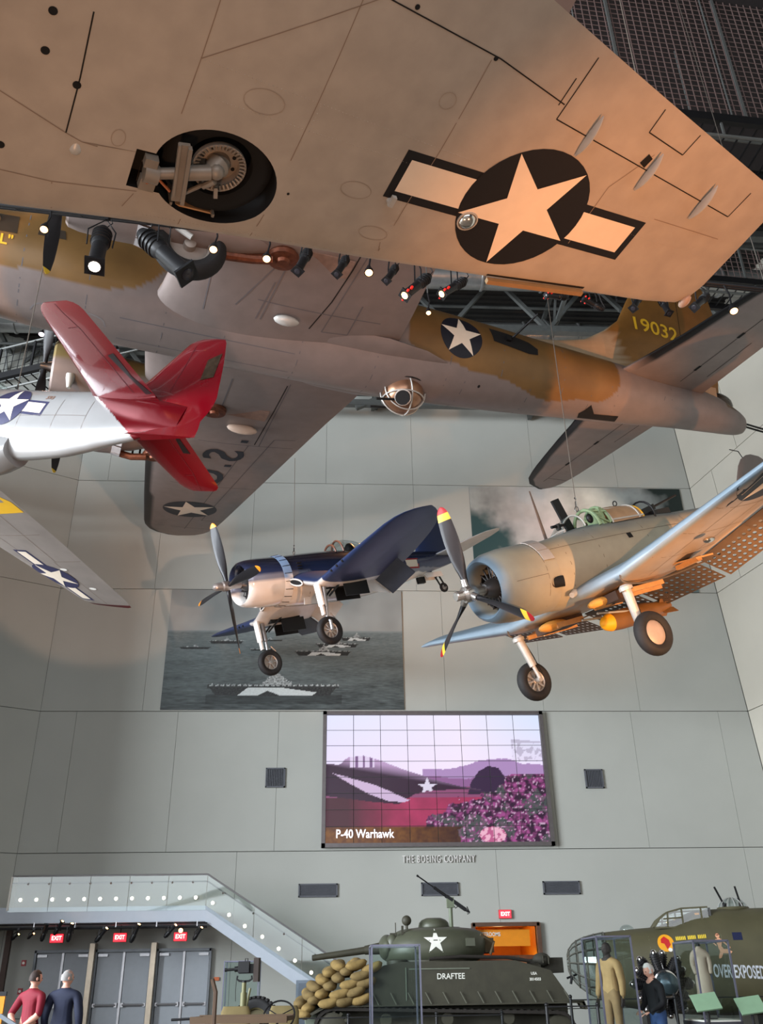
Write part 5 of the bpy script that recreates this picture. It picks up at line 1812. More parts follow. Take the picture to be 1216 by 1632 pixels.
# ================================================================== gull-winged fighter
def build_gull_fighter():
    M = pose((0.10301, -0.30183, 0.53398), (-3.42463, 24.09647, 11.68466))
    root = empty('fighter_aircraft', M, 'dark blue and white gull-winged fighter with wheels down and a four-bladed propeller', 'aircraft', 'hanging aircraft')

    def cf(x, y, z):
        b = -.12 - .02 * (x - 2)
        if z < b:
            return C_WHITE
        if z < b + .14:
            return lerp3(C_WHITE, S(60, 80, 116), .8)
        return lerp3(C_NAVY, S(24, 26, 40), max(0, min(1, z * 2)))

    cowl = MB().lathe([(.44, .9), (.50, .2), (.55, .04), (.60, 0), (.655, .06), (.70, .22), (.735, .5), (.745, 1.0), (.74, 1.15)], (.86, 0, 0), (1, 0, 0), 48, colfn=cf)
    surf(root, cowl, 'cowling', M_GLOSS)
    band = MB().lathe([(.745, 0), (.765, .06), (.79, .27), (.75, .28), (.7, .1)], (2.0, 0, 0), (1, 0, 0), 48, colfn=lambda x, y, z: C_WHITE if z < -.1 else S(120, 146, 180))
    bo = surf(root, band, 'cowl_flap_ring', M_VC)
    for k in range(20):
        a = 2 * math.pi * k / 20
        d = Vector((0, math.sin(a), math.cos(a)))
        MB().bar(Vector((2.02, 0, 0)) + d * .762, Vector((2.26, 0, 0)) + d * .793, .016, .012, upv=d).build('flap_gap', M_HOLE, bo, smooth=0)
    fs = [(2.1, 0, .70, .70, .74, 2), (2.4, 0, .72, .74, .80, 2.1), (3.2, 0, .70, .78, .84, 2.1), (4.2, 0, .66, .80, .84, 2.1), (5.2, 0, .58, .76, .78, 2.1), (6.5, .05, .46, .60, .64, 2), (7.8, .12, .32, .44, .44, 2), (9.0, .2, .16, .3, .26, 2), (9.85, .25, .03, .1, .1, 2)]
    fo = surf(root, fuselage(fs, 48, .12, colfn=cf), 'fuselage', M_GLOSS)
    bf = bvh_of(fo)
    MB().lathe([(0, 0), (.5, 0), (.5, .02), (0, .02)], (1.5, 0, 0), (1, 0, 0), 24).build('engine_back', M_HOLE, root)
    radial_engine(root, 1.2, .55, mat('engine_dark', S(48, 46, 46), .4, .6), mat('engine_grey', S(70, 68, 68), .35, .6))
    hb = MB().lathe([(0, .0), (.05, .005), (.10, .05), (.12, .13), (.12, .28), (.15, .32), (.15, .5), (.1, .62), (.1, .9)], (.02, 0, 0), (1, 0, 0), 24)
    hb.build('propeller_hub', mat('hub_metal', S(176, 168, 164), .3, .7, var=.03), root)
    for a in (2, 88, 176, 266.5):
        prop_blade('propeller_blade', 2.0, .31, math.radians(a), .12, M_VC, root, .49, [(.075, S(232, 140, 36))], tw=(60, 32))
    # gull wing
    le = [(.4, 2.25), (1.2, 2.2), (1.95, 2.2), (3.9, 2.32), (5.2, 2.44), (5.6, 2.54), (5.85, 2.70), (6.02, 2.92), (6.12, 3.15), (6.18, 3.35)]
    te = [(.4, 4.9), (1.95, 4.85), (3.5, 4.72), (4.6, 4.52), (5.2, 4.32), (5.6, 4.10), (5.85, 3.88), (6.02, 3.68), (6.12, 3.52), (6.18, 3.42)]
    zt = [(.4, -.12), (1.0, -.36), (1.95, -.74), (6.22, -.10)]
    tc = [(.4, .16), (2, .15), (5.2, .1), (6.1, .05), (6.22, .02)]
    cw = lambda x, y, z: (C_WHITE if z < lerp_tab(zt, abs(y)) + .03 else C_NAVY) if abs(y) < 2.25 else C_NAVY
    ws = []
    for sg in (1, -1):
        ws.append(surf(root, wing(le, te, zt, tc, [sg * v for v in (.4, .7, 1.0, 1.3, 1.6, 1.85, 2.0, 2.15, 2.24, 2.28, 2.7, 3.2, 3.7, 4.2, 4.7, 4.95, 5.2, 5.4, 5.6, 5.73, 5.85, 5.95, 6.02, 6.08, 6.12, 6.16, 6.18)], nc=16, lower=.8, upper=1.2, colfn=cw), 'wing', M_VC))
        # root air intake
        ik = MB().box((2.19, sg * 1.0, -.38), (.06, .62, .15), Matrix.Rotation(-sg * .40, 3, 'X')).build('air_intake', M_HOLE, root)
        MB().tube([(2.17, sg * (.68 + .64 * (math.cos(q) * .5 + .5)), -.38 - sg * 0 - .40 * (.64 * math.cos(q) * .5) + .10 * math.sin(q)) for q in [2 * math.pi * i / 16 for i in range(16)]], .025, 6, closed=True, col=C_WHITE).build('intake_lip', M_VC, ik)
        for k in range(3):
            yy = 2.75 + k * .28
            MB().cyl((lerp_tab(le, yy) - .02, sg * yy, lerp_tab(zt, yy)), (lerp_tab(le, yy) + .04, sg * yy, lerp_tab(zt, yy)), .035, n=10).build('gun_port', M_HOLE, root)
    bw = bvh_of(*ws)
    mfl = lambda c: c
    # lowered flaps
    for sg in (1, -1):
        for y0, y1, col in ((.75, 1.85, C_WHITE), (1.95, 3.3, S(70, 72, 84))):
            z0, z1 = lerp_tab(zt, y0), lerp_tab(zt, y1)
            x0, x1 = lerp_tab(te, y0) - .55, lerp_tab(te, y1) - .55
            c, s = math.cos(.75), math.sin(.75)
            A = [(x0, sg * y0, z0 - .06), (x1, sg * y1, z1 - .06), (x1 + .72 * c, sg * y1, z1 - .06 - .72 * s), (x0 + .72 * c, sg * y0, z0 - .06 - .72 * s)]
            vs = A + [(p[0] + .03, p[1], p[2] + .035) for p in A]
            MB().add(vs, [(0, 1, 2, 3), (4, 7, 6, 5), (0, 4, 5, 1), (1, 5, 6, 2), (2, 6, 7, 3), (3, 7, 4, 0)], 0, col).build('flap', M_VC, root, smooth=0)
    # landing gear
    for sg in (1, -1):
        c = Vector((2.36, sg * 1.80, -2.10))
        g = MB().cyl(c + Vector((.0, -.0, .25)), (2.42, sg * 1.86, -1.35), .045, n=12).cyl((2.4, sg * 1.85, -1.4), (2.45, sg * 1.9, -.75), .075, n=12)
        g.cyl(c + Vector((0, -sg * .1, 0)), c + Vector((0, sg * .16, 0)), .04, n=10)
        g.tube([c + Vector((0, sg * .14, 0)), c + Vector((.02, sg * .13, .25)), c + Vector((.0, 0, .34))], .045, 8)
        go = g.build('gear_leg', M_ALU, root)
        MB().tube([(2.52, sg * 1.8, -1.6), (2.66, sg * 1.8, -1.78), (2.5, sg * 1.8, -1.95)], .018, 6).build('torque_link', M_ALU, go)
        MB().box((2.24, sg * 1.9, -1.05), (.05, .26, .66)).box((2.24, sg * 1.88, -1.5), (.05, .14, .3)).build('leg_fairing', mat('gear_white', C_WHITE, .45), root, smooth=0)
        MB().cyl((2.5, sg * 1.7, -1.15), (3.05, sg * 1.6, -.72), .03, n=8).cyl((2.5, sg * 2.0, -1.15), (3.05, sg * 2.1, -.72), .03, n=8).build('drag_strut', M_DARK, root)
        landing_wheel(root, c, .415, .22, (0, -1, 0), M_RUBBER, mat('hub_alu', S(170, 168, 166), .4, .6), spokes=9 if sg < 0 else 6)
        for yy in (1.62, 2.12):
            MB().box((3.42, sg * yy, -1.02), (.85, .03, .42)).build('wheel_door', M_DARK, root, smooth=0)
        MB().box((3.2, sg * 1.87, -.80), (1.1, .42, .12)).build('wheel_bay', M_HOLE, root, smooth=0)
    # oil cooler door and belly detail
    MB().box((3.1, -.35, -.80), (.75, .04, .22), Matrix.Rotation(.3, 3, 'X')).build('belly_door', mat('gear_white', C_WHITE, .45), root, smooth=0)
    decal('belly_mark', [[(4.1, -.9), (4.4, -.95), (4.42, -.75), (4.15, -.72)]], M_HOLE, bw, UNDER, root, None, .01)
    # tail wheel
    c = Vector((8.72, 0.05, -.80))
    landing_wheel(root, c, .17, .11, (0, -1, 0), M_RUBBER, M_ALU)
    MB().cyl(c + Vector((0, -.09, 0)), (8.5, -.09, -.35), .03, n=8).cyl(c + Vector((0, .1, 0)), (8.5, .1, -.35), .03, n=8).cyl((8.5, 0, -.4), (8.15, 0, -.15), .05, n=8).build('tail_gear_leg', M_DARK, root)
    for sg in (1, -1):
        MB().box((8.25, sg * .17, -.36), (.75, .02, .2), Matrix.Rotation(sg * .35, 3, 'X')).build('tail_wheel_door', mat('gear_white', C_WHITE, .45), root, smooth=0)
    MB().box((7.75, 0, -.48), (.3, .12, .22)).build('tail_wheel_bay', M_DARK, root, smooth=0)
    # canopy
    cp = MB()
    rings = []
    for x, w, h in ((4.05, .30, .02), (4.25, .33, .20), (4.5, .34, .42), (4.9, .35, .48), (5.3, .33, .42), (5.7, .28, .25), (6.0, .2, .05)):
        rings.append([(x, w * math.cos(q), .68 + h * math.sin(q)) for q in [math.pi * i / 14 for i in range(15)]])
    cp.loft(rings, cap=False, open_ring=True)
    cp = cp.build('canopy', M_GLASSF, root)
    for x, w, h in ((4.05, .30, .03), (4.35, .335, .27), (4.65, .345, .40), (5.7, .28, .22)):
        MB().tube([(x, w * math.cos(q), .68 + (h + .05) * math.sin(q)) for q in [math.pi * i / 14 for i in range(15)]], .034, 6, col=S(110, 70, 54)).build('canopy_frame', M_VC, cp)
    MB().ball((5.15, 0, .62), (.22, .26, .42), 12, 8).build('headrest', M_DARK, root)
    MB().box((4.9, 0, .70), (1.5, .5, .06)).build('cockpit_floor', M_DARK, root, smooth=0)
    # tail
    sle = [(0, 8.55), (1.8, 8.9), (2.3, 9.08), (2.55, 9.35)]
    ste = [(0, 9.9), (1.8, 9.82), (2.3, 9.72), (2.55, 9.5)]
    cs = lambda x, y, z: S(190, 190, 188) if z < .36 else C_NAVY
    for sg in (1, -1):
        surf(root, wing(sle, ste, [(0, .35), (3, .35)], [(0, .1), (2.55, .05)], [sg * v for v in (.05, .6, 1.2, 1.8, 2.1, 2.3, 2.45, 2.52, 2.55)], colfn=cs), 'tailplane', M_VC)
    fle = [(.2, 7.4), (.5, 7.85), (1.3, 8.15), (1.8, 8.35), (2.0, 8.5), (2.08, 8.75)]
    fte = [(.2, 9.95), (.7, 9.9), (1.5, 9.6), (1.8, 9.42), (2.0, 9.2), (2.08, 8.95)]
    fin = wing(fle, fte, [(0, 0)], [(.2, .09), (1.8, .07), (2.08, .03)], [.2, .5, .7, 1, 1.3, 1.5, 1.65, 1.8, 1.9, 2.0, 2.05, 2.08])
    fin.v = [(x, -z, y) for x, y, z in fin.v]
    fin.c = [C_NAVY] * len(fin.v)
    surf(root, fin, 'fin', M_VC)
    mred = mat('marking_red', S(150, 24, 30), .5)
    ray = PORT
    for sgn in (-1, 1):
        decal('insignia_bar_border', [[(6.55 + sgn * .36, -.12), (6.55 + sgn * 1.02, -.12), (6.55 + sgn * 1.02, .22), (6.55 + sgn * .36, .22)]], mred, bf, ray, root, .2, .004)
        decal('insignia_bar', [[(6.55 + sgn * .36, -.07), (6.55 + sgn * .96, -.07), (6.55 + sgn * .96, .17), (6.55 + sgn * .36, .17)]], M_STARW, bf, ray, root, .2, .008)
    decal('insignia_disc', [circle_poly((6.55, .05), .42)], M_STARB2, bf, ray, root, .15, .011)
    decal('insignia_star', [star_poly((6.55, .05), .4, math.pi / 2)], M_STARW, bf, ray, root, .15, .015)
    seam_lines('fuselage_seam', [[(x, z) for z in (-.7, -.4, 0, .4, .7)] for x in (2.9, 3.7, 5.6, 6.9)], bf, PORT, root, M_SEAMD, w=.012, step=.2)
    for k in range(3):
        MB().box((2.62, -.72, .12 + k * .09), (.16, .05, .03)).build('cooling_slot', M_HOLE, root, smooth=0)
    return root


# ================================================================== dive bomber
def build_dive_bomber():
    M = pose((2.54208, -8.39648, 9.7625), (2.0329, 14.19774, 7.33401))
    root = empty('dive_bomber', M, 'weathered grey-blue dive bomber with perforated flaps and a three-bladed propeller at right', 'aircraft', 'hanging aircraft')

    def cf(x, y, z):
        n = mnoise.noise(Vector((x * 1.5, y * 1.5, z * 1.5)))
        t = max(0, min(1, (z - .35) * 2.5 + n * .5))
        return lerp3(S(166, 158, 138), S(120, 128, 130), t)

    cfc = lambda x, y, z: lerp3(cf(x, y, z), C_SBDTOP, max(0, min(1, 1.2 - (x - .72) * 5)))
    surf(root, MB().lathe([(.38, .9), (.43, .2), (.46, .05), (.51, .0), (.57, .05), (.63, .2), (.665, .5), (.67, 1.0), (.66, 1.30), (.62, 1.30)], (.72, 0, 0), (1, 0, 0), 56, colfn=cfc), 'cowling', M_VC)
    fs = [(1.9, 0, .60, .60, .62, 2), (2.3, .0, .64, .64, .68, 2), (2.9, .02, .64, .68, .72, 2.1), (3.4, .03, .64, .72, .76, 2.1), (5, .05, .58, .68, .72, 2.1), (6.3, .1, .45, .58, .6, 2), (8, .2, .27, .44, .4, 2), (9.5, .3, .1, .25, .2, 2), (9.9, .3, .03, .08, .06, 2)]
    fo = surf(root, fuselage(fs, 48, .12, colfn=cf), 'fuselage', M_VC)
    bf = bvh_of(fo)
    MB().lathe([(0, 0), (.46, 0), (.46, .02), (0, .02)], (1.45, 0, 0), (1, 0, 0), 24).build('engine_back', M_HOLE, root)
    radial_engine(root, 1.05, .48, mat('engine_dark', S(48, 46, 46), .4, .6), mat('engine_grey', S(70, 68, 68), .35, .6))
    mt = mat('hub_bright', S(200, 196, 192), .22, .9, var=.05)
    hub = MB().lathe([(0, 0), (.07, 0), (.085, .02), (.085, .16), (.14, .2), (.15, .3), (.14, .42), (.09, .46), (.07, .8)], (.12, 0, 0), (1, 0, 0), 20)
    ho = hub.build('propeller_hub', mt, root)
    for a in (-3, 117, 237):
        d = Vector((0, math.sin(math.radians(a)), math.cos(math.radians(a))))
        MB().cyl(Vector((.40, 0, 0)) + d * .08, Vector((.40, 0, 0)) + d * .26, .075, .06, n=14).build('blade_clamp', mt, ho)
        MB().cyl(Vector((.30, .0, 0)) + Matrix.Rotation(math.radians(60), 3, 'X') @ d * .12, Vector((.5, 0, 0)) + Matrix.Rotation(math.radians(60), 3, 'X') @ d * .12, .03, n=8).build('counterweight', mt, ho)
        prop_blade('propeller_blade', 1.62, .29, math.radians(a), .2, M_VC, root, .42, [(.16, S(228, 190, 60)), (.08, S(150, 24, 30))], tw=(56, 26))
    # upper cowl plates and exhaust
    bc = bvh_of(*[o for o in root.children if o.name.startswith('cowling')])
    for k in range(3):
        a0 = math.radians(22 + k * 19)
        a1 = math.radians(40 + k * 19)
        R_ = .682
        vs = []
        for x in (1.72, 1.98):
            for j in range(5):
                a = a0 + (a1 - a0) * j / 4
                vs.append((x, -R_ * math.sin(a), R_ * math.cos(a)))
        fs_ = [(j, j + 1, j + 6, j + 5) for j in range(4)]
        vs += [(x, y * 1.025, z * 1.025) for x, y, z in vs]
        fs_ += [tuple(i + 10 for i in f) for f in fs_] + [(0, 5, 15, 10), (4, 9, 19, 14), (0, 1, 2, 3, 4, 14, 13, 12, 11, 10), (5, 6, 7, 8, 9, 19, 18, 17, 16, 15)]
        MB().add(vs, fs_, 0, S(176, 172, 168)).build('cowl_plate', M_VC, root, smooth=0)
    MB().lathe([(.10, .0), (.085, .02), (.085, -.1), (.0, -.1)], (1.85, -.60, -.26), (0, -1, -.3), 16, col=S(70, 48, 38)).build('exhaust_outlet', M_VC, root)
    MB().cyl((1.85, -.56, -.26), (2.0, -.66, -.29), .1, n=14).build('exhaust_hole', M_HOLE, root)
    MB().cyl((2.30, -.50, -.52), (2.14, -.56, -.56), .07, .05, n=12).build('intake', M_GEAR, root)
    decal('access_hole', [[(4.05, .22), (4.18, .22), (4.18, .33), (4.05, .33)]], M_HOLE, bf, PORT, root, None, .006)
    seam_lines('fuselage_seam', [[(x, z) for z in (-.6, -.4, 0, .4, .6)] for x in (2.35, 3.2, 4.6, 6.0)] + [[(2.1, .35), (6, .32)]], bf, PORT, root, mat('seam_tan', S(110, 100, 84), .7), w=.012, step=.2)
    seam_lines('cowl_seam', [[(1.72, z) for z in (-.6, -.4, 0, .4, .6)], [(1.0, -.1), (1.72, -.1)]], bc, PORT, root, mat('seam_tan', S(110, 100, 84), .7), w=.010, step=.15)
    # wings
    le = [(0, 2.25), (1.65, 2.28), (4.9, 2.66), (5.4, 2.80), (5.8, 3.02), (6.1, 3.38), (6.25, 3.7), (6.33, 4.0)]
    te = [(0, 5.0), (1.65, 5.0), (4.9, 4.72), (5.4, 4.66), (5.8, 4.58), (6.1, 4.45), (6.25, 4.32), (6.33, 4.2)]
    zt = [(0, -.60), (1.65, -.58), (4.9, -.02), (6.33, .16)]
    tc = [(0, .15), (1.65, .15), (5, .1), (6.2, .05), (6.33, .02)]
    cw = lambda x, y, z: S(140, 158, 172) if x < lerp_tab(le, abs(y)) + .06 else ((S(170, 134, 96) if abs(y) < 1.6 and x > 2.5 else S(160, 148, 138)) if z < lerp_tab(zt, abs(y)) else S(110, 128, 140))
    ws = []
    for sg in (1, -1):
        ws.append(surf(root, wing(le, te, zt, tc, [sg * v for v in (.0, .5, 1, 1.4, 1.65, 2.1, 2.7, 3.3, 3.9, 4.5, 4.9, 5.15, 5.4, 5.6, 5.8, 5.95, 6.1, 6.18, 6.25, 6.3, 6.33)], nc=22, lower=.8, upper=1.2, colfn=cw), 'wing', M_VC))
        # joint band
        pts = []
        for s in [i / 16 for i in range(17)]:
            th = naca((1 - math.cos(math.pi * s)) / 2, .15) * 2.73
            pts.append((2.275 + 2.72 * (1 - math.cos(math.pi * s)) / 2, sg * 1.65, -.66 - th * .8 - .006))
        MB().tube([(2.275 + 2.72 * (1 - math.cos(math.pi * s)) / 2, sg * 1.65, -.66 + naca((1 - math.cos(math.pi * s)) / 2, .15) * 2.73 * 1.2) for s in [i / 16 for i in range(8, -1, -1)]] + pts[1:], .018, 6).build('joint_band', mat('band_dark', S(84, 76, 68), .5), root)
    bw = bvh_of(*ws)
    decal('insignia_disc', [circle_poly((3.25, -4.62), .78)], M_STARB, bw, UNDER, root, .2, .004)
    decal('insignia_star', [star_poly((3.25, -4.62), .77, math.pi)], M_STARW, bw, UNDER, root, .2, .008)
    decal('insignia_disc', [circle_poly((3.72, 4.75), .72)], M_STARB, bw, UNDER, root, .2, .004)
    decal('insignia_star', [star_poly((3.72, 4.75), .71, math.pi)], M_STARW, bw, UNDER, root, .2, .008)
    seam_lines('wing_seam', [[(2.9, -1.7), (3.2, -5.2)], [(3.6, -1.7), (3.8, -5.2)]] + [[(lerp_tab(le, y) + .1, -y), (4.1, -y)] for y in (2.3, 3.0, 3.7, 4.4, 5.1)], bw, UNDER, root, mat('seam_tan', S(110, 100, 84), .7), w=.010)
    MB().ball((3.0, -3.05, -.62), (.13, .07, .05), 12, 8).build('landing_light', mat('lamp_reflector', S(220, 214, 205), .12, 1.0, var=0), root)
    # wing-root shade: yellowish primer bay under the centre section
    mat('primer_ochre', S(176, 134, 88), .6, var=.15)
    for sg in (1, -1):
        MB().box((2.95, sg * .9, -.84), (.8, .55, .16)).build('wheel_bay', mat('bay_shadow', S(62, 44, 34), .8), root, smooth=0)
        MB().box((3.2, sg * 1.2, -.88), (.9, .05, .12)).box((2.9, sg * .55, -.88), (.7, .05, .10)).box((3.0, sg * 1.45, -.86), (.9, .05, .08)).build('bay_rib', MATS['primer_ochre'], root, smooth=0)
        MB().ball((2.62, sg * .72, -.84), (.34, .2, .10), 14, 8).build('bay_fairing', mat('primer_yellow', S(206, 150, 72), .6), root)
        # plate with small racks near the joint
        MB().box((3.55, sg * 2.05, -.70), (.45, .75, .03), Matrix.Rotation(-sg * .15, 3, 'X')).box((3.55, sg * 2.05, -.75), (.12, .5, .08)).build('rack_plate', MATS['primer_ochre'], root, smooth=0)
    # perforated dive flaps
    mfl = mat('flap_metal', S(88, 80, 76), .5, .3, var=.1)
    mflo = mat('flap_inner', S(176, 92, 42), .6, var=.1)

    def flap(A, B, d, nrow, parent, nm='dive_flap', hole=.036, m=None):
        """plate with round holes between A and B, chord vector d"""
        A, B, d = Vector(A), Vector(B), Vector(d)
        e = B - A
        L, Wd = e.length, d.length
        cell = Wd / nrow
        ncol = max(1, int(L / (cell * 1.0)))
        cx_ = L / ncol
        ex, ed = e.normalized(), d.normalized()
        nn = ex.cross(ed).normalized()
        mb = MB()
        for th in (0, .012):
            vs, fs_ = [], []
            for i in range(ncol):
                for j in range(nrow):
                    c = A + ex * (cx_ * (i + .5)) + ed * (cell * (j + .5)) + nn * th
                    o = len(vs)
                    for k in range(8):
                        a = math.pi / 4 * k
                        ca, sa = math.cos(a), math.sin(a)
                        s = 1 / max(abs(ca), abs(sa))
                        vs.append(c + ex * (ca * s * cx_ / 2) + ed * (sa * s * cell / 2))
                    solid = nrow > 3 and j == 0
                    rr = hole if not solid else hole * .02
                    for k in range(8):
                        a = math.pi / 4 * k
                        vs.append(c + ex * (math.cos(a) * rr) + ed * (math.sin(a) * rr))
                    for k in range(8):
                        k2 = (k + 1) % 8
                        fs_.append((o + k, o + k2, o + 8 + k2, o + 8 + k))
            mb.add(vs, fs_)
        return mb.build(nm, m or mfl, parent, smooth=0)

    ang = .55
    for sg in (1, -1):
        # centre-section flap, then outboard segments hanging from the hinge line
        segs = [(0.05, 1.55), (1.72, 2.9), (2.95, 4.2)]
        for y0, y1 in segs:
            z0, z1 = lerp_tab(zt, y0) - .12, lerp_tab(zt, y1) - .10
            x0, x1 = lerp_tab(te, y0) - .74, lerp_tab(te, y1) - .68
            flap((x0, sg * y0, z0), (x1, sg * y1, z1), (.78 * math.cos(ang), 0, -.78 * math.sin(ang)), 6, root, hole=.038)
            if y0 > 1:
                flap((x0 + .05, sg * y0, z0 + .22), (x1 + .05, sg * y1, z1 + .20), (.62 * math.cos(.35), 0, .62 * math.sin(.35)), 5, root, hole=.038)
    # gear
    for sg in (1, -1):
        c = Vector((2.48, sg * 1.66, -1.68))
        top = Vector((2.40, sg * 1.56, -.76))
        g = MB().cyl(c + Vector((0, -sg * .20, .02)), c.lerp(top, .35) + Vector((0, -sg * .13, 0)), .04, n=12).cyl(c.lerp(top, .3) + Vector((0, -sg * .14, 0)), top, .075, .085, n=14).cyl(c + Vector((0, -sg * .22, 0)), c + Vector((0, 0, 0)), .05, n=10).lathe([(.12, 0), (.12, .06), (.08, .1)], top - Vector((0, 0, .1)), (0, 0, 1), 14)
        g.build('gear_leg', mat('leg_grey', S(180, 176, 170), .4, .3), root)
        MB().tube([c + Vector((.1, -sg * .2, .1)), c.lerp(top, .5) + Vector((.12, -sg * .1, 0)), top + Vector((.08, 0, 0))], .01, 6).build('brake_hose', M_DARK, root)
        landing_wheel(root, c, .385, .24, (0, -1, 0), M_RUBBER, mat('wheel_disc_tan', S(166, 150, 140), .5, .2) if sg < 0 else mat('hub_alu', S(170, 168, 166), .4, .6), spokes=0 if sg < 0 else 8, disc=sg < 0)
    # cockpit: windscreen, frames, sliding hood, open rear, guns
    rings = []
    for x, w, h in ((2.88, .26, .02), (3.05, .30, .20), (3.22, .32, .30), (3.38, .33, .32)):
        rings.append([(x, w * math.cos(q), .70 + h * math.sin(q)) for q in [math.pi * i / 12 for i in range(13)]])
    ws_ = MB().loft(rings, cap=False, open_ring=True).build('windscreen', M_GLASSF, root)
    for x, w, h in ((2.90, .265, .03), (3.38, .33, .32)):
        MB().tube([(x, w * math.cos(q), .70 + h * math.sin(q)) for q in [math.pi * i / 12 for i in range(13)]], .018, 6).build('windscreen_frame', M_GEAR, ws_)
    MB().cyl((3.02, 0, .80), (3.02, 0, .92), .05, n=10).cyl((2.85, 0, .88), (3.2, 0, .88), .03, n=8).build('gun_sight', M_DARK, root)
    mg = mat('zinc_green', S(124, 150, 116), .6)
    ck = MB().box((3.65, 0, .58), (.7, .6, .12))
    ck.build('cockpit_floor', M_DARK, root, smooth=0)
    MB().tube([(3.75, .36 * math.cos(q), .66 + .42 * math.sin(q)) for q in [math.pi * i / 12 for i in range(13)]], .035, 8).tube([(4.05, .36 * math.cos(q), .66 + .44 * math.sin(q)) for q in [math.pi * i / 12 for i in range(13)]], .03, 8).bar((3.75, -.33, .85), (4.05, -.34, .66), .03, .03).bar((3.75, -.2, 1.02), (4.05, -.34, .9), .03, .03).bar((3.8, .2, 1.0), (4.05, -.1, .66), .03, .03).build('rollover_frame', mg, root)
    MB().box((3.95, -.1, .80), (.08, .42, .42)).build('seat_back', mg, root, smooth=0)
    MB().ball((3.72, -.18, .86), (.07, .06, .1), 10, 8).build('headrest', M_DARK, root)
    rings = []
    for x, w, h in ((4.08, .37, .42), (4.5, .375, .42), (4.85, .37, .38), (4.98, .365, .34)):
        rings.append([(x, w * math.cos(q), .64 + h * math.sin(q)) for q in [math.pi * i / 14 for i in range(15)]])
    hood = MB().loft(rings, cap=False, open_ring=True).build('sliding_hood', mat('hood_pane', S(168, 140, 110), .25, var=.1, scale=5), root)
    for x, w, h in ((4.08, .38, .43), (4.86, .375, .39), (4.98, .37, .35)):
        MB().tube([(x, w * math.cos(q), .64 + h * math.sin(q)) for q in [math.pi * i / 14 for i in range(15)]], .018, 6).build('hood_frame', M_YEL if x > 4.9 else M_GEAR, hood)
    MB().bar((4.08, -.375, .70), (4.98, -.37, .68), .03, .03).bar((4.08, -.22, .99), (4.98, -.21, .93), .02, .02).build('hood_rail', M_GEAR, hood, smooth=0)
    gn = MB()
    for dy in (-.09, .09):
        gn.cyl((5.55, dy, .84), (6.5, dy, 1.02), .022, n=8).box((5.5, dy, .83), (.4, .07, .12), Matrix.Rotation(-.18, 3, 'Y'))
    gn.tube([(5.35, .34 * math.cos(q), .70 + .34 * math.sin(q)) for q in [2 * math.pi * i / 20 for i in range(20)]], .022, 6, closed=True)
    gn.box((5.75, 0, .68), (.5, .4, .18)).tube([(5.2, .2, .75), (5.3, .3, .95), (5.5, .2, .9)], .04, 6)
    gn.build('rear_guns', M_DARK, root)
    MB().tube([(4.75, .05 * math.cos(q), 1.11 + .05 * math.sin(q)) for q in [2 * math.pi * i / 12 for i in range(12)]], .012, 6, closed=True).cyl((4.75, 0, 1.0), (4.75, 0, 1.07), .01, n=6).build('ring_sight', M_DARK, root)
    # radio mast and blade behind the windscreen
    MB().loft([[(2.60 + .07 * t + w * math.cos(q), 0 + .4 * w * math.sin(q), .62 + 1.05 * t) for q in [2 * math.pi * i / 8 for i in range(8)]] for t, w in ((0, .045), (.5, .035), (1, .018))]).build('radio_mast', mat('mast_grey', S(84, 78, 76), .5), root)
    MB().bar((3.50, .3, 1.5), (3.62, .3, .7), .05, .2, upv=(1, 0, 0)).build('hood_blade', M_DARK, root, smooth=0)
    # tail
    ct = lambda x, y, z: S(140, 140, 132)
    sle = [(0, 8.1), (2.0, 8.5), (2.5, 8.8), (2.7, 9.1)]
    ste = [(0, 9.9), (2.0, 9.75), (2.5, 9.5), (2.7, 9.2)]
    for sg in (1, -1):
        surf(root, wing(sle, ste, [(0, .35), (3, .35)], [(0, .1), (2.7, .05)], [sg * v for v in (.05, .8, 1.5, 2.0, 2.3, 2.5, 2.62, 2.7)], colfn=ct), 'tailplane', M_VC)
    fle = [(.3, 7.9), (.6, 8.3), (1.1, 8.8), (1.45, 9.1), (1.6, 9.3), (1.68, 9.55)]
    fte = [(.3, 10.2), (1.1, 10.35), (1.45, 10.2), (1.6, 10.0), (1.68, 9.75)]
    fin = wing(fle, fte, [(0, 0)], [(.3, .09), (1.68, .04)], [.3, .6, .9, 1.1, 1.3, 1.45, 1.55, 1.6, 1.65, 1.68])
    fin.v = [(x, -z, y) for x, y, z in fin.v]
    fin.c = [S(110, 100, 96)] * len(fin.v)
    surf(root, fin, 'fin', M_VC)
    MB().tube([(9.4, 0, 1.62), (9.35, 0, 1.8), (9.0, -.05, 1.86)], .012, 6).build('wire_post', M_DARK, root)
    # bomb crutch
    MB().cyl((2.9, -.22, -.95), (4.3, -.10, -1.12), .02, n=8).cyl((2.9, .22, -.95), (4.3, .10, -1.12), .02, n=8).build('bomb_crutch', M_GEAR, root)
    # bomb hung under the belly
    b = empty('bomb', M @ Matrix.Translation((3.1, -.0, -1.15)), 'dark olive bomb with a bright yellow nose under the dive bomber belly', 'bomb')
    MB().lathe([(.17, .22), (.19, .5), (.19, 1.2), (.12, 1.7), (.06, 1.95)], (0, 0, 0), (1, 0, 0), 24, cap=True).build('body', mat('bomb_olive', S(120, 84, 42), .5), b)
    MB().lathe([(0, 0), (.06, .02), (.13, .1), (.172, .225)], (0, 0, 0), (1, 0, 0), 24).build('nose', mat('bomb_yellow', S(236, 170, 30), .5), b)
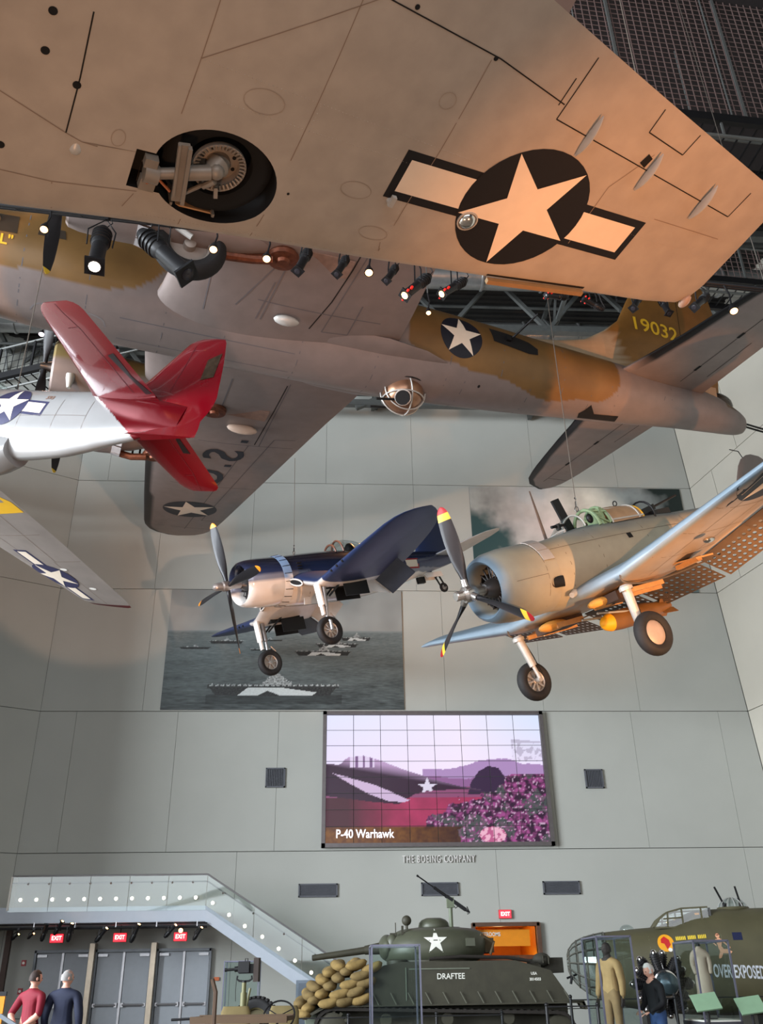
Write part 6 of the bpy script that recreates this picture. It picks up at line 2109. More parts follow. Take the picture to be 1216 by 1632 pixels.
    for k in range(4):
        a = math.pi / 2 * k + math.pi / 4
        d = Vector((0, math.cos(a), math.sin(a)))
        MB().bar(Vector((1.6, 0, 0)) + d * .12, Vector((1.95, 0, 0)) + d * .16, .16, .01, upv=d.cross(Vector((1, 0, 0)))).build('tail_fin', mat('bomb_olive', S(120, 84, 42), .5), b, smooth=0)
    return root


tbm = build_torpedo_bomber()
b17 = build_heavy_bomber()
p51 = build_red_tail()
f4u = build_gull_fighter()
sbd = build_dive_bomber()
cable(px(470, 730, 22.8), f4u.matrix_world @ Vector((3.0, 0, .80)), label='steel suspension cable above the gull-winged blue fighter')
p = tbm.matrix_world @ Vector((-.47, 8.30, .12))
cable(Vector((p.x + .1, p.y + .1, 25.0)), p, r=.008, label='steel suspension cable at the tip of the big grey wing')
a = p51.matrix_world @ Vector((5.55, 0, .60))
cable(Vector((a.x - .1, a.y + .2, 25.0)), a, r=.010, label='steel suspension cable above the red-tailed silver fighter')
a = sbd.matrix_world @ Vector((3.65, .0, 1.08))
cable(Vector((a.x, a.y + .3, 25.0)), a, r=.009, label='steel suspension cable above the dive bomber cockpit')
a = sbd.matrix_world @ Vector((4.6, -4.4, .05))
cable(Vector((a.x - .3, a.y + .1, 25.0)), a, r=.008, label='steel suspension cable above the dive bomber near wing')


# ------------------------------------------------------------------ stage lights
M_BULB = mat('bulb_warm', (1.0, .50, .20), emit=7, var=0)


def glow_small(parent, c, d, r, m=None):
    MB().lathe([(0, 0), (r * .7, .004), (r, .0), (r, -.01)], c, d, 14).build('lens', m or M_GLOWW, parent)


def profile_spot(p0, p1, hang, label, group, lit=False, red=False, scale=1.0):
    """theatre spotlight from its lamp cap p0 to its lens p1, hung by a yoke from the pipe at hang"""
    p0, p1, hang = Vector(p0), Vector(p1), Vector(hang)
    t = empty('stage_spotlight', hang, label, 'spotlight', group)
    a, b = p0 - hang, p1 - hang
    d = (b - a).normalized()
    L = (b - a).length
    k = L / .68
    sdv = d.cross(Vector((0, 0, 1)))
    sdv = sdv.normalized() if sdv.length > .1 else Vector((1, 0, 0))
    MB().lathe([(0, 0), (.05 * k, .0), (.065 * k, .04 * k), (.078 * k, .10 * k), (.078 * k, .26 * k), (.06 * k, .30 * k)], a, d, 18, cap=True).build('lamp_housing', M_DARK, t)
    MB().lathe([(.062 * k, .27 * k), (.068 * k, .30 * k), (.068 * k, .54 * k), (.078 * k, .56 * k), (.078 * k, .62 * k), (.07 * k, .62 * k), (.062 * k, .5 * k)], a, d, 18).build('lens_tube', M_DARK, t)
    MB().bar(a + d * .60 * k, a + d * .62 * k, .17 * k, .17 * k, upv=sdv).build('colour_frame', M_DARK, t, smooth=0)
    fins = MB()
    for j in range(4):
        fins.lathe([(.078 * k, 0), (.09 * k, .003), (.09 * k, .012 * k), (.078 * k, .015 * k)], a + d * (.08 + .045 * j) * k, d, 18)
    tag(fins.build('cooling_fins', M_DARK, t), kind='stuff')
    c = a + d * .28 * k
    MB().tube([c + sdv * .11 * k, c + sdv * .12 * k + Vector((0, 0, .18 * k)), Vector((0, 0, -.06)), c - sdv * .12 * k + Vector((0, 0, .18 * k)), c - sdv * .11 * k], .011, 6).build('yoke', M_DARK, t)
    MB().box((0, 0, -.02), (.05, .05, .1)).cyl((0, -.05, .0), (0, .05, 0), .04, n=10).build('clamp', M_DARK, t)
    if red:
        mr = mat('red_knob', S(226, 48, 40), .4, var=0)
        for sg in (-1, 1):
            MB().cyl(a + d * .50 * k + sdv * sg * .07 * k, a + d * .50 * k + sdv * sg * .11 * k, .022 * k, n=8).build('knob', mr, t)
            MB().cyl(a + d * .60 * k + sdv * sg * .08 * k, a + d * .60 * k + sdv * sg * .115 * k, .02 * k, n=8).build('knob', mr, t)
    MB().tube([a, a + Vector((.06, .04, .12)) * k, a + Vector((.0, .05, .3)) * k, Vector((.08, .05, .02))], .008, 5).build('power_cord', M_RUBBER, t)
    glow_small(t, a + d * .625 * k, d, .05 * k, M_GLOW if lit == 2 else (M_GLOWW if lit else mat('lens_dark', S(40, 40, 46), .1, var=0)))
    return t


def par_lamp(p, hang, label, group, power=0, aim=None, r=.05, glow=None):
    """small round lamp below the pipe, its glowing face looking down"""
    p, hang = Vector(p), Vector(hang)
    t = empty('round_lamp', hang, label, 'lamp', group)
    a = p - hang
    d = Vector(aim or (0, -.25, -1)).normalized()
    MB().lathe([(.0, -.16), (.03, -.15), (.04, -.10), (r * 1.05, -.06), (r * 1.15, .0), (r, .0), (r * .9, -.02)], a, d, 18).build('lamp_shade', M_DARK, t)
    MB().ball(a - d * .004, (r * .92, r * .92, r * .5), 14, 8, R=frame(d)).build('bulb', glow or M_BULB, t)
    MB().tube([Vector((0, 0, 0)), (a - d * .13) * .5 + Vector((.03, 0, 0)), a - d * .13], .014, 6).build('stem', M_DARK, t)
    if power:
        l = bpy.data.lights.new('lamp_light', 'SPOT')
        l.energy = power
        l.color = (1, .5, .2)
        l.shadow_soft_size = r
        l.spot_size = 2.4
        l.spot_blend = .6
        o = bpy.data.objects.new('lamp_light', l)
        link(o, t)
        o.location = a + d * .07
        o.rotation_mode = 'QUATERNION'
        o.rotation_quaternion = look_rot(d)
    return t


YP = 9.6
P0, P1 = px(-40, 322, YP + .1), px(1230, 462, YP + .1)
pipe = empty('lighting_pipe', P0, 'black pipe carrying the stage lights, hidden behind the grey wing', 'pipe')
MB().cyl((0, 0, 0), P1 - P0, .03, n=10).cyl((0, .3, .25), P1 - P0 + Vector((0, .3, .25)), .03, n=10).build('pipe', M_DARK, pipe)
for k in range(12):
    c = (P1 - P0) * ((k + .5) / 12)
    MB().cyl(c, c + Vector((0, .3, .25)), .012, n=6).build('strut', M_DARK, pipe)
for t_ in (.10, .82):
    c = (P1 - P0) * t_
    MB().cyl(c + Vector((0, .3, .25)), c + Vector((0, .3, 25.2 - (P0 + c).z)), .012, n=6).build('drop_rod', M_STEEL, pipe)


def on_pipe(x):
    t = (x - P0.x) / (P1.x - P0.x)
    return P0.lerp(P1, t)


G1 = 'stage lights on the pipe below the grey wing'
for (a, b, lit, red, lb) in (
        ((165, 366), (149, 431), 2, 0, 'long black spotlight pointing down with a white-lit lens, leftmost under the grey wing'),
        ((226, 372), (306, 444), 0, 0, 'long black spotlight tilted down to the right beside the bomber wheel'),
        ((493, 398), (472, 436), 0, 0, 'black spotlight under the wing, left of the pair with dark lenses'),
        ((553, 410), (535, 440), 0, 0, 'black spotlight under the wing, right of the pair with dark lenses'),
        ((632, 424), (614, 450), 0, 0, 'short black spotlight just right of the brightest small lamp'),
        ((684, 440), (641, 474), 1, 1, 'black spotlight with red knobs tilted down left, larger of two neighbours'),
        ((742, 446), (700, 471), 1, 1, 'black spotlight with red knobs in front of the ceiling ducts'),
        ((905, 474), (866, 470), 0, 1, 'dark spotlight with red knobs lying nearly level below the wing slot'),
        ((962, 494), (926, 474), 0, 1, 'grey spotlight with red knobs right of the level one'),
        ((1128, 470), (1104, 492), 0, 0, 'dark spotlight below the wing tip, left of the last small lamp'),
        ((1020, 470), (1008, 494), 0, 0, 'dark spotlight in front of the olive tail fin'),
        ((1052, 476), (1068, 502), 0, 0, 'dark spotlight just left of the wing tip cable')):
    p0, p1 = px(*a, YP + .12), px(*b, YP - (.16 if lit == 2 else .0))
    profile_spot(p0, p1, on_pipe((p0.x + p1.x) / 2), lb, G1, lit, red)
G2 = 'small glowing lamps on the pipe below the grey wing'
for (q, pw, lb) in (((70, 366), 8, 'small glowing lamp leftmost under the grey wing, by the cable'),
                    ((340, 398), 8, 'small glowing lamp right of the bomber wheel'),
                    ((425, 413), 8, 'small glowing lamp above the dark turbocharger'),
                    ((588, 435), 8, 'small glowing lamp just left of the short black spotlight'),
                    ((1170, 496), 8, 'small glowing lamp hanging farthest right, before the blue-grey tailplane')):
    p = px(*q, YP)
    par_lamp(p, on_pipe(p.x) , lb, G2, pw, r=.058)
p = px(683, 499, 13.5)
par_lamp(p, p + Vector((0, 0, .5)), 'smaller glowing lamp farther back beside the olive fuselage', G2, 10, r=.05)
MB_h = MB().cyl(p + Vector((0, 0, .5)), p + Vector((0, 0, 11)), .012, n=6).build('lamp_drop_rod', M_STEEL)
tag(MB_h, 'thin rod holding the farther glowing lamp', 'rod')
p = px(66, 533, 19.0)
par_lamp(p, p + Vector((0, 0, .4)), 'small pinkish-white lamp glowing on the dark catwalk at left', 'lamps on the left catwalk', 10, r=.07, glow=mat('lamp_pink', (1, .72, .9), emit=20, var=0))
MB_h = MB().cyl(p + Vector((0, 0, .4)), p + Vector((0, 0, 6)), .012, n=6).build('lamp_drop_rod', M_STEEL)
tag(MB_h, 'thin rod holding the pinkish lamp', 'rod')

G3 = 'stage lights under the landing'
for k, (a, b, lit, lb) in enumerate((
        ((18, 1498), (31, 1488), 1, 'glowing stage light under the landing, leftmost'),
        ((44, 1496), (55, 1487), 1, 'glowing stage light under the landing, second from the left'),
        ((66, 1500), (76, 1470), 0, 'upright black spotlight under the landing, left of the first exit sign'),
        ((86, 1490), (101, 1466), 1, 'black spotlight lit orange at its top, over the first exit sign'),
        ((108, 1501), (116, 1469), 1, 'black spotlight right beside the first exit sign'),
        ((152, 1501), (172, 1477), 1, 'black spotlight tilted right between the first two exit signs'),
        ((208, 1502), (223, 1470), 1, 'black spotlight right beside the middle exit sign'),
        ((262, 1494), (282, 1472), 1, 'black spotlight left of the last exit sign'),
        ((308, 1498), (323, 1476), 1, 'black spotlight nearest the stair, right of the last exit sign'))):
    p0, p1 = px(*a, 29.7), px(*b, 29.55)
    profile_spot(p0, p1, Vector(((p0.x + p1.x) / 2, 29.85, 3.12)), lb, G3, lit)
p = px(288, 1483, 29.6)
par_lamp(p, Vector((p.x, 29.85, 3.12)), 'bright glowing lamp facing out above the last exit sign', G3, 6, aim=(0, -1, -.1), r=.07)


# ------------------------------------------------------------------ tank
def build_tank():
    M = Matrix.Translation((-.498, 22.72, .0))
    MO = mat('tank_olive', S(56, 54, 42), .6, .05, var=.12, scale=5, bump=.1)
    MT = mat('track_steel', S(40, 36, 32), .6, .3, var=.2, scale=8)
    root = empty('tank', M, 'olive drab tank with a white star on its turret and sandbags on its nose', 'tank')
    XZ = lambda y: Matrix(((1, 0, 0, 0), (0, 0, 1, y), (0, 1, 0, 0), (0, 0, 0, 1)))
    MB().prism([(.35, .75), (.8, .45), (5.3, .45), (5.7, .9), (5.7, 1.15), (.5, 1.15)], XZ(-.84), 1.68).build('lower_hull', MO, root, smooth=0)
    up = MB().prism([(.62, 1.12), (1.72, 1.86), (2.1, 1.92), (4.55, 1.92), (5.3, 1.72), (5.72, 1.12)], XZ(-1.30), 2.60)
    up.build('upper_hull', MO, root, smooth=0)
    MB().lathe([(.0, -.85), (.44, -.85), (.46, -.8), (.46, .8), (.44, .85), (0, .85)], (.50, 0, .86), (0, 1, 0), 28).build('nose_casting', mat('tank_grey_green', S(98, 106, 92), .55, var=.08), root)
    # fenders and side strips with slanted straps
    for y0 in (-1.34, 1.26):
        MB().prism([(.28, 1.05), (.55, 1.12), (5.95, 1.12), (5.98, 1.02), (5.9, 1.0), (5.85, 1.09), (.6, 1.09)], XZ(y0), .08).build('side_strip', MO, root, smooth=0)
        MB().prism([(.15, .98), (.45, 1.13), (.95, 1.16), (.95, 1.13), (.5, 1.09), (.2, .95)], XZ(y0 if y0 < 0 else .8), .5).build('front_fender', MO, root, smooth=0)
        MB().prism([(5.3, 1.16), (5.95, 1.14), (6.02, .98), (5.98, .97), (5.9, 1.1), (5.3, 1.13)], XZ(y0 if y0 < 0 else .8), .5).build('rear_fender', MO, root, smooth=0)
        for k in range(13):
            x = 1.1 + k * .37
            MB().bar((x, y0 if y0 < 0 else y0 + .08, 1.34), (x + .12, (y0 if y0 < 0 else y0 + .08), 1.12), .018, .02, upv=(0, 1, 0)).build('strap', mat('strap_pale', S(92, 92, 80), .6), root, smooth=0)
    # seams, hatches and boxes on the hull
    MB().box((2.18, -1.31, 1.5), (.02, .012, .62)).box((2.9, -1.31, 1.78), (1.3, .012, .02)).build('weld_seam', mat('seam_pale', S(104, 110, 96), .6), root, smooth=0)
    MB().box((5.0, -.9, 1.80), (.3, .3, .12)).build('filler_cap', MO, root, smooth=0)
    MB().tube([(2.7, -1.2, 1.97), (3.4, -1.22, 2.01), (4.4, -1.2, 1.98), (4.9, -1.18, 1.9)], .035, 8).build('tow_cable', MT, root)
    MB().lathe([(.22, 0), (.22, .08), (.18, .1), (0, .1)], (2.05, -.72, 1.88), (0, 0, 1), 20).build('hatch', MO, root)
    for x in (4.55, 5.2):
        MB().tube([(x, -1.1, 1.86), (x, -1.1, 2.0), (x + .12, -1.1, 2.0), (x + .12, -1.1, 1.84)], .014, 6).build('grab_handle', MO, root)
    rs = MB()
    rs.box((5.42, -.2, 1.82), (.5, 1.5, .3))
    rs.build('rear_stowage', mat('stowage_dark', S(44, 42, 34), .8, var=.2), root, smooth=0)
    MB().ball((5.2, -.95, 1.93), (.2, .16, .14), 12, 8).build('stowed_roll', mat('stowage_dark', S(44, 42, 34), .8, var=.2), root)
    # turret
    tu = MB()
    rings = []
    for z, cx_, rx, ry, e in ((1.90, 2.85, .92, .80, 2), (1.98, 2.85, 1.06, .93, 2.3), (2.12, 2.90, 1.14, 1.0, 2.4), (2.34, 2.95, 1.13, .98, 2.4), (2.52, 2.98, 1.02, .86, 2.3), (2.60, 3.0, .84, .68, 2.2), (2.64, 3.0, .5, .4, 2)):
        ring = []
        for i in range(48):
            t = 2 * math.pi * i / 48
            c, s = math.cos(t), math.sin(t)
            x = math.copysign(abs(c) ** (2 / e), c) * rx
            x = x * (1.06 if x > 0 else .98)
            ring.append((cx_ + x, math.copysign(abs(s) ** (2 / e), s) * ry, z))
        rings.append(ring)
    tu.loft(rings)
    tur = tu.build('turret', mat('turret_olive', S(72, 74, 60), .45, .05, var=.1, scale=4, bump=.1), root, smooth=50)
    MB().lathe([(1.0, 0), (1.0, .06), (.95, .06)], (2.85, 0, 1.9), (0, 0, 1), 36).build('turret_ring', MO, root)
    MB().ball((1.86, -.05, 2.24), (.20, .50, .27), 20, 12).build('mantlet', MATS['turret_olive'], tur)
    MB().ball((1.98, -.42, 2.30), (.16, .14, .22), 12, 8).build('mantlet_cheek', MATS['turret_olive'], tur)
    MB().cyl((1.75, -.08, 2.23), (1.35, -.08, 2.19), .13, .09, 16).cyl((1.4, -.08, 2.195), (.17, -.1, 2.05), .078, .062, 16).build('gun_barrel', MO, tur)
    MB().cyl((.172, -.1, 2.05), (.160, -.1, 2.049), .042, n=14).build('gun_bore', M_HOLE, tur)
    for q in ((2.0, 2.40, .045, 'hollow'),):
        pass
    MB().lathe([(.34, 0), (.36, .05), (.34, .14), (.28, .2), (.18, .24), (0, .25)], (2.95, -.05, 2.60), (0, 0, 1), 26).build('cupola', MATS['turret_olive'], tur)
    MB().lathe([(.25, 0), (.27, .03), (.24, .06), (0, .06)], (3.35, .25, 2.60), (0, 0, 1), 22).build('loader_hatch', MATS['turret_olive'], tur)
    MB().ball((2.30, -.35, 2.78), (.11, .09, .11), 14, 10).cyl((2.30, -.35, 2.6), (2.30, -.35, 2.72), .03, n=8).build('spot_lamp', MO, tur)
    MB().box((2.18, -.62, 2.57), (.05, .04, .18)).box((1.98, -.6, 2.5), (.16, .04, .03)).cyl((2.02, -.7, 2.45), (2.02, -.7, 2.72), .01, n=6).build('sight_bracket', MO, tur)
    MB().box((3.65, -.93, 2.3), (.2, .08, .16)).build('pistol_port', MATS['turret_olive'], tur)
    MB().box((4.15, 0, 2.25), (.2, .9, .3)).tube([(3.9, -.85, 2.45), (4.2, -.78, 2.3), (4.1, -.8, 2.05)], .03, 6).build('bustle_stowage', mat('stowage_brown', S(76, 62, 40), .8, var=.2), tur, smooth=0)
    # white star on the side
    bt = bvh_of(tur)
    decal('turret_star', [star_poly((2.88, 2.32), .27, math.pi / 2)], mat('star_white', S(216, 216, 206), .6, var=.05), bt, PORT, tur, .08, .006)
    for txt, x, z, h in (('DRAFTEE', 3.14, 1.63, .155), ('USA', 4.93, 1.66, .075), ('3014503', 4.95, 1.55, .075)):
        text_obj('hull_lettering', txt, h, Matrix.Translation((x, -1.304, z)) @ Matrix.Rotation(math.pi / 2, 4, 'X'), mat('star_white', S(216, 216, 206), .6, var=.05), root, bold=.002, sx=.95)
    # heavy machine gun on the turret roof
    mg = empty('roof_machine_gun', M @ Matrix.Translation((3.28, -.2, 2.6)), 'black heavy machine gun pointing up left on the tank turret roof', 'gun')
    A, B = px(664, 1395, 22.4), px(745, 1452, 22.5)
    o = mg.matrix_world.translation
    A, B = A - o, B - o
    d = (B - A).normalized()
    L = (B - A).length
    MB().cyl(A, A + d * L * .36, .016, n=8).cyl(A, A + d * .05, .024, n=8).build('barrel', M_DARK, mg)
    MB().cyl(A + d * L * .34, A + d * L * .60, .034, n=10).build('barrel_jacket', M_DARK, mg)
    MB().bar(A + d * L * .58, A + d * L * .97, .07, .13, upv=(0, 1, 0)).build('receiver', M_DARK, mg, smooth=0)
    MB().bar(A + d * L * .97, A + d * L * 1.03, .03, .2, upv=(0, 1, 0)).tube([A + d * L + Vector((0, .05, -.06)), A + d * L * 1.05 + Vector((0, .05, 0)), A + d * L + Vector((0, .05, .1))], .012, 6).build('spade_grip', M_DARK, mg)
    c = A + d * L * .66
    MB().cyl((c.x, c.y, 0), (c.x, c.y, c.z - .16), .045, n=12).box((c.x, c.y, c.z - .08), (.16, .12, .22)).build('mount', mat('mount_green', S(96, 104, 84), .5), mg)
    MB().tube([(c.x + .06, c.y, c.z - .12), (c.x + .12, c.y, c.z - .2), (c.x + .2, c.y, c.z - .14)], .012, 6).build('trigger_guard', M_DARK, mg)
    # running gear: both sides
    link_me = None
    for sg in (-1, 1):
        yc = sg * 1.08
        path = []
        R1, R2 = .36, .30
        c1, c2 = Vector((.62, 0, .70)), Vector((5.42, 0, .62))
        for k in range(9):
            a = math.pi * .5 + math.pi * .62 * k / 8
            path.append(c1 + Vector((math.cos(a), 0, math.sin(a))) * R1)
        path += [Vector((1.15, 0, .07)), Vector((4.85, 0, .07))]
        for k in range(9):
            a = -math.pi * .32 + math.pi * .82 * k / 8
            path.append(c2 + Vector((math.cos(a), 0, math.sin(a))) * R2)
        # resample
        P_ = path + [path[0]]
        D = [0]
        for a, b in zip(P_[:-1], P_[1:]):
            D.append(D[-1] + (b - a).length)
        n = 78
        tr = root
        pts = []
        for k in range(n):
            s = D[-1] * k / n
            i = max(j for j in range(len(D) - 1) if D[j] <= s)
            pts.append(P_[i].lerp(P_[i + 1], (s - D[i]) / (D[i + 1] - D[i])))
        for k in range(n):
            p, q = pts[k], pts[(k + 1) % n]
            if link_me is None:
                lm = MB().box((0, 0, 0), (.125, .42, .045)).box((0, 0, -.03), (.05, .42, .03)).box((0, -.2, 0), (.17, .03, .06)).box((0, .2, 0), (.17, .03, .06))
                lo_ = lm.build('track_link', MT, tr, smooth=0)
                link_me = lo_.data
            else:
                lo_ = bpy.data.objects.new('track_link', link_me)
                link(lo_, tr)
            t = (q - p)
            lo_.location = (p + q) / 2 + Vector((0, yc, 0))
            lo_.rotation_euler = (0, -math.atan2(t.z, t.x), 0)
        sp = MB().lathe([(0, -.2), (.22, -.2), (.30, -.17), (.30, -.12), (.15, -.1), (.15, .1), (.30, .12), (.30, .17), (.22, .2), (0, .2)], c1 + Vector((0, yc, 0)), (0, 1, 0), 26).build('drive_sprocket', MO, root)
        for j in range(13):
            a = 2 * math.pi * j / 13
            for yy in (-.15, .15):
                MB().box(c1 + Vector((math.cos(a) * .32, yc + yy, math.sin(a) * .32)), (.06, .04, .06), Matrix.Rotation(-a, 3, 'Y')).build('tooth', MO, sp, smooth=0)
        MB().lathe([(0, -.12), (.08, -.14), (.25, -.12), (.27, -.12), (.27, .12), (.25, .12), (.08, .14), (0, .12)], c2 + Vector((0, yc, 0)), (0, 1, 0), 26).build('idler_wheel', MO, root)
        for b in range(3):
            xb_ = 1.75 + b * 1.3
            bo = MB().prism([(xb_ - .18, .72), (xb_ + .18, .72), (xb_ + .25, .5), (xb_ + .12, .38), (xb_ - .12, .38), (xb_ - .25, .5)], XZ(yc - .12), .24).build('bogie_bracket', MO, root, smooth=0)
            MB().lathe([(0, -.09), (.12, -.09), (.12, .09), (0, .09)], (xb_, yc, .84), (0, 1, 0), 16).build('return_roller', MO, bo)
            for dx in (-.32, .32):
                w = MB().lathe([(.16, -.08), (.245, -.1), (.25, -.08), (.25, .08), (.245, .1), (.16, .08)], (xb_ + dx, yc, .34), (0, 1, 0), 24).build('road_wheel', M_RUBBER, root)
                MB().lathe([(0, -.11), (.05, -.11), (.17, -.05), (.17, .05), (.05, .11), (0, .11)], (xb_ + dx, yc, .34), (0, 1, 0), 20).build('wheel_hub', MO, w)
    return root, M


tank, tM = build_tank()
# sandbags stacked on the nose
random.seed(5)
msb = [mat('sandbag_tan', S(126, 104, 60), .9, var=.15, scale=9, bump=.4, bscale=60), mat('sandbag_dull', S(108, 90, 54), .9, var=.15, scale=9, bump=.4, bscale=60)]
bag_me = []
for v in range(4):
    mb = MB()
    rings = []
    n1 = 12
    for j in range(n1 + 1):
        s = j / n1
        x = -.24 + .48 * s
        w = max(.02, (1 - abs(2 * s - 1) ** 3.2)) ** .6
        ring = []
        for i in range(14):
            t = 2 * math.pi * i / 14
            r_ = 1 + .10 * mnoise.noise(Vector((x * 7, math.cos(t) * 2 + v * 7, math.sin(t) * 2)))
            ring.append((x, w * .14 * math.cos(t) * r_, w * .085 * math.sin(t) * r_ - .03 * math.cos(x * 6)))
        rings.append(ring)
    mb.loft(rings)
    o = mb.build('sandbag', msb[v % 2], None, smooth=60, link_=False)
    bag_me.append(o.data)
    bpy.data.objects.remove(o)
bags = []
rows_ = ((.02, 1.00), (.14, 1.12), (.28, 1.25), (.42, 1.39), (.56, 1.53), (.72, 1.67), (.92, 1.80), (1.14, 1.92))
for ri, (x0, z0) in enumerate(rows_):
    for k in range(5):
        y = -1.14 + .55 * k + random.uniform(-.05, .05)
        bags.append((x0 + random.uniform(-.03, .03), y, z0 + random.uniform(-.01, .02), math.pi / 2 + random.uniform(-.25, .25), 'tan sandbag against the tank nose, %s row up, %s from the near side' % (ORD[ri], ORD[k])))
    if 0 < ri < 7:
        for k in range(4):
            y = -1.05 + .6 * k + random.uniform(-.06, .06)
            bags.append((x0 - .16 + random.uniform(-.03, .03), y, z0 + .10 + random.uniform(-.01, .02), math.pi / 2 + random.uniform(-.5, .5), 'tan sandbag on top of the pile, %s row up, %s from the near side' % (ORD[ri], ORD[k])))
for k, (x, z) in enumerate(((.55, 1.20), (.88, 1.22), (1.22, 1.25), (.78, 1.36), (1.10, 1.40), (1.0, 1.54), (1.32, 1.56), (1.22, 1.70), (1.45, 1.84), (1.12, 1.90))):
    bags.append((x, -1.33 + random.uniform(-.03, .03), z, random.uniform(-.3, .3), 'tan sandbag hanging over the near side of the tank nose, %s from the fender' % ORD[k]))
for x, y, z, r, lb in bags:
    o = bpy.data.objects.new('sandbag', random.choice(bag_me))
    link(o)
    o.location = tM @ Vector((x, y, z))
    o.rotation_euler = (random.uniform(-.1, .1), random.uniform(-.35, -.15), r)
    o.scale = (1.0, 1.05, 1.15)
    tag(o, lb, 'sandbag', 'sandbags on the tank nose')


# ------------------------------------------------------------------ bomber nose on the floor at right
def build_nose_section():
    M = Matrix.Translation((7.211, 29.86, .13)) @ Matrix.Rotation(-.2242, 4, 'Z')
    root = empty('bomber_nose_section', M, 'dark olive bomber nose section with framed glass nose standing at right', 'aircraft')
    MO = mat('nose_olive', S(78, 74, 52), .6, var=.1, scale=2)
    fs = [(0, 1.86, .12, .14, .14, 2), (.08, 1.86, .34, .36, .36, 2.1), (.3, 1.84, .62, .60, .62, 2.2), (.7, 1.82, .84, .76, .86, 2.3), (1.15, 1.80, .98, .86, 1.02, 2.4), (2.0, 1.80, 1.08, .93, 1.2, 2.5), (2.7, 1.80, 1.13, .98, 1.28, 2.6), (3.4, 1.80, 1.15, 1.22, 1.33, 2.6), (3.9, 1.80, 1.15, 1.38, 1.35, 2.6), (4.6, 1.80, 1.15, 1.42, 1.36, 2.6), (9, 1.80, 1.15, 1.42, 1.36, 2.6)]
    body = fuselage(fs, 48, .15, x0=1.15, x1=9.0)
    bo = body.build('fuselage', MO, root, smooth=50)
    bv = bvh_of(bo)
    gl = fuselage(fs, 32, .1, x0=0, x1=1.16)
    go = gl.build('nose_glass', M_GLASSF, root, smooth=60)
    mf = mat('nose_frame_grey', S(84, 84, 76), .5)

    def sec(x, t):
        zc, hw, u, d, e = [smooth_tab([(s[0], s[k]) for s in fs], x) for k in range(1, 6)]
        c, s = math.cos(t), math.sin(t)
        return (x, math.copysign(abs(c) ** (2 / e), c) * hw * 1.01, zc + math.copysign(abs(s) ** (2 / e), s) * (u if s > 0 else d) * 1.01)

    for x in (.08, .32, .58, .86, 1.15):
        MB().tube([sec(x, 2 * math.pi * i / 36) for i in range(36)], .022, 6, closed=True).build('nose_frame', mf, go)
    for k in range(14):
        t = 2 * math.pi * k / 14
        MB().tube([sec(x, t) for x in (.02, .08, .2, .32, .45, .58, .72, .86, 1.0, 1.15)], .018, 6).build('nose_frame', mf, go)
    MB().cyl((.25, -.2, 1.55), (-.05, -.25, 1.45), .03, n=8).cyl((.1, -.4, 1.5), (.05, -.42, 1.3), .04, n=8).build('nose_gun_mount', M_DARK, root)
    MB().box((.8, 0, 1.2), (.6, .9, .05)).box((1.0, .3, 1.5), (.3, .3, .6)).build('nose_equipment', M_DARK, root, smooth=0)
    # cockpit greenhouse
    W = [(2.70, 2.72), (3.0, 2.98), (3.35, 3.14), (3.9, 3.20)]
    ml = mat('window_lit', S(196, 200, 196), .15, var=.1)
    dk = mat('window_dark2', S(36, 34, 32), .15, var=0)
    cab = MB()
    prof = [(2.62, 2.74), (2.82, 2.98), (3.05, 3.13), (3.45, 3.22), (4.2, 3.24), (4.2, 2.72)]
    cab.prism(prof, Matrix(((1, 0, 0, 0), (0, 0, 1, -.80), (0, 1, 0, 0), (0, 0, 0, 1))), 1.6)
    co = cab.build('cockpit_glazing', M_GLASSF, root, smooth=0)
    for y in (-.81, .81):
        for a, b in (((2.62, 2.74), (2.82, 2.98)), ((2.82, 2.98), (3.05, 3.13)), ((3.05, 3.13), (3.45, 3.22)), ((3.45, 3.22), (4.2, 3.24)), ((2.62, 2.72), (4.2, 2.72)), ((3.05, 3.13), (3.0, 2.72)), ((3.45, 3.22), (3.45, 2.72)), ((2.9, 2.95), (3.45, 2.98)), ((4.0, 3.24), (4.0, 2.72))):
            MB().bar((a[0], y, a[1]), (b[0], y, b[1]), .045, .05, upv=(0, 1, 0)).build('window_frame', MO, co, smooth=0)
    for y in (-.4, 0, .4):
        MB().tube([(2.62, y, 2.75), (2.82, y, 2.99), (3.05, y, 3.14), (3.45, y, 3.23)], .022, 6).build('window_frame', MO, co)
    MB().box((4.25, 0, 2.95), (.06, 1.5, .55)).build('bulkhead', dk, root, smooth=0)
    MB().box((3.9, -.45, 2.85), (.12, .4, .5)).build('pilot_seat', mat('seat_amber', S(206, 140, 60), .7), root, smooth=0)
    l = bpy.data.lights.new('cockpit_lamp', 'POINT')
    l.energy = 12
    l.color = (1, .6, .25)
    l.shadow_soft_size = .05
    lo = bpy.data.objects.new('cockpit_lamp', l)
    link(lo, root)
    lo.location = (3.3, -.2, 2.95)
    MB().ball((1.9, .3, 2.72), (.22, .22, .16), 14, 8).build('astrodome', M_GLASSF, root)
    # top turret
    c = Vector((5.05, 0, 3.2))
    MB().ball(c, (.42, .42, .32), 24, 12).build('top_turret', M_GLASSF, root)
    MB().lathe([(.45, -.05), (.48, 0), (.45, .06)], c, (0, 0, 1), 24).build('turret_ring', MO, root)
    for dx, dd in ((-.22, -.25), (.24, -.12)):
        MB().cyl(c + Vector((dx, -.1, .05)), c + Vector((dx + dd, -.25, .62)), .03, n=8).box(c + Vector((dx, -.05, .05)), (.12, .1, .25)).build('turret_gun', M_DARK, root)
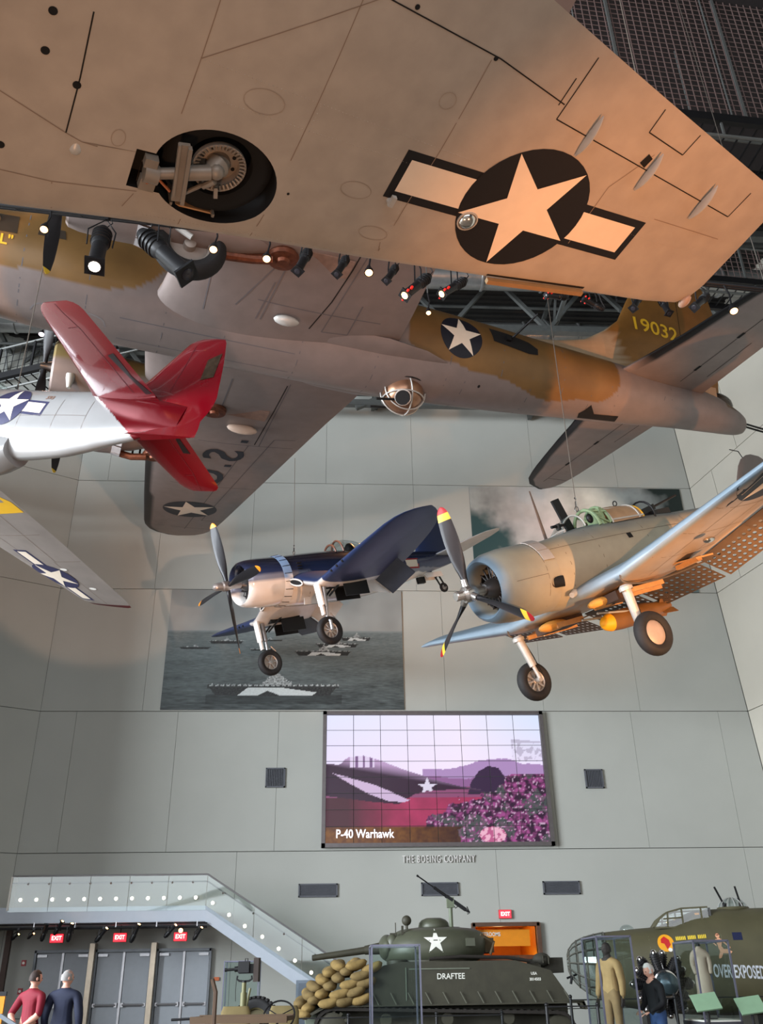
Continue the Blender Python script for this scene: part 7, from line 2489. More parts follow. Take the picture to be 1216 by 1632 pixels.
    for k in range(6):
        a = math.pi * k / 6
        MB().tube([c + Vector((.43 * math.cos(t) * math.cos(a), .43 * math.cos(t) * math.sin(a), .33 * math.sin(t))) for t in [math.pi * i / 12 for i in range(13)]], .012, 6).build('turret_rib', M_GEAR, root)
    # painted nose art, found on the skin where the sight line meets it
    Mi = M.inverted()

    def hit(x, y):
        d = RIGHT * (x - 608) + UP * (816 - y) + FWD * FPX
        o = Mi @ CAM
        h = bv.ray_cast(o, (Mi.to_3x3() @ d).normalized(), 80)
        return (h[0].x, h[0].z) if h[0] else (4.0, 2.0)

    e0 = hit(1061, 1503)
    R_ = abs(hit(1061, 1503)[0] - hit(1048, 1503)[0])
    decal('emblem_disc', [circle_poly(e0, R_)], mat('emblem_yellow', S(226, 156, 30), .6), bv, PORT, root, .15, .006)
    decal('emblem_figure', [[(e0[0] - .12, e0[1] + .1), (e0[0] - .02, e0[1] + .17), (e0[0] + .1, e0[1] + .08), (e0[0] + .13, e0[1] - .05), (e0[0] + .02, e0[1] - .16), (e0[0] - .04, e0[1] - .02), (e0[0] - .13, e0[1])]], mat('emblem_red', S(186, 34, 34), .6), bv, PORT, root, .15, .012)
    decal('emblem_figure', [circle_poly((e0[0] + .1, e0[1] - .18), .06, 12, .05)], M_WHITE, bv, PORT, root, .15, .014)
    a, b = hit(1078, 1496), hit(1124, 1492)
    for r in range(1):
        for k in range(18):
            if k in (6, 12):
                continue
            t = k / 17
            p = (a[0] + (b[0] - a[0]) * t, a[1] + (b[1] - a[1]) * t)
            decal('bomb_mark', [[(p[0] - .018, p[1] - .05), (p[0] + .018, p[1] - .05), (p[0] + .018, p[1] + .03), (p[0], p[1] + .06), (p[0] - .018, p[1] + .03)]], mat('mark_yellow', S(220, 190, 60), .6), bv, PORT, root, None, .008)
    f0 = hit(1147, 1508)
    sk = mat('figure_skin', S(206, 150, 116), .6)
    U = abs(hit(1147, 1490)[1] - hit(1147, 1530)[1]) / 1.0
    P_ = lambda x, y: (f0[0] + x * U, f0[1] + y * U)
    for nm, poly, mm in (('painted_figure', [P_(-.05, .33), P_(.07, .33), P_(.12, .15), P_(.07, 0), P_(.15, -.12), P_(-.06, -.14), P_(-.08, .05), P_(-.12, .2)], sk),
                         ('painted_figure', [P_(-.1, .30), P_(-.3, .16), P_(-.14, .0), P_(-.12, .04), P_(-.22, .15), P_(-.08, .24)], sk),
                         ('painted_figure', [P_(.1, .3), P_(.3, .1), P_(.45, -.05), P_(.42, -.1), P_(.24, .08), P_(.08, .22)], sk),
                         ('painted_figure', [P_(-.02, -.1), P_(.3, -.12), P_(.5, -.22), P_(.42, -.3), P_(.1, -.28), P_(-.04, -.22)], sk),
                         ('painted_figure', [P_(-.04, -.24), P_(.1, -.28), P_(0, -.45), P_(-.1, -.5), P_(-.12, -.44)], sk),
                         ('painted_figure', circle_poly(P_(-.02, .42), .09 * U, 14), sk), ('painted_hair', circle_poly(P_(-.02, .48), .08 * U, 12, .05 * U), mat('figure_hair', S(110, 60, 40), .7))):
        decal(nm, [poly], mm, bv, PORT, root, None, .010)
    a, b = hit(1137, 1548), hit(1214, 1551)
    vs, f = text_flat('OVER EXPOSED', 1.0, .02, 1.0, 'LEFT')
    wtxt = max(v[0] for v in vs)
    hh = .32
    k = (b[0] - a[0]) / (wtxt * 11.2 / 12.0)
    decal('nose_lettering', None, mat('letter_pale', S(186, 190, 196), .6), bv, PORT, root, flat=([(a[0] + x * k, a[1] + y * hh / .7 + (b[1] - a[1]) * x / wtxt) for x, y in vs], f), off=.01)
    q = hit(1175, 1492)
    decal('side_window', [[(q[0] - .13, q[1] - .1), (q[0] + .13, q[1] - .1), (q[0] + .13, q[1] + .1), (q[0] - .13, q[1] + .1)]], mat('window_navy', S(40, 44, 70), .15, var=0), bv, PORT, root, None, .008)
    seam_lines('fuselage_seam', [[(x, z) for z in (1.0, 1.4, 1.8, 2.2, 2.5)] for x in (1.6, 2.4, 4.4, 5.8)], bv, PORT, root, mat('seam_olive', S(98, 96, 74), .7), w=.015, step=.2)
    # steel cradle under it
    for x in (2.2, 5.5, 8.2):
        MB().box((x, 0, .18), (.3, 1.7, .62)).build('cradle', M_DARK, root, smooth=0)
    return root


build_nose_section()

# ------------------------------------------------------------------ radial engine on a stand
c = px(1061, 1568, 21.5)
eg = empty('display_engine', (c.x, 21.5, 0), 'black and chrome radial aircraft engine on a stand behind the grey-haired man', 'engine')
h = c.z
MB().lathe([(0, .34), (.10, .33), (.2, .26), (.235, .12), (.24, 0)], (0, 0, h), (0, -1, 0), 26).build('gear_housing', mat('steel_blue', S(70, 86, 92), .25, .7), eg)
MB().lathe([(.24, .0), (.27, .02), (.27, .05), (.24, .06)], (0, 0, h), (0, -1, 0), 30).build('bolt_ring', M_CHROME, eg)
MB().lathe([(.0, -.5), (.3, -.5), (.3, .0), (.0, .0)], (0, 0, h), (0, -1, 0), 24).build('crankcase', M_DARK, eg)
for row in range(2):
    for k in range(7):
        a = 2 * math.pi * (k + .5 * row) / 7
        d = Vector((math.cos(a), 0, math.sin(a)))
        o = Vector((0, .12 + .25 * row, h))
        mb = MB().cyl(o + d * .25, o + d * .6, .10, n=12)
        for j in range(6):
            mb.cyl(o + d * (.32 + j * .045), o + d * (.335 + j * .045), .125, n=12)
        cy_ = mb.build('cylinder', M_DARK, eg)
        MB().ball(o + d * .62, (.07, .09, .07), 10, 6).build('rocker_cover', M_CHROME, cy_)
        t = Vector((-math.sin(a), 0, math.cos(a)))
        MB().cyl(o + d * .28 + t * .06 - Vector((0, .12, 0)), o + d * .62 + t * .09 - Vector((0, .02, 0)), .014, n=6).cyl(o + d * .28 - t * .06 - Vector((0, .12, 0)), o + d * .62 - t * .09 - Vector((0, .02, 0)), .014, n=6).build('push_rod', mat('engine_grey', S(70, 68, 68), .35, .6), cy_)
for sx_ in (-.35, .35):
    MB().cyl((sx_, .3, 0), (sx_ * .5, .3, h - .2), .03, n=8).build('stand_leg', M_DARK, eg)
MB().box((0, .3, .02), (.9, .8, .04)).build('stand_base', M_DARK, eg, smooth=0)


# ------------------------------------------------------------------ display cases
def display_case(x0, x1, y, dy, z, label, base=.3, shear=0, basem=None):
    t = empty('display_case', ((x0 + x1) / 2, y, 0), label, 'display case')
    w = x1 - x0
    MB().box((0, dy / 2, base / 2), (w + .04, dy + .04, base)).build('plinth', basem or mat('plinth_grey', S(120, 120, 124), .6), t, smooth=0)
    MB().box((0, dy / 2, base + .012), (w, dy, .025)).build('shelf', M_WHITE, t, smooth=0)
    me_ = mat('case_edge', S(112, 112, 128), .3, .5)
    for sx_ in (-1, 1):
        for yy in (0, dy):
            MB().box((sx_ * w / 2, yy, (z + base) / 2), (.028, .028, z - base)).build('post', me_, t, smooth=0)
        MB().box((sx_ * w / 2, dy / 2, z), (.028, dy, .028)).build('top_rail', me_, t, smooth=0)
        MB().box((sx_ * w / 2, dy / 2, (z + base) / 2), (.006, dy - .03, z - base - .03)).build('side_pane', M_GLASS, t, smooth=0)
    for yy in (0, dy):
        MB().box((0, yy, z), (w, .028, .028)).build('top_rail', me_, t, smooth=0)
        MB().box((0, yy, (z + base) / 2), (w - .03, .006, z - base - .03)).build('pane', M_GLASS, t, smooth=0)
    MB().box((0, dy / 2, z - .004), (w - .03, dy - .03, .006)).build('top_pane', M_GLASS, t, smooth=0)
    return t


display_case(.76, 1.58, 17.0, .8, 2.09, 'tall glass display case standing in front of the tank hull', base=.25)
display_case(4.66, 5.26, 17.0, 1.0, 2.18, 'tall glass display case around the tan flight suit, left of the grey-haired man', base=.32)
display_case(6.36, 6.98, 17.0, 1.0, 2.09, 'tall glass display case around the pale coat, right of the grey-haired man', base=.86, basem=mat('plinth_dark', S(60, 60, 66), .6))
p = px(384, 1532, 26.5)
display_case(px(358, 1532, 26.5).x, px(413, 1532, 26.5).x, 26.5, .7, p.z, 'glass display case behind the jeep machine gun, below the stair', base=.4)
p = px(488, 1562, 28.5)
cbx = empty('service_box', (px(490, 1562, 28.5).x, 28.5, 0), 'blue-grey metal box at the foot of the stair behind the sandbags', 'cabinet')
MB().box((0, 0, p.z / 2), (.62, .4, p.z)).build('body', mat('box_bluegrey', S(132, 142, 156), .5), cbx, smooth=0)
MB().box((0, -.21, p.z / 2), (.48, .03, p.z - .14)).build('door', mat('box_door', S(116, 124, 138), .5), cbx, smooth=0)


# ------------------------------------------------------------------ jeep
def build_jeep():
    # local: x across (driver's side +x as seen from the front), y to the rear, z up
    MJ = mat('jeep_olive', S(86, 78, 50), .65, .05, var=.1, scale=5)
    base = px(362, 1600, 14.2)
    M = Matrix.Translation((base.x - .02, 14.15, 0)) @ Matrix.Rotation(math.radians(-9), 4, 'Z')
    root = empty('jeep', M, 'olive military jeep with folded windshield, facing the camera at the lower left', 'vehicle')
    YZ = Matrix(((0, 0, 1, 0), (1, 0, 0, 0), (0, 1, 0, 0), (0, 0, 0, 1)))
    MB().prism([(.15, .95), (.12, .55), (.3, .45), (3.2, .45), (3.25, .9), (1.9, .9), (1.75, .62), (1.25, .62), (1.15, .98)], YZ @ Matrix.Translation((0, 0, -.45)), .9).build('body_tub', MJ, root, smooth=0)
    for sx_ in (-1, 1):
        MB().box((sx_ * .62, 2.5, .72), (.34, 1.4, .4)).build('rear_side', MJ, root, smooth=0)
        MB().box((sx_ * .62, .55, .80), (.32, .9, .05)).build('fender', MJ, root, smooth=0)
    MB().box((0, .65, .95), (.84, 1.0, .06)).build('hood', MJ, root)
    g = MB()
    for k in range(9):
        g.box((-.32 + k * .08, .13, .74), (.03, .03, .36))
    g.box((0, .14, .95), (.84, .05, .06)).box((0, .14, .54), (.84, .05, .06))
    g.build('grille', MJ, root, smooth=0)
    for sx_ in (-.38, .38):
        MB().cyl((sx_, .10, .78), (sx_, .2, .78), .09, n=16).build('headlamp', M_ALU, root)
    MB().box((0, .0, .55), (1.4, .08, .16)).build('bumper', MJ, root, smooth=0)
    # folded windshield
    w = MB()
    w.box((0, .80, 1.08), (1.42, .06, .09)).box((0, 1.28, 1.10), (1.42, .06, .07)).box((-.69, 1.04, 1.09), (.06, .5, .06)).box((.69, 1.04, 1.09), (.06, .5, .06)).box((0, 1.04, 1.09), (.04, .46, .05))
    wo = w.build('windshield_frame', mat('jeep_brown', S(86, 64, 42), .6), root, smooth=0)
    MB().box((-.35, 1.04, 1.085), (.64, .42, .01)).box((.35, 1.04, 1.085), (.64, .42, .01)).build('windshield_glass', M_GLASSF, wo, smooth=0)
    MB().cyl((-.72, .82, 1.10), (-1.0, .82, 1.09), .018, n=8).build('wiper_arm', M_DARK, root)
    # wire cutter bar
    MB().tube([(-.14, -.02, .6), (-.14, -.02, 1.44), (-.20, -.02, 1.60)], .03, 6).build('wire_cutter_bar', mat('bar_brown', S(76, 56, 40), .5), root, smooth=0)
    # steering wheel
    c = Vector((.42, 1.62, 1.10))
    F = frame((0, -.85, .55))
    sw = MB().tube([c + F @ Vector((.24 * math.cos(t), .24 * math.sin(t), 0)) for t in [2 * math.pi * i / 28 for i in range(28)]], .014, 6, closed=True)
    for k in range(3):
        t = 2 * math.pi * k / 3 + .5
        sw.cyl(c, c + F @ Vector((.24 * math.cos(t), .24 * math.sin(t), 0)), .008, n=6)
    sw.cyl(c, c + Vector((0, -.4, -.35)), .02, n=8)
    sw.build('steering_wheel', M_DARK, root)
    for sx_ in (-.35, .42):
        rings = []
        for z, ww in ((.75, .20), (.9, .235), (1.12, .235), (1.2, .20)):
            rings.append([(sx_ + ww * math.copysign(abs(math.cos(q)) ** .5, math.cos(q)), 2.02 + .06 * math.copysign(abs(math.sin(q)) ** .5, math.sin(q)), z + .03) for q in [2 * math.pi * i / 20 for i in range(20)]])
        MB().loft(rings).build('seat_back', mat('canvas_olive', S(112, 98, 62), .85, var=.1), root)
        MB().box((sx_, 1.8, .72), (.45, .42, .1)).build('seat', mat('canvas_olive', S(112, 98, 62), .85, var=.1), root)
    # wheels and the spare on the tail
    for sx_ in (-1, 1):
        for y in (.62, 2.65):
            ty = landing_wheel(root, Vector((sx_ * .66, y, .36)), .36, .17, (sx_, 0, 0), M_RUBBER, MJ)
    sp = Vector((-.34, 3.42, .98))
    landing_wheel(root, sp, .37, .18, (0, -1, 0), M_RUBBER, MJ)
    tr = MB()
    for k in range(30):
        a = 2 * math.pi * k / 30
        d = Vector((math.cos(a), 0, math.sin(a)))
        for yy in (-.05, .05):
            tr.box(sp + d * .365 + Vector((0, yy, 0)), (.03, .08, .045), Matrix.Rotation(-a, 3, 'Y'))
    tag(tr.build('tyre_lug', M_RUBBER, root, smooth=0), kind='stuff')
    MB().box((-.34, 3.3, .9), (.2, .14, .3)).build('spare_bracket', MJ, root, smooth=0)
    # gun post and gun
    pc = M.inverted() @ px(387, 1612, 16.3)
    top = (M.inverted() @ px(388, 1566, 16.3)).z
    MB().cyl((pc.x, pc.y, .5), (pc.x, pc.y, top - .14), .05, n=14).cyl((pc.x, pc.y, top - .16), (pc.x, pc.y, top), .035, n=12).cyl((pc.x + .02, pc.y, top - .5), (pc.x + .1, pc.y, top - .08), .02, n=8).build('gun_post', mat('post_green', S(110, 108, 72), .5), root)
    mg = empty('jeep_machine_gun', M @ Matrix.Translation((pc.x, pc.y, top)), 'black machine gun with box on the jeep post, muzzle pointing left', 'gun')
    mg.scale = (.82, .82, .82)
    MB().tube([(-.14, 0, .12), (-.15, 0, .06), (-.10, 0, .03), (0, 0, .02), (.10, 0, .03), (.15, 0, .06), (.14, 0, .12)], .018, 6).cyl((0, 0, -.02), (0, 0, .03), .04, n=10).build('cradle', M_DARK, mg)
    MB().box((.07, 0, .24), (.36, .12, .17)).box((.0, -.08, .27), (.22, .1, .2)).build('receiver', M_DARK, mg, smooth=0)
    MB().cyl((-.10, 0, .24), (-.20, 0, .235), .05, n=12).cyl((-.2, 0, .235), (-.36, 0, .225), .026, n=10).cyl((-.36, 0, .225), (-.40, 0, .223), .034, n=10).build('barrel', M_DARK, mg)
    MB().box((.24, .0, .22), (.10, .18, .42)).build('ammunition_box', mat('ammo_dark', S(48, 36, 30), .6), mg, smooth=0)
    MB().tube([(.0, 0, .34), (.0, 0, .42), (.05, 0, .42), (.05, 0, .34)], .010, 6).tube([(-.16, .02, .1), (-.17, .02, -.15), (-.16, .02, -.32)], .006, 5).build('carry_handle', M_DARK, mg)
    return root


build_jeep()


# ------------------------------------------------------------------ barriers and info panels
def barrier(pts, z, label, post_h=1.0):
    t = empty('barrier', (pts[0][0], pts[0][1], 0), label, 'barrier')
    o = Vector((pts[0][0], pts[0][1], 0))
    for p in pts:
        q = Vector((p[0], p[1], 0)) - o
        MB().cyl(q, q + Vector((0, 0, post_h)), .028, n=10).lathe([(0, 0), (.14, 0), (.14, .02), (.03, .035)], q, (0, 0, 1), 16).ball(q + Vector((0, 0, post_h)), .035, 8, 6).build('post', M_DARK, t)
    for a, b in zip(pts[:-1], pts[1:]):
        A, B = Vector((a[0], a[1], z)) - o, Vector((b[0], b[1], z)) - o
        MB().bar(A, B, .05, .02, upv=(0, 0, 1)).build('rail', M_DARK, t, smooth=0)
    return t


barrier([(-1.0, 18.6), (.4, 18.6), (2.0, 18.6), (3.2, 18.6)], .98, 'low black barrier along the front of the tank', 1.02)
b0, b1, b2 = px(926, 1592, 18.2), px(952, 1603, 16.7), px(880, 1603, 18.2)
barrier([(b1.x - .85, 16.7), (b1.x, 16.7)], px(900, 1604, 16.7).z, 'black barrier end left of the flight suit case, nearer one', px(955, 1600, 16.7).z)
barrier([(b0.x, 19.0), (b0.x + 2.0, 19.0), (b0.x + 4.6, 19.0)], px(1010, 1592, 19).z, 'black barrier running in front of the olive bomber nose', px(926, 1588, 19).z)


def info_panel(q, label, w=.42):
    p = px(q[0], q[1], 16.6)
    t = empty('info_panel', (p.x, 16.6, 0), label, 'sign', 'green slanted info panels')
    MB().cyl((0, 0, 0), (0, 0, p.z - .03), .025, n=8).lathe([(0, 0), (.15, 0), (.15, .02), (.02, .03)], (0, 0, 0), (0, 0, 1), 14).build('stand', M_DARK, t)
    MB().box((0, 0, p.z), (w, .34, .025), Matrix.Rotation(.75, 3, 'X') @ Matrix.Rotation(-.15, 3, 'Y')).build('panel', mat('panel_green', S(120, 150, 122), .5, var=.05), t, smooth=0)


info_panel((1125, 1597), 'small green slanted info panel in front of the pale coat case')
info_panel((1196, 1602), 'small green slanted info panel at the lower right corner')
hr = empty('slanted_panel', px(22, 1622, 9.0), 'grey slanted panel edge poking in at the lower left corner', 'panel')
MB().box((.1, 0, -.1), (.5, .04, .03), Matrix.Rotation(.5, 3, 'Y')).build('panel', mat('panel_steel', S(150, 160, 170), .4), hr, smooth=0)
MB().cyl((.12, .03, -.12), (.12, .03, -px(22, 1622, 9.0).z + .0), .03, n=8).build('stand', M_DARK, hr)


# ------------------------------------------------------------------ people
def skin_body(J, E, name='body', voxel=.011):
    """J: joint name -> (x, y, z, rx, ry); E: edges. One continuous surface grown around the skeleton"""
    names = list(J)
    me = bpy.data.meshes.new(name)
    me.from_pydata([J[n][:3] for n in names], [(names.index(a), names.index(b)) for a, b in E], [])
    ob = bpy.data.objects.new(name, me)
    COL.objects.link(ob)
    md = ob.modifiers.new('s', 'SKIN')
    for i, n in enumerate(names):
        sv = me.skin_vertices[0].data[i]
        sv.radius = J[n][3:5]
        sv.use_root = (i == 0)
    md.use_smooth_shade = True
    s = ob.modifiers.new('u', 'SUBSURF')
    s.levels = 2
    s.render_levels = 2
    dg = bpy.context.evaluated_depsgraph_get()
    m2 = bpy.data.meshes.new_from_object(ob.evaluated_get(dg))
    bpy.data.objects.remove(ob)
    return m2


def head_mesh(c, yaw, tilt, s=1.0):
    """head with brow, nose, lips, chin, eye sockets and ears; faces -y when yaw = 0"""
    mb = MB()
    nu, nv = 40, 30
    R = Matrix.Rotation(yaw, 3, 'Z') @ Matrix.Rotation(tilt, 3, 'X')
    c = Vector(c)
    rings = []
    for j in range(nv + 1):
        th = math.pi * j / nv
        ring = []
        for i in range(nu):
            ph = 2 * math.pi * i / nu
            dx, dy, dz = math.sin(th) * math.sin(ph), -math.sin(th) * math.cos(ph), math.cos(th)
            x, y, z = dx * .076, dy * .098, dz * .118
            f = max(0, -dy)
            if dz < -.1:
                x *= 1 - .28 * (-dz - .1) ** 1.1
                y *= 1 - (.10 if dy < 0 else .30) * (-dz)
            if f > 0:
                g = lambda X, Z, sx, sz: math.exp(-((dx - X) / sx) ** 2 - ((dz - Z) / sz) ** 2)
                y -= .026 * g(0, -.17, .11, .14) * f + .012 * g(0, .02, .09, .16) * f
                y -= .006 * g(0, .22, .5, .10) * f
                y += .009 * (g(.36, .06, .15, .10) + g(-.36, .06, .15, .10)) * f
                y -= .007 * (g(0, -.46, .22, .05) + g(0, -.56, .2, .05)) * f
                y -= .012 * g(0, -.84, .3, .14) * f
            ring.append(c + R @ (Vector((x, y, z)) * s))
        rings.append(ring)
    mb.loft(rings)
    for sg in (-1, 1):
        mb.ball(c + R @ (Vector((sg * .079, .012, -.006)) * s), (.012 * s, .022 * s, .034 * s), 10, 8, R=R)
    return mb, R


def person(name, loc, yaw, J, E, cols, label, cat='person', head=(0, 0, 1.66), hyaw=0, htilt=0, hair=None, hairfn=None, hs=1.0, hands=None, group=None):
    """cols: label of the nearest joint -> material"""
    M = Matrix.Translation(Vector(loc)) @ Matrix.Rotation(yaw, 4, 'Z')
    root = empty(name, M, label, cat, group)
    m1 = skin_body(J, E)
    bm = bmesh.new()
    bm.from_mesh(m1)
    hm, R = head_mesh(head, hyaw, htilt, hs)
    tmp = hm.build('tmp', M_WHITE, None, smooth=0, link_=False)
    bm.from_mesh(tmp.data)
    bpy.data.objects.remove(tmp)
    for (w, d, up_) in (hands or []):
        w, d, up_ = Vector(w), Vector(d).normalized(), Vector(up_).normalized()
        sd = d.cross(up_).normalized()
        hb = MB().ball(w + d * .045, (.042, .018, .052), 12, 8, R=Matrix((sd, up_, d)).transposed())
        for k in range(4):
            o = w + d * .085 + sd * (-.030 + .020 * k)
            L = (.062, .074, .070, .054)[k]
            hb.tube([o - d * .02, o + d * L * .5 - up_ * .004, o + d * L * .8 - up_ * .016, o + d * L - up_ * .03], [.0095, .009, .008, .006], 8)
        hb.tube([w + d * .02 - sd * .03, w + d * .05 - sd * .055 - up_ * .01, w + d * .085 - sd * .06 - up_ * .02], [.011, .010, .008], 8)
        tmp = hb.build('tmp', M_WHITE, None, smooth=0, link_=False)
        bm.from_mesh(tmp.data)
        bpy.data.objects.remove(tmp)
    me = bpy.data.meshes.new('body')
    bm.to_mesh(me)
    bm.free()
    ob = bpy.data.objects.new('body', me)
    COL.objects.link(ob)
    md = ob.modifiers.new('r', 'REMESH')
    md.mode = 'VOXEL'
    md.voxel_size = .0105
    sm = ob.modifiers.new('sm', 'SMOOTH')
    sm.iterations = 2
    sm.factor = .5
    dg = bpy.context.evaluated_depsgraph_get()
    m3 = bpy.data.meshes.new_from_object(ob.evaluated_get(dg))
    bpy.data.objects.remove(ob)
    # materials by nearest bone
    mats = []
    for e in cols.values():
        if e not in mats:
            mats.append(e)
    m3.materials.clear()
    for m in mats:
        m3.materials.append(m)
    P = np.array([p.center[:] for p in m3.polygons])
    A = np.array([J[a][:3] for a, b in E] + [tuple(Vector(head) + Vector((0, 0, -.06))), tuple(Vector(head))])
    keys = []
    SA, SB_, SK = [], [], []
    for a, b in E:
        SA.append(J[a][:3])
        SB_.append(J[b][:3])
        SK.append(cols.get(b) or cols.get('*'))
    SA.append(tuple(Vector(head) + Vector((0, 0, .05))))
    SB_.append(tuple(Vector(head) + Vector((0, 0, -.12))))
    SK.append(cols['skin'])
    for (w, d, up_) in (hands or []):
        SA.append(tuple(Vector(w) + Vector(d).normalized() * .03))
        SB_.append(tuple(Vector(w) + Vector(d).normalized() * .16))
        SK.append(cols['skin'])
    best = np.full(len(P), 1e9)
    idx = np.zeros(len(P), dtype=np.int32)
    for a, b, k in zip(SA, SB_, SK):
        a, b = np.array(a), np.array(b)
        ab = b - a
        t = np.clip(((P - a) @ ab) / max(ab @ ab, 1e-9), 0, 1)
        dd = np.linalg.norm(P - (a + t[:, None] * ab), axis=1)
        mi = mats.index(k)
        q = dd < best
        best[q] = dd[q]
        idx[q] = mi
    m3.polygons.foreach_set('material_index', idx)
    m3.shade_smooth()
    body = bpy.data.objects.new('body', m3)
    link(body, root)
    hc = Vector(head)
    # eyes
    for sg in (-1, 1):
        MB().ball(hc + R @ (Vector((sg * .030, -.084, .010)) * hs), .0095 * hs, 10, 8).build('eye', mat('eye_dark', S(60, 50, 44), .2, var=0), root)
    if hair:
        hb = MB()
        rings = []
        for j in range(16):
            th = math.pi * .60 * j / 15
            ring = []
            for i in range(32):
                ph = 2 * math.pi * i / 32
                dx, dy, dz = math.sin(th) * math.sin(ph), -math.sin(th) * math.cos(ph), math.cos(th)
                # hairline: high at the front, low at the back
                k = 1.0
                if dy < -.25 and dz < .55:
                    k = .90
                if hairfn and not hairfn(dx, dy, dz):
                    k = .92
                n = 1 + .05 * mnoise.noise(Vector((dx * 6, dy * 6, dz * 6)))
                ring.append(hc + R @ (Vector((dx * .084 * k * n, dy * .106 * k * n + .004, dz * .128 * k * n)) * hs))
            rings.append(ring)
        hb.loft(rings, cap=False)
        hb.build('hair', hair, root, smooth=60)
    return root


def stand(arms, hipw=.09, lean=0.0, coat=0, thick=1.0):
    t = thick
    J = {'pelvis': (0, 0, .96, .155 * t, .115 * t), 'waist': (0, lean * .3, 1.10, .150 * t, .110 * t), 'chest': (0, lean * .7, 1.30, .175 * t, .125 * t), 'upper': (0, lean, 1.43, .13, .10),
         'neck': (0, lean * 1.1, 1.53, .056, .058), 'nape': (0, lean * 1.3, 1.62, .052, .055)}
    E = [('pelvis', 'waist'), ('waist', 'chest'), ('chest', 'upper'), ('upper', 'neck'), ('neck', 'nape')]
    for s, sg in (('l', -1), ('r', 1)):
        J['hip' + s] = (sg * hipw, 0, .90, .10, .105)
        J['knee' + s] = (sg * (hipw + .015), -.01, .50, .068, .072)
        J['shin' + s] = (sg * (hipw + .015), .015, .30, .058, .060)
        J['ankle' + s] = (sg * (hipw + .015), .03, .10, .050, .052)
        J['heel' + s] = (sg * (hipw + .015), .035, .055, .042, .045)
        J['toe' + s] = (sg * (hipw + .04), -.15, .045, .045, .032)
        E += [('pelvis', 'hip' + s), ('hip' + s, 'knee' + s), ('knee' + s, 'shin' + s), ('shin' + s, 'ankle' + s), ('ankle' + s, 'heel' + s), ('heel' + s, 'toe' + s)]
        sh, el, wr = arms[s]
        ra, rb, rc = (.075, .058, .042) if not coat else (.085, .070, .058)
        J['shoulder' + s] = (*sh, ra, ra)
        m = tuple((a + b) / 2 for a, b in zip(sh, el))
        J['sleeve' + s] = (*m, (ra + rb) / 2, (ra + rb) / 2)
        J['elbow' + s] = (*el, rb, rb)
        J['wrist' + s] = (*wr, rc * .85, rc * .8)
        E += [('upper', 'shoulder' + s), ('shoulder' + s, 'sleeve' + s), ('sleeve' + s, 'elbow' + s), ('elbow' + s, 'wrist' + s)]
    return J, E


SKIN1 = mat('skin_light', S(214, 160, 140), .55, var=.05)
SKIN2 = mat('skin_tan', S(190, 134, 112), .55, var=.05)
TRD = mat('trousers_black', S(26, 26, 32), .8)
SHOE = mat('shoe_black', S(20, 18, 18), .5)


def colours(J, top, legs, skin, arm=None, sleeve=None):
    c = {'skin': skin}
    for n in J:
        if n in ('waist', 'chest', 'upper') or n.startswith('shoulder') or n.startswith('sleeve'):
            c[n] = top
        elif n == 'neck':
            c[n] = top
        elif n == 'nape':
            c[n] = skin
        elif n.startswith('elbow'):
            c[n] = sleeve or top
        elif n.startswith('wrist'):
            c[n] = arm or top
        elif n.startswith('heel') or n.startswith('toe'):
            c[n] = SHOE
        else:
            c[n] = legs
    c['*'] = top
    return c


# man in a red shirt, hands clasped behind his back
J, E = stand({'l': ((-.20, .0, 1.42), (-.29, .12, 1.16), (-.06, .20, 1.00)), 'r': ((.20, .0, 1.42), (.29, .12, 1.16), (.06, .21, .98))}, thick=1.02)
red = mat('shirt_red', S(122, 16, 38), .75)
p = px(58, 1560, 16.5)
person('person', (p.x - .02, 16.5, 0), math.radians(180 - 28), J, E, colours(J, red, TRD, SKIN1, arm=SKIN1), 'person in a dark red shirt, hands clasped behind the back', head=(0, -.02, 1.665), hyaw=math.radians(-22), htilt=.06,
       hair=mat('hair_brown', S(52, 38, 34), .7), hands=[((-.05, .20, .99), (.85, .1, -.35), (0, 1, .2)), ((.05, .21, .97), (-.8, .12, -.4), (0, 1, .2))])
# man in a navy jacket
J, E = stand({'l': ((-.22, .0, 1.42), (-.29, .02, 1.14), (-.28, -.05, .90)), 'r': ((.22, .0, 1.42), (.29, .02, 1.14), (.29, -.05, .90))}, coat=1, thick=1.12)
J['pelvis'] = (0, 0, .95, .185, .14)
J['hipl'] = (-.09, 0, .86, .12, .12)
J['hipr'] = (.09, 0, .86, .12, .12)
navy = mat('jacket_navy', S(28, 34, 56), .8)
p = px(107, 1560, 16.5)
cc = colours(J, navy, mat('trousers_grey', S(84, 88, 100), .8), SKIN1, arm=navy)
cc['pelvis'] = navy
cc['hipl'] = cc['hipr'] = navy
person('person', (p.x + .0, 16.5, 0), math.radians(180 - 12), J, E, cc, 'balding person in a dark navy jacket, arms hanging, seen from behind', head=(0, -.02, 1.668), hyaw=math.radians(-38), htilt=.0,
       hair=mat('hair_grey', S(150, 146, 144), .8), hairfn=lambda x, y, z: z < .45 and y > -.3, hands=[((-.28, -.05, .88), (0, -.15, -1), (-1, 0, 0)), ((.29, -.05, .88), (0, -.15, -1), (1, 0, 0))])
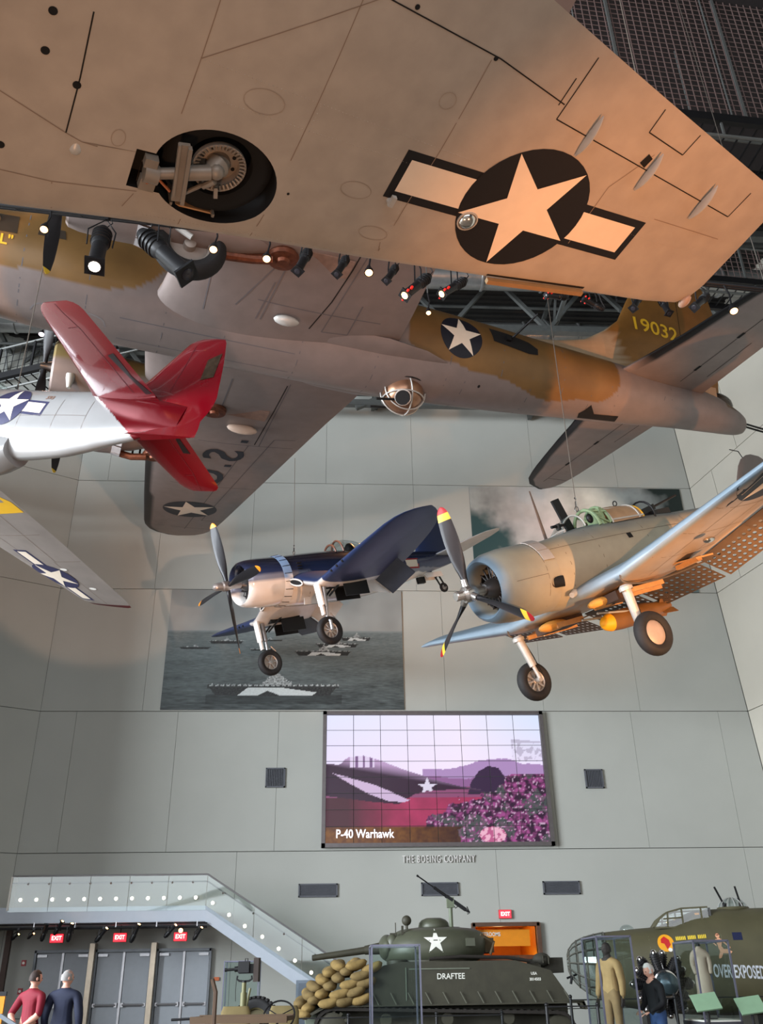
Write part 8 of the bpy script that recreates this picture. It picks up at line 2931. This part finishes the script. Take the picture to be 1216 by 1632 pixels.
# grey-haired man in a black sweater and jeans, looking down
J, E = stand({'l': ((-.20, -.02, 1.40), (-.25, -.06, 1.14), (-.14, -.24, 1.04)), 'r': ((.20, -.02, 1.40), (.25, -.04, 1.14), (.16, -.26, 1.02))}, coat=0, lean=-.03, thick=1.06)
blk = mat('sweater_black', S(20, 20, 24), .9)
p = px(1036, 1550, 17.5)
person('person', (p.x + .04, 17.5, 0), math.radians(-72), J, E, colours(J, blk, mat('jeans_blue', S(54, 78, 122), .85, var=.15), SKIN1, arm=blk), 'grey-haired person in a black sweater and blue jeans, looking down', head=(0, -.075, 1.645), hyaw=0, htilt=.35,
       hair=mat('hair_silver', S(206, 202, 198), .8), hands=[((-.13, -.25, 1.03), (.4, -.8, -.25), (0, 0, 1)), ((.15, -.27, 1.01), (-.4, -.8, -.25), (0, 0, 1))])
# dressed mannequins in the two cases
J, E = stand({'l': ((-.21, 0, 1.42), (-.27, .0, 1.14), (-.30, -.04, .90)), 'r': ((.21, 0, 1.42), (.27, .0, 1.14), (.29, -.04, .90))}, coat=1, thick=1.05)
tan = mat('flight_suit_tan', S(172, 136, 92), .85, var=.12)
tan2 = mat('trousers_tan', S(140, 110, 76), .85, var=.12)
p = px(966, 1520, 17.5)
drk = mat('mannequin_dark', S(58, 46, 44), .7)
person('mannequin', (p.x + .02, 17.5, .346), math.radians(-60), J, E, colours(J, tan, tan2, drk), 'mannequin in a tan flight jacket, trousers and dark cap inside the left glass case', 'mannequin', head=(0, -.02, 1.64), hs=.93,
       hair=drk, hands=[((-.30, -.04, .89), (0, -.2, -1), (-1, 0, 0)), ((.29, -.04, .89), (0, -.2, -1), (1, 0, 0))])
J, E = stand({'l': ((-.17, 0, 1.42), (-.21, .0, 1.18), (-.18, -.06, .95)), 'r': ((.17, 0, 1.42), (.21, .0, 1.18), (.18, -.06, .95))}, coat=1, thick=.95)
pale = mat('coat_pale', S(190, 168, 150), .85, var=.08)
# a headless tailor's form: coat on a pole, at child height on the high plinth
s_ = .72
J2 = {k: (v[0] * s_, v[1] * s_, v[2] * s_, v[3] * s_, v[4] * s_) for k, v in J.items() if not k.startswith(('knee', 'shin', 'ankle', 'heel', 'toe'))}
J2['pelvis'] = (0, 0, .55, .15, .12)
J2['hem'] = (0, 0, .12, .19, .15)
E2 = [(a, b) for a, b in E if a in J2 and b in J2 and not b.startswith('hip')] + [('pelvis', 'hem')]
J2 = {k: v for k, v in J2.items() if not k.startswith('hip')}
p = px(1122, 1540, 17.5)
root_ = empty('coat_form', (p.x - .05, 17.5, .886), 'pale long coat on a headless dress form inside the right glass case', 'dress form')
m_ = skin_body(J2, E2)
m_.materials.clear()
m_.materials.append(pale)
m_.shade_smooth()
link(bpy.data.objects.new('coat', m_), root_)
MB().cyl((0, 0, .0), (0, 0, .14), .02, n=8).lathe([(0, 0), (.14, 0), (.14, .015), (.02, .02)], (0, 0, 0), (0, 0, 1), 16).build('stand', M_DARK, root_)
MB().lathe([(.035, 0), (.04, .03), (.03, .06), (0, .07)], (0, 0, 1.12), (0, 0, 1), 12).build('neck_cap', M_DARK, root_)
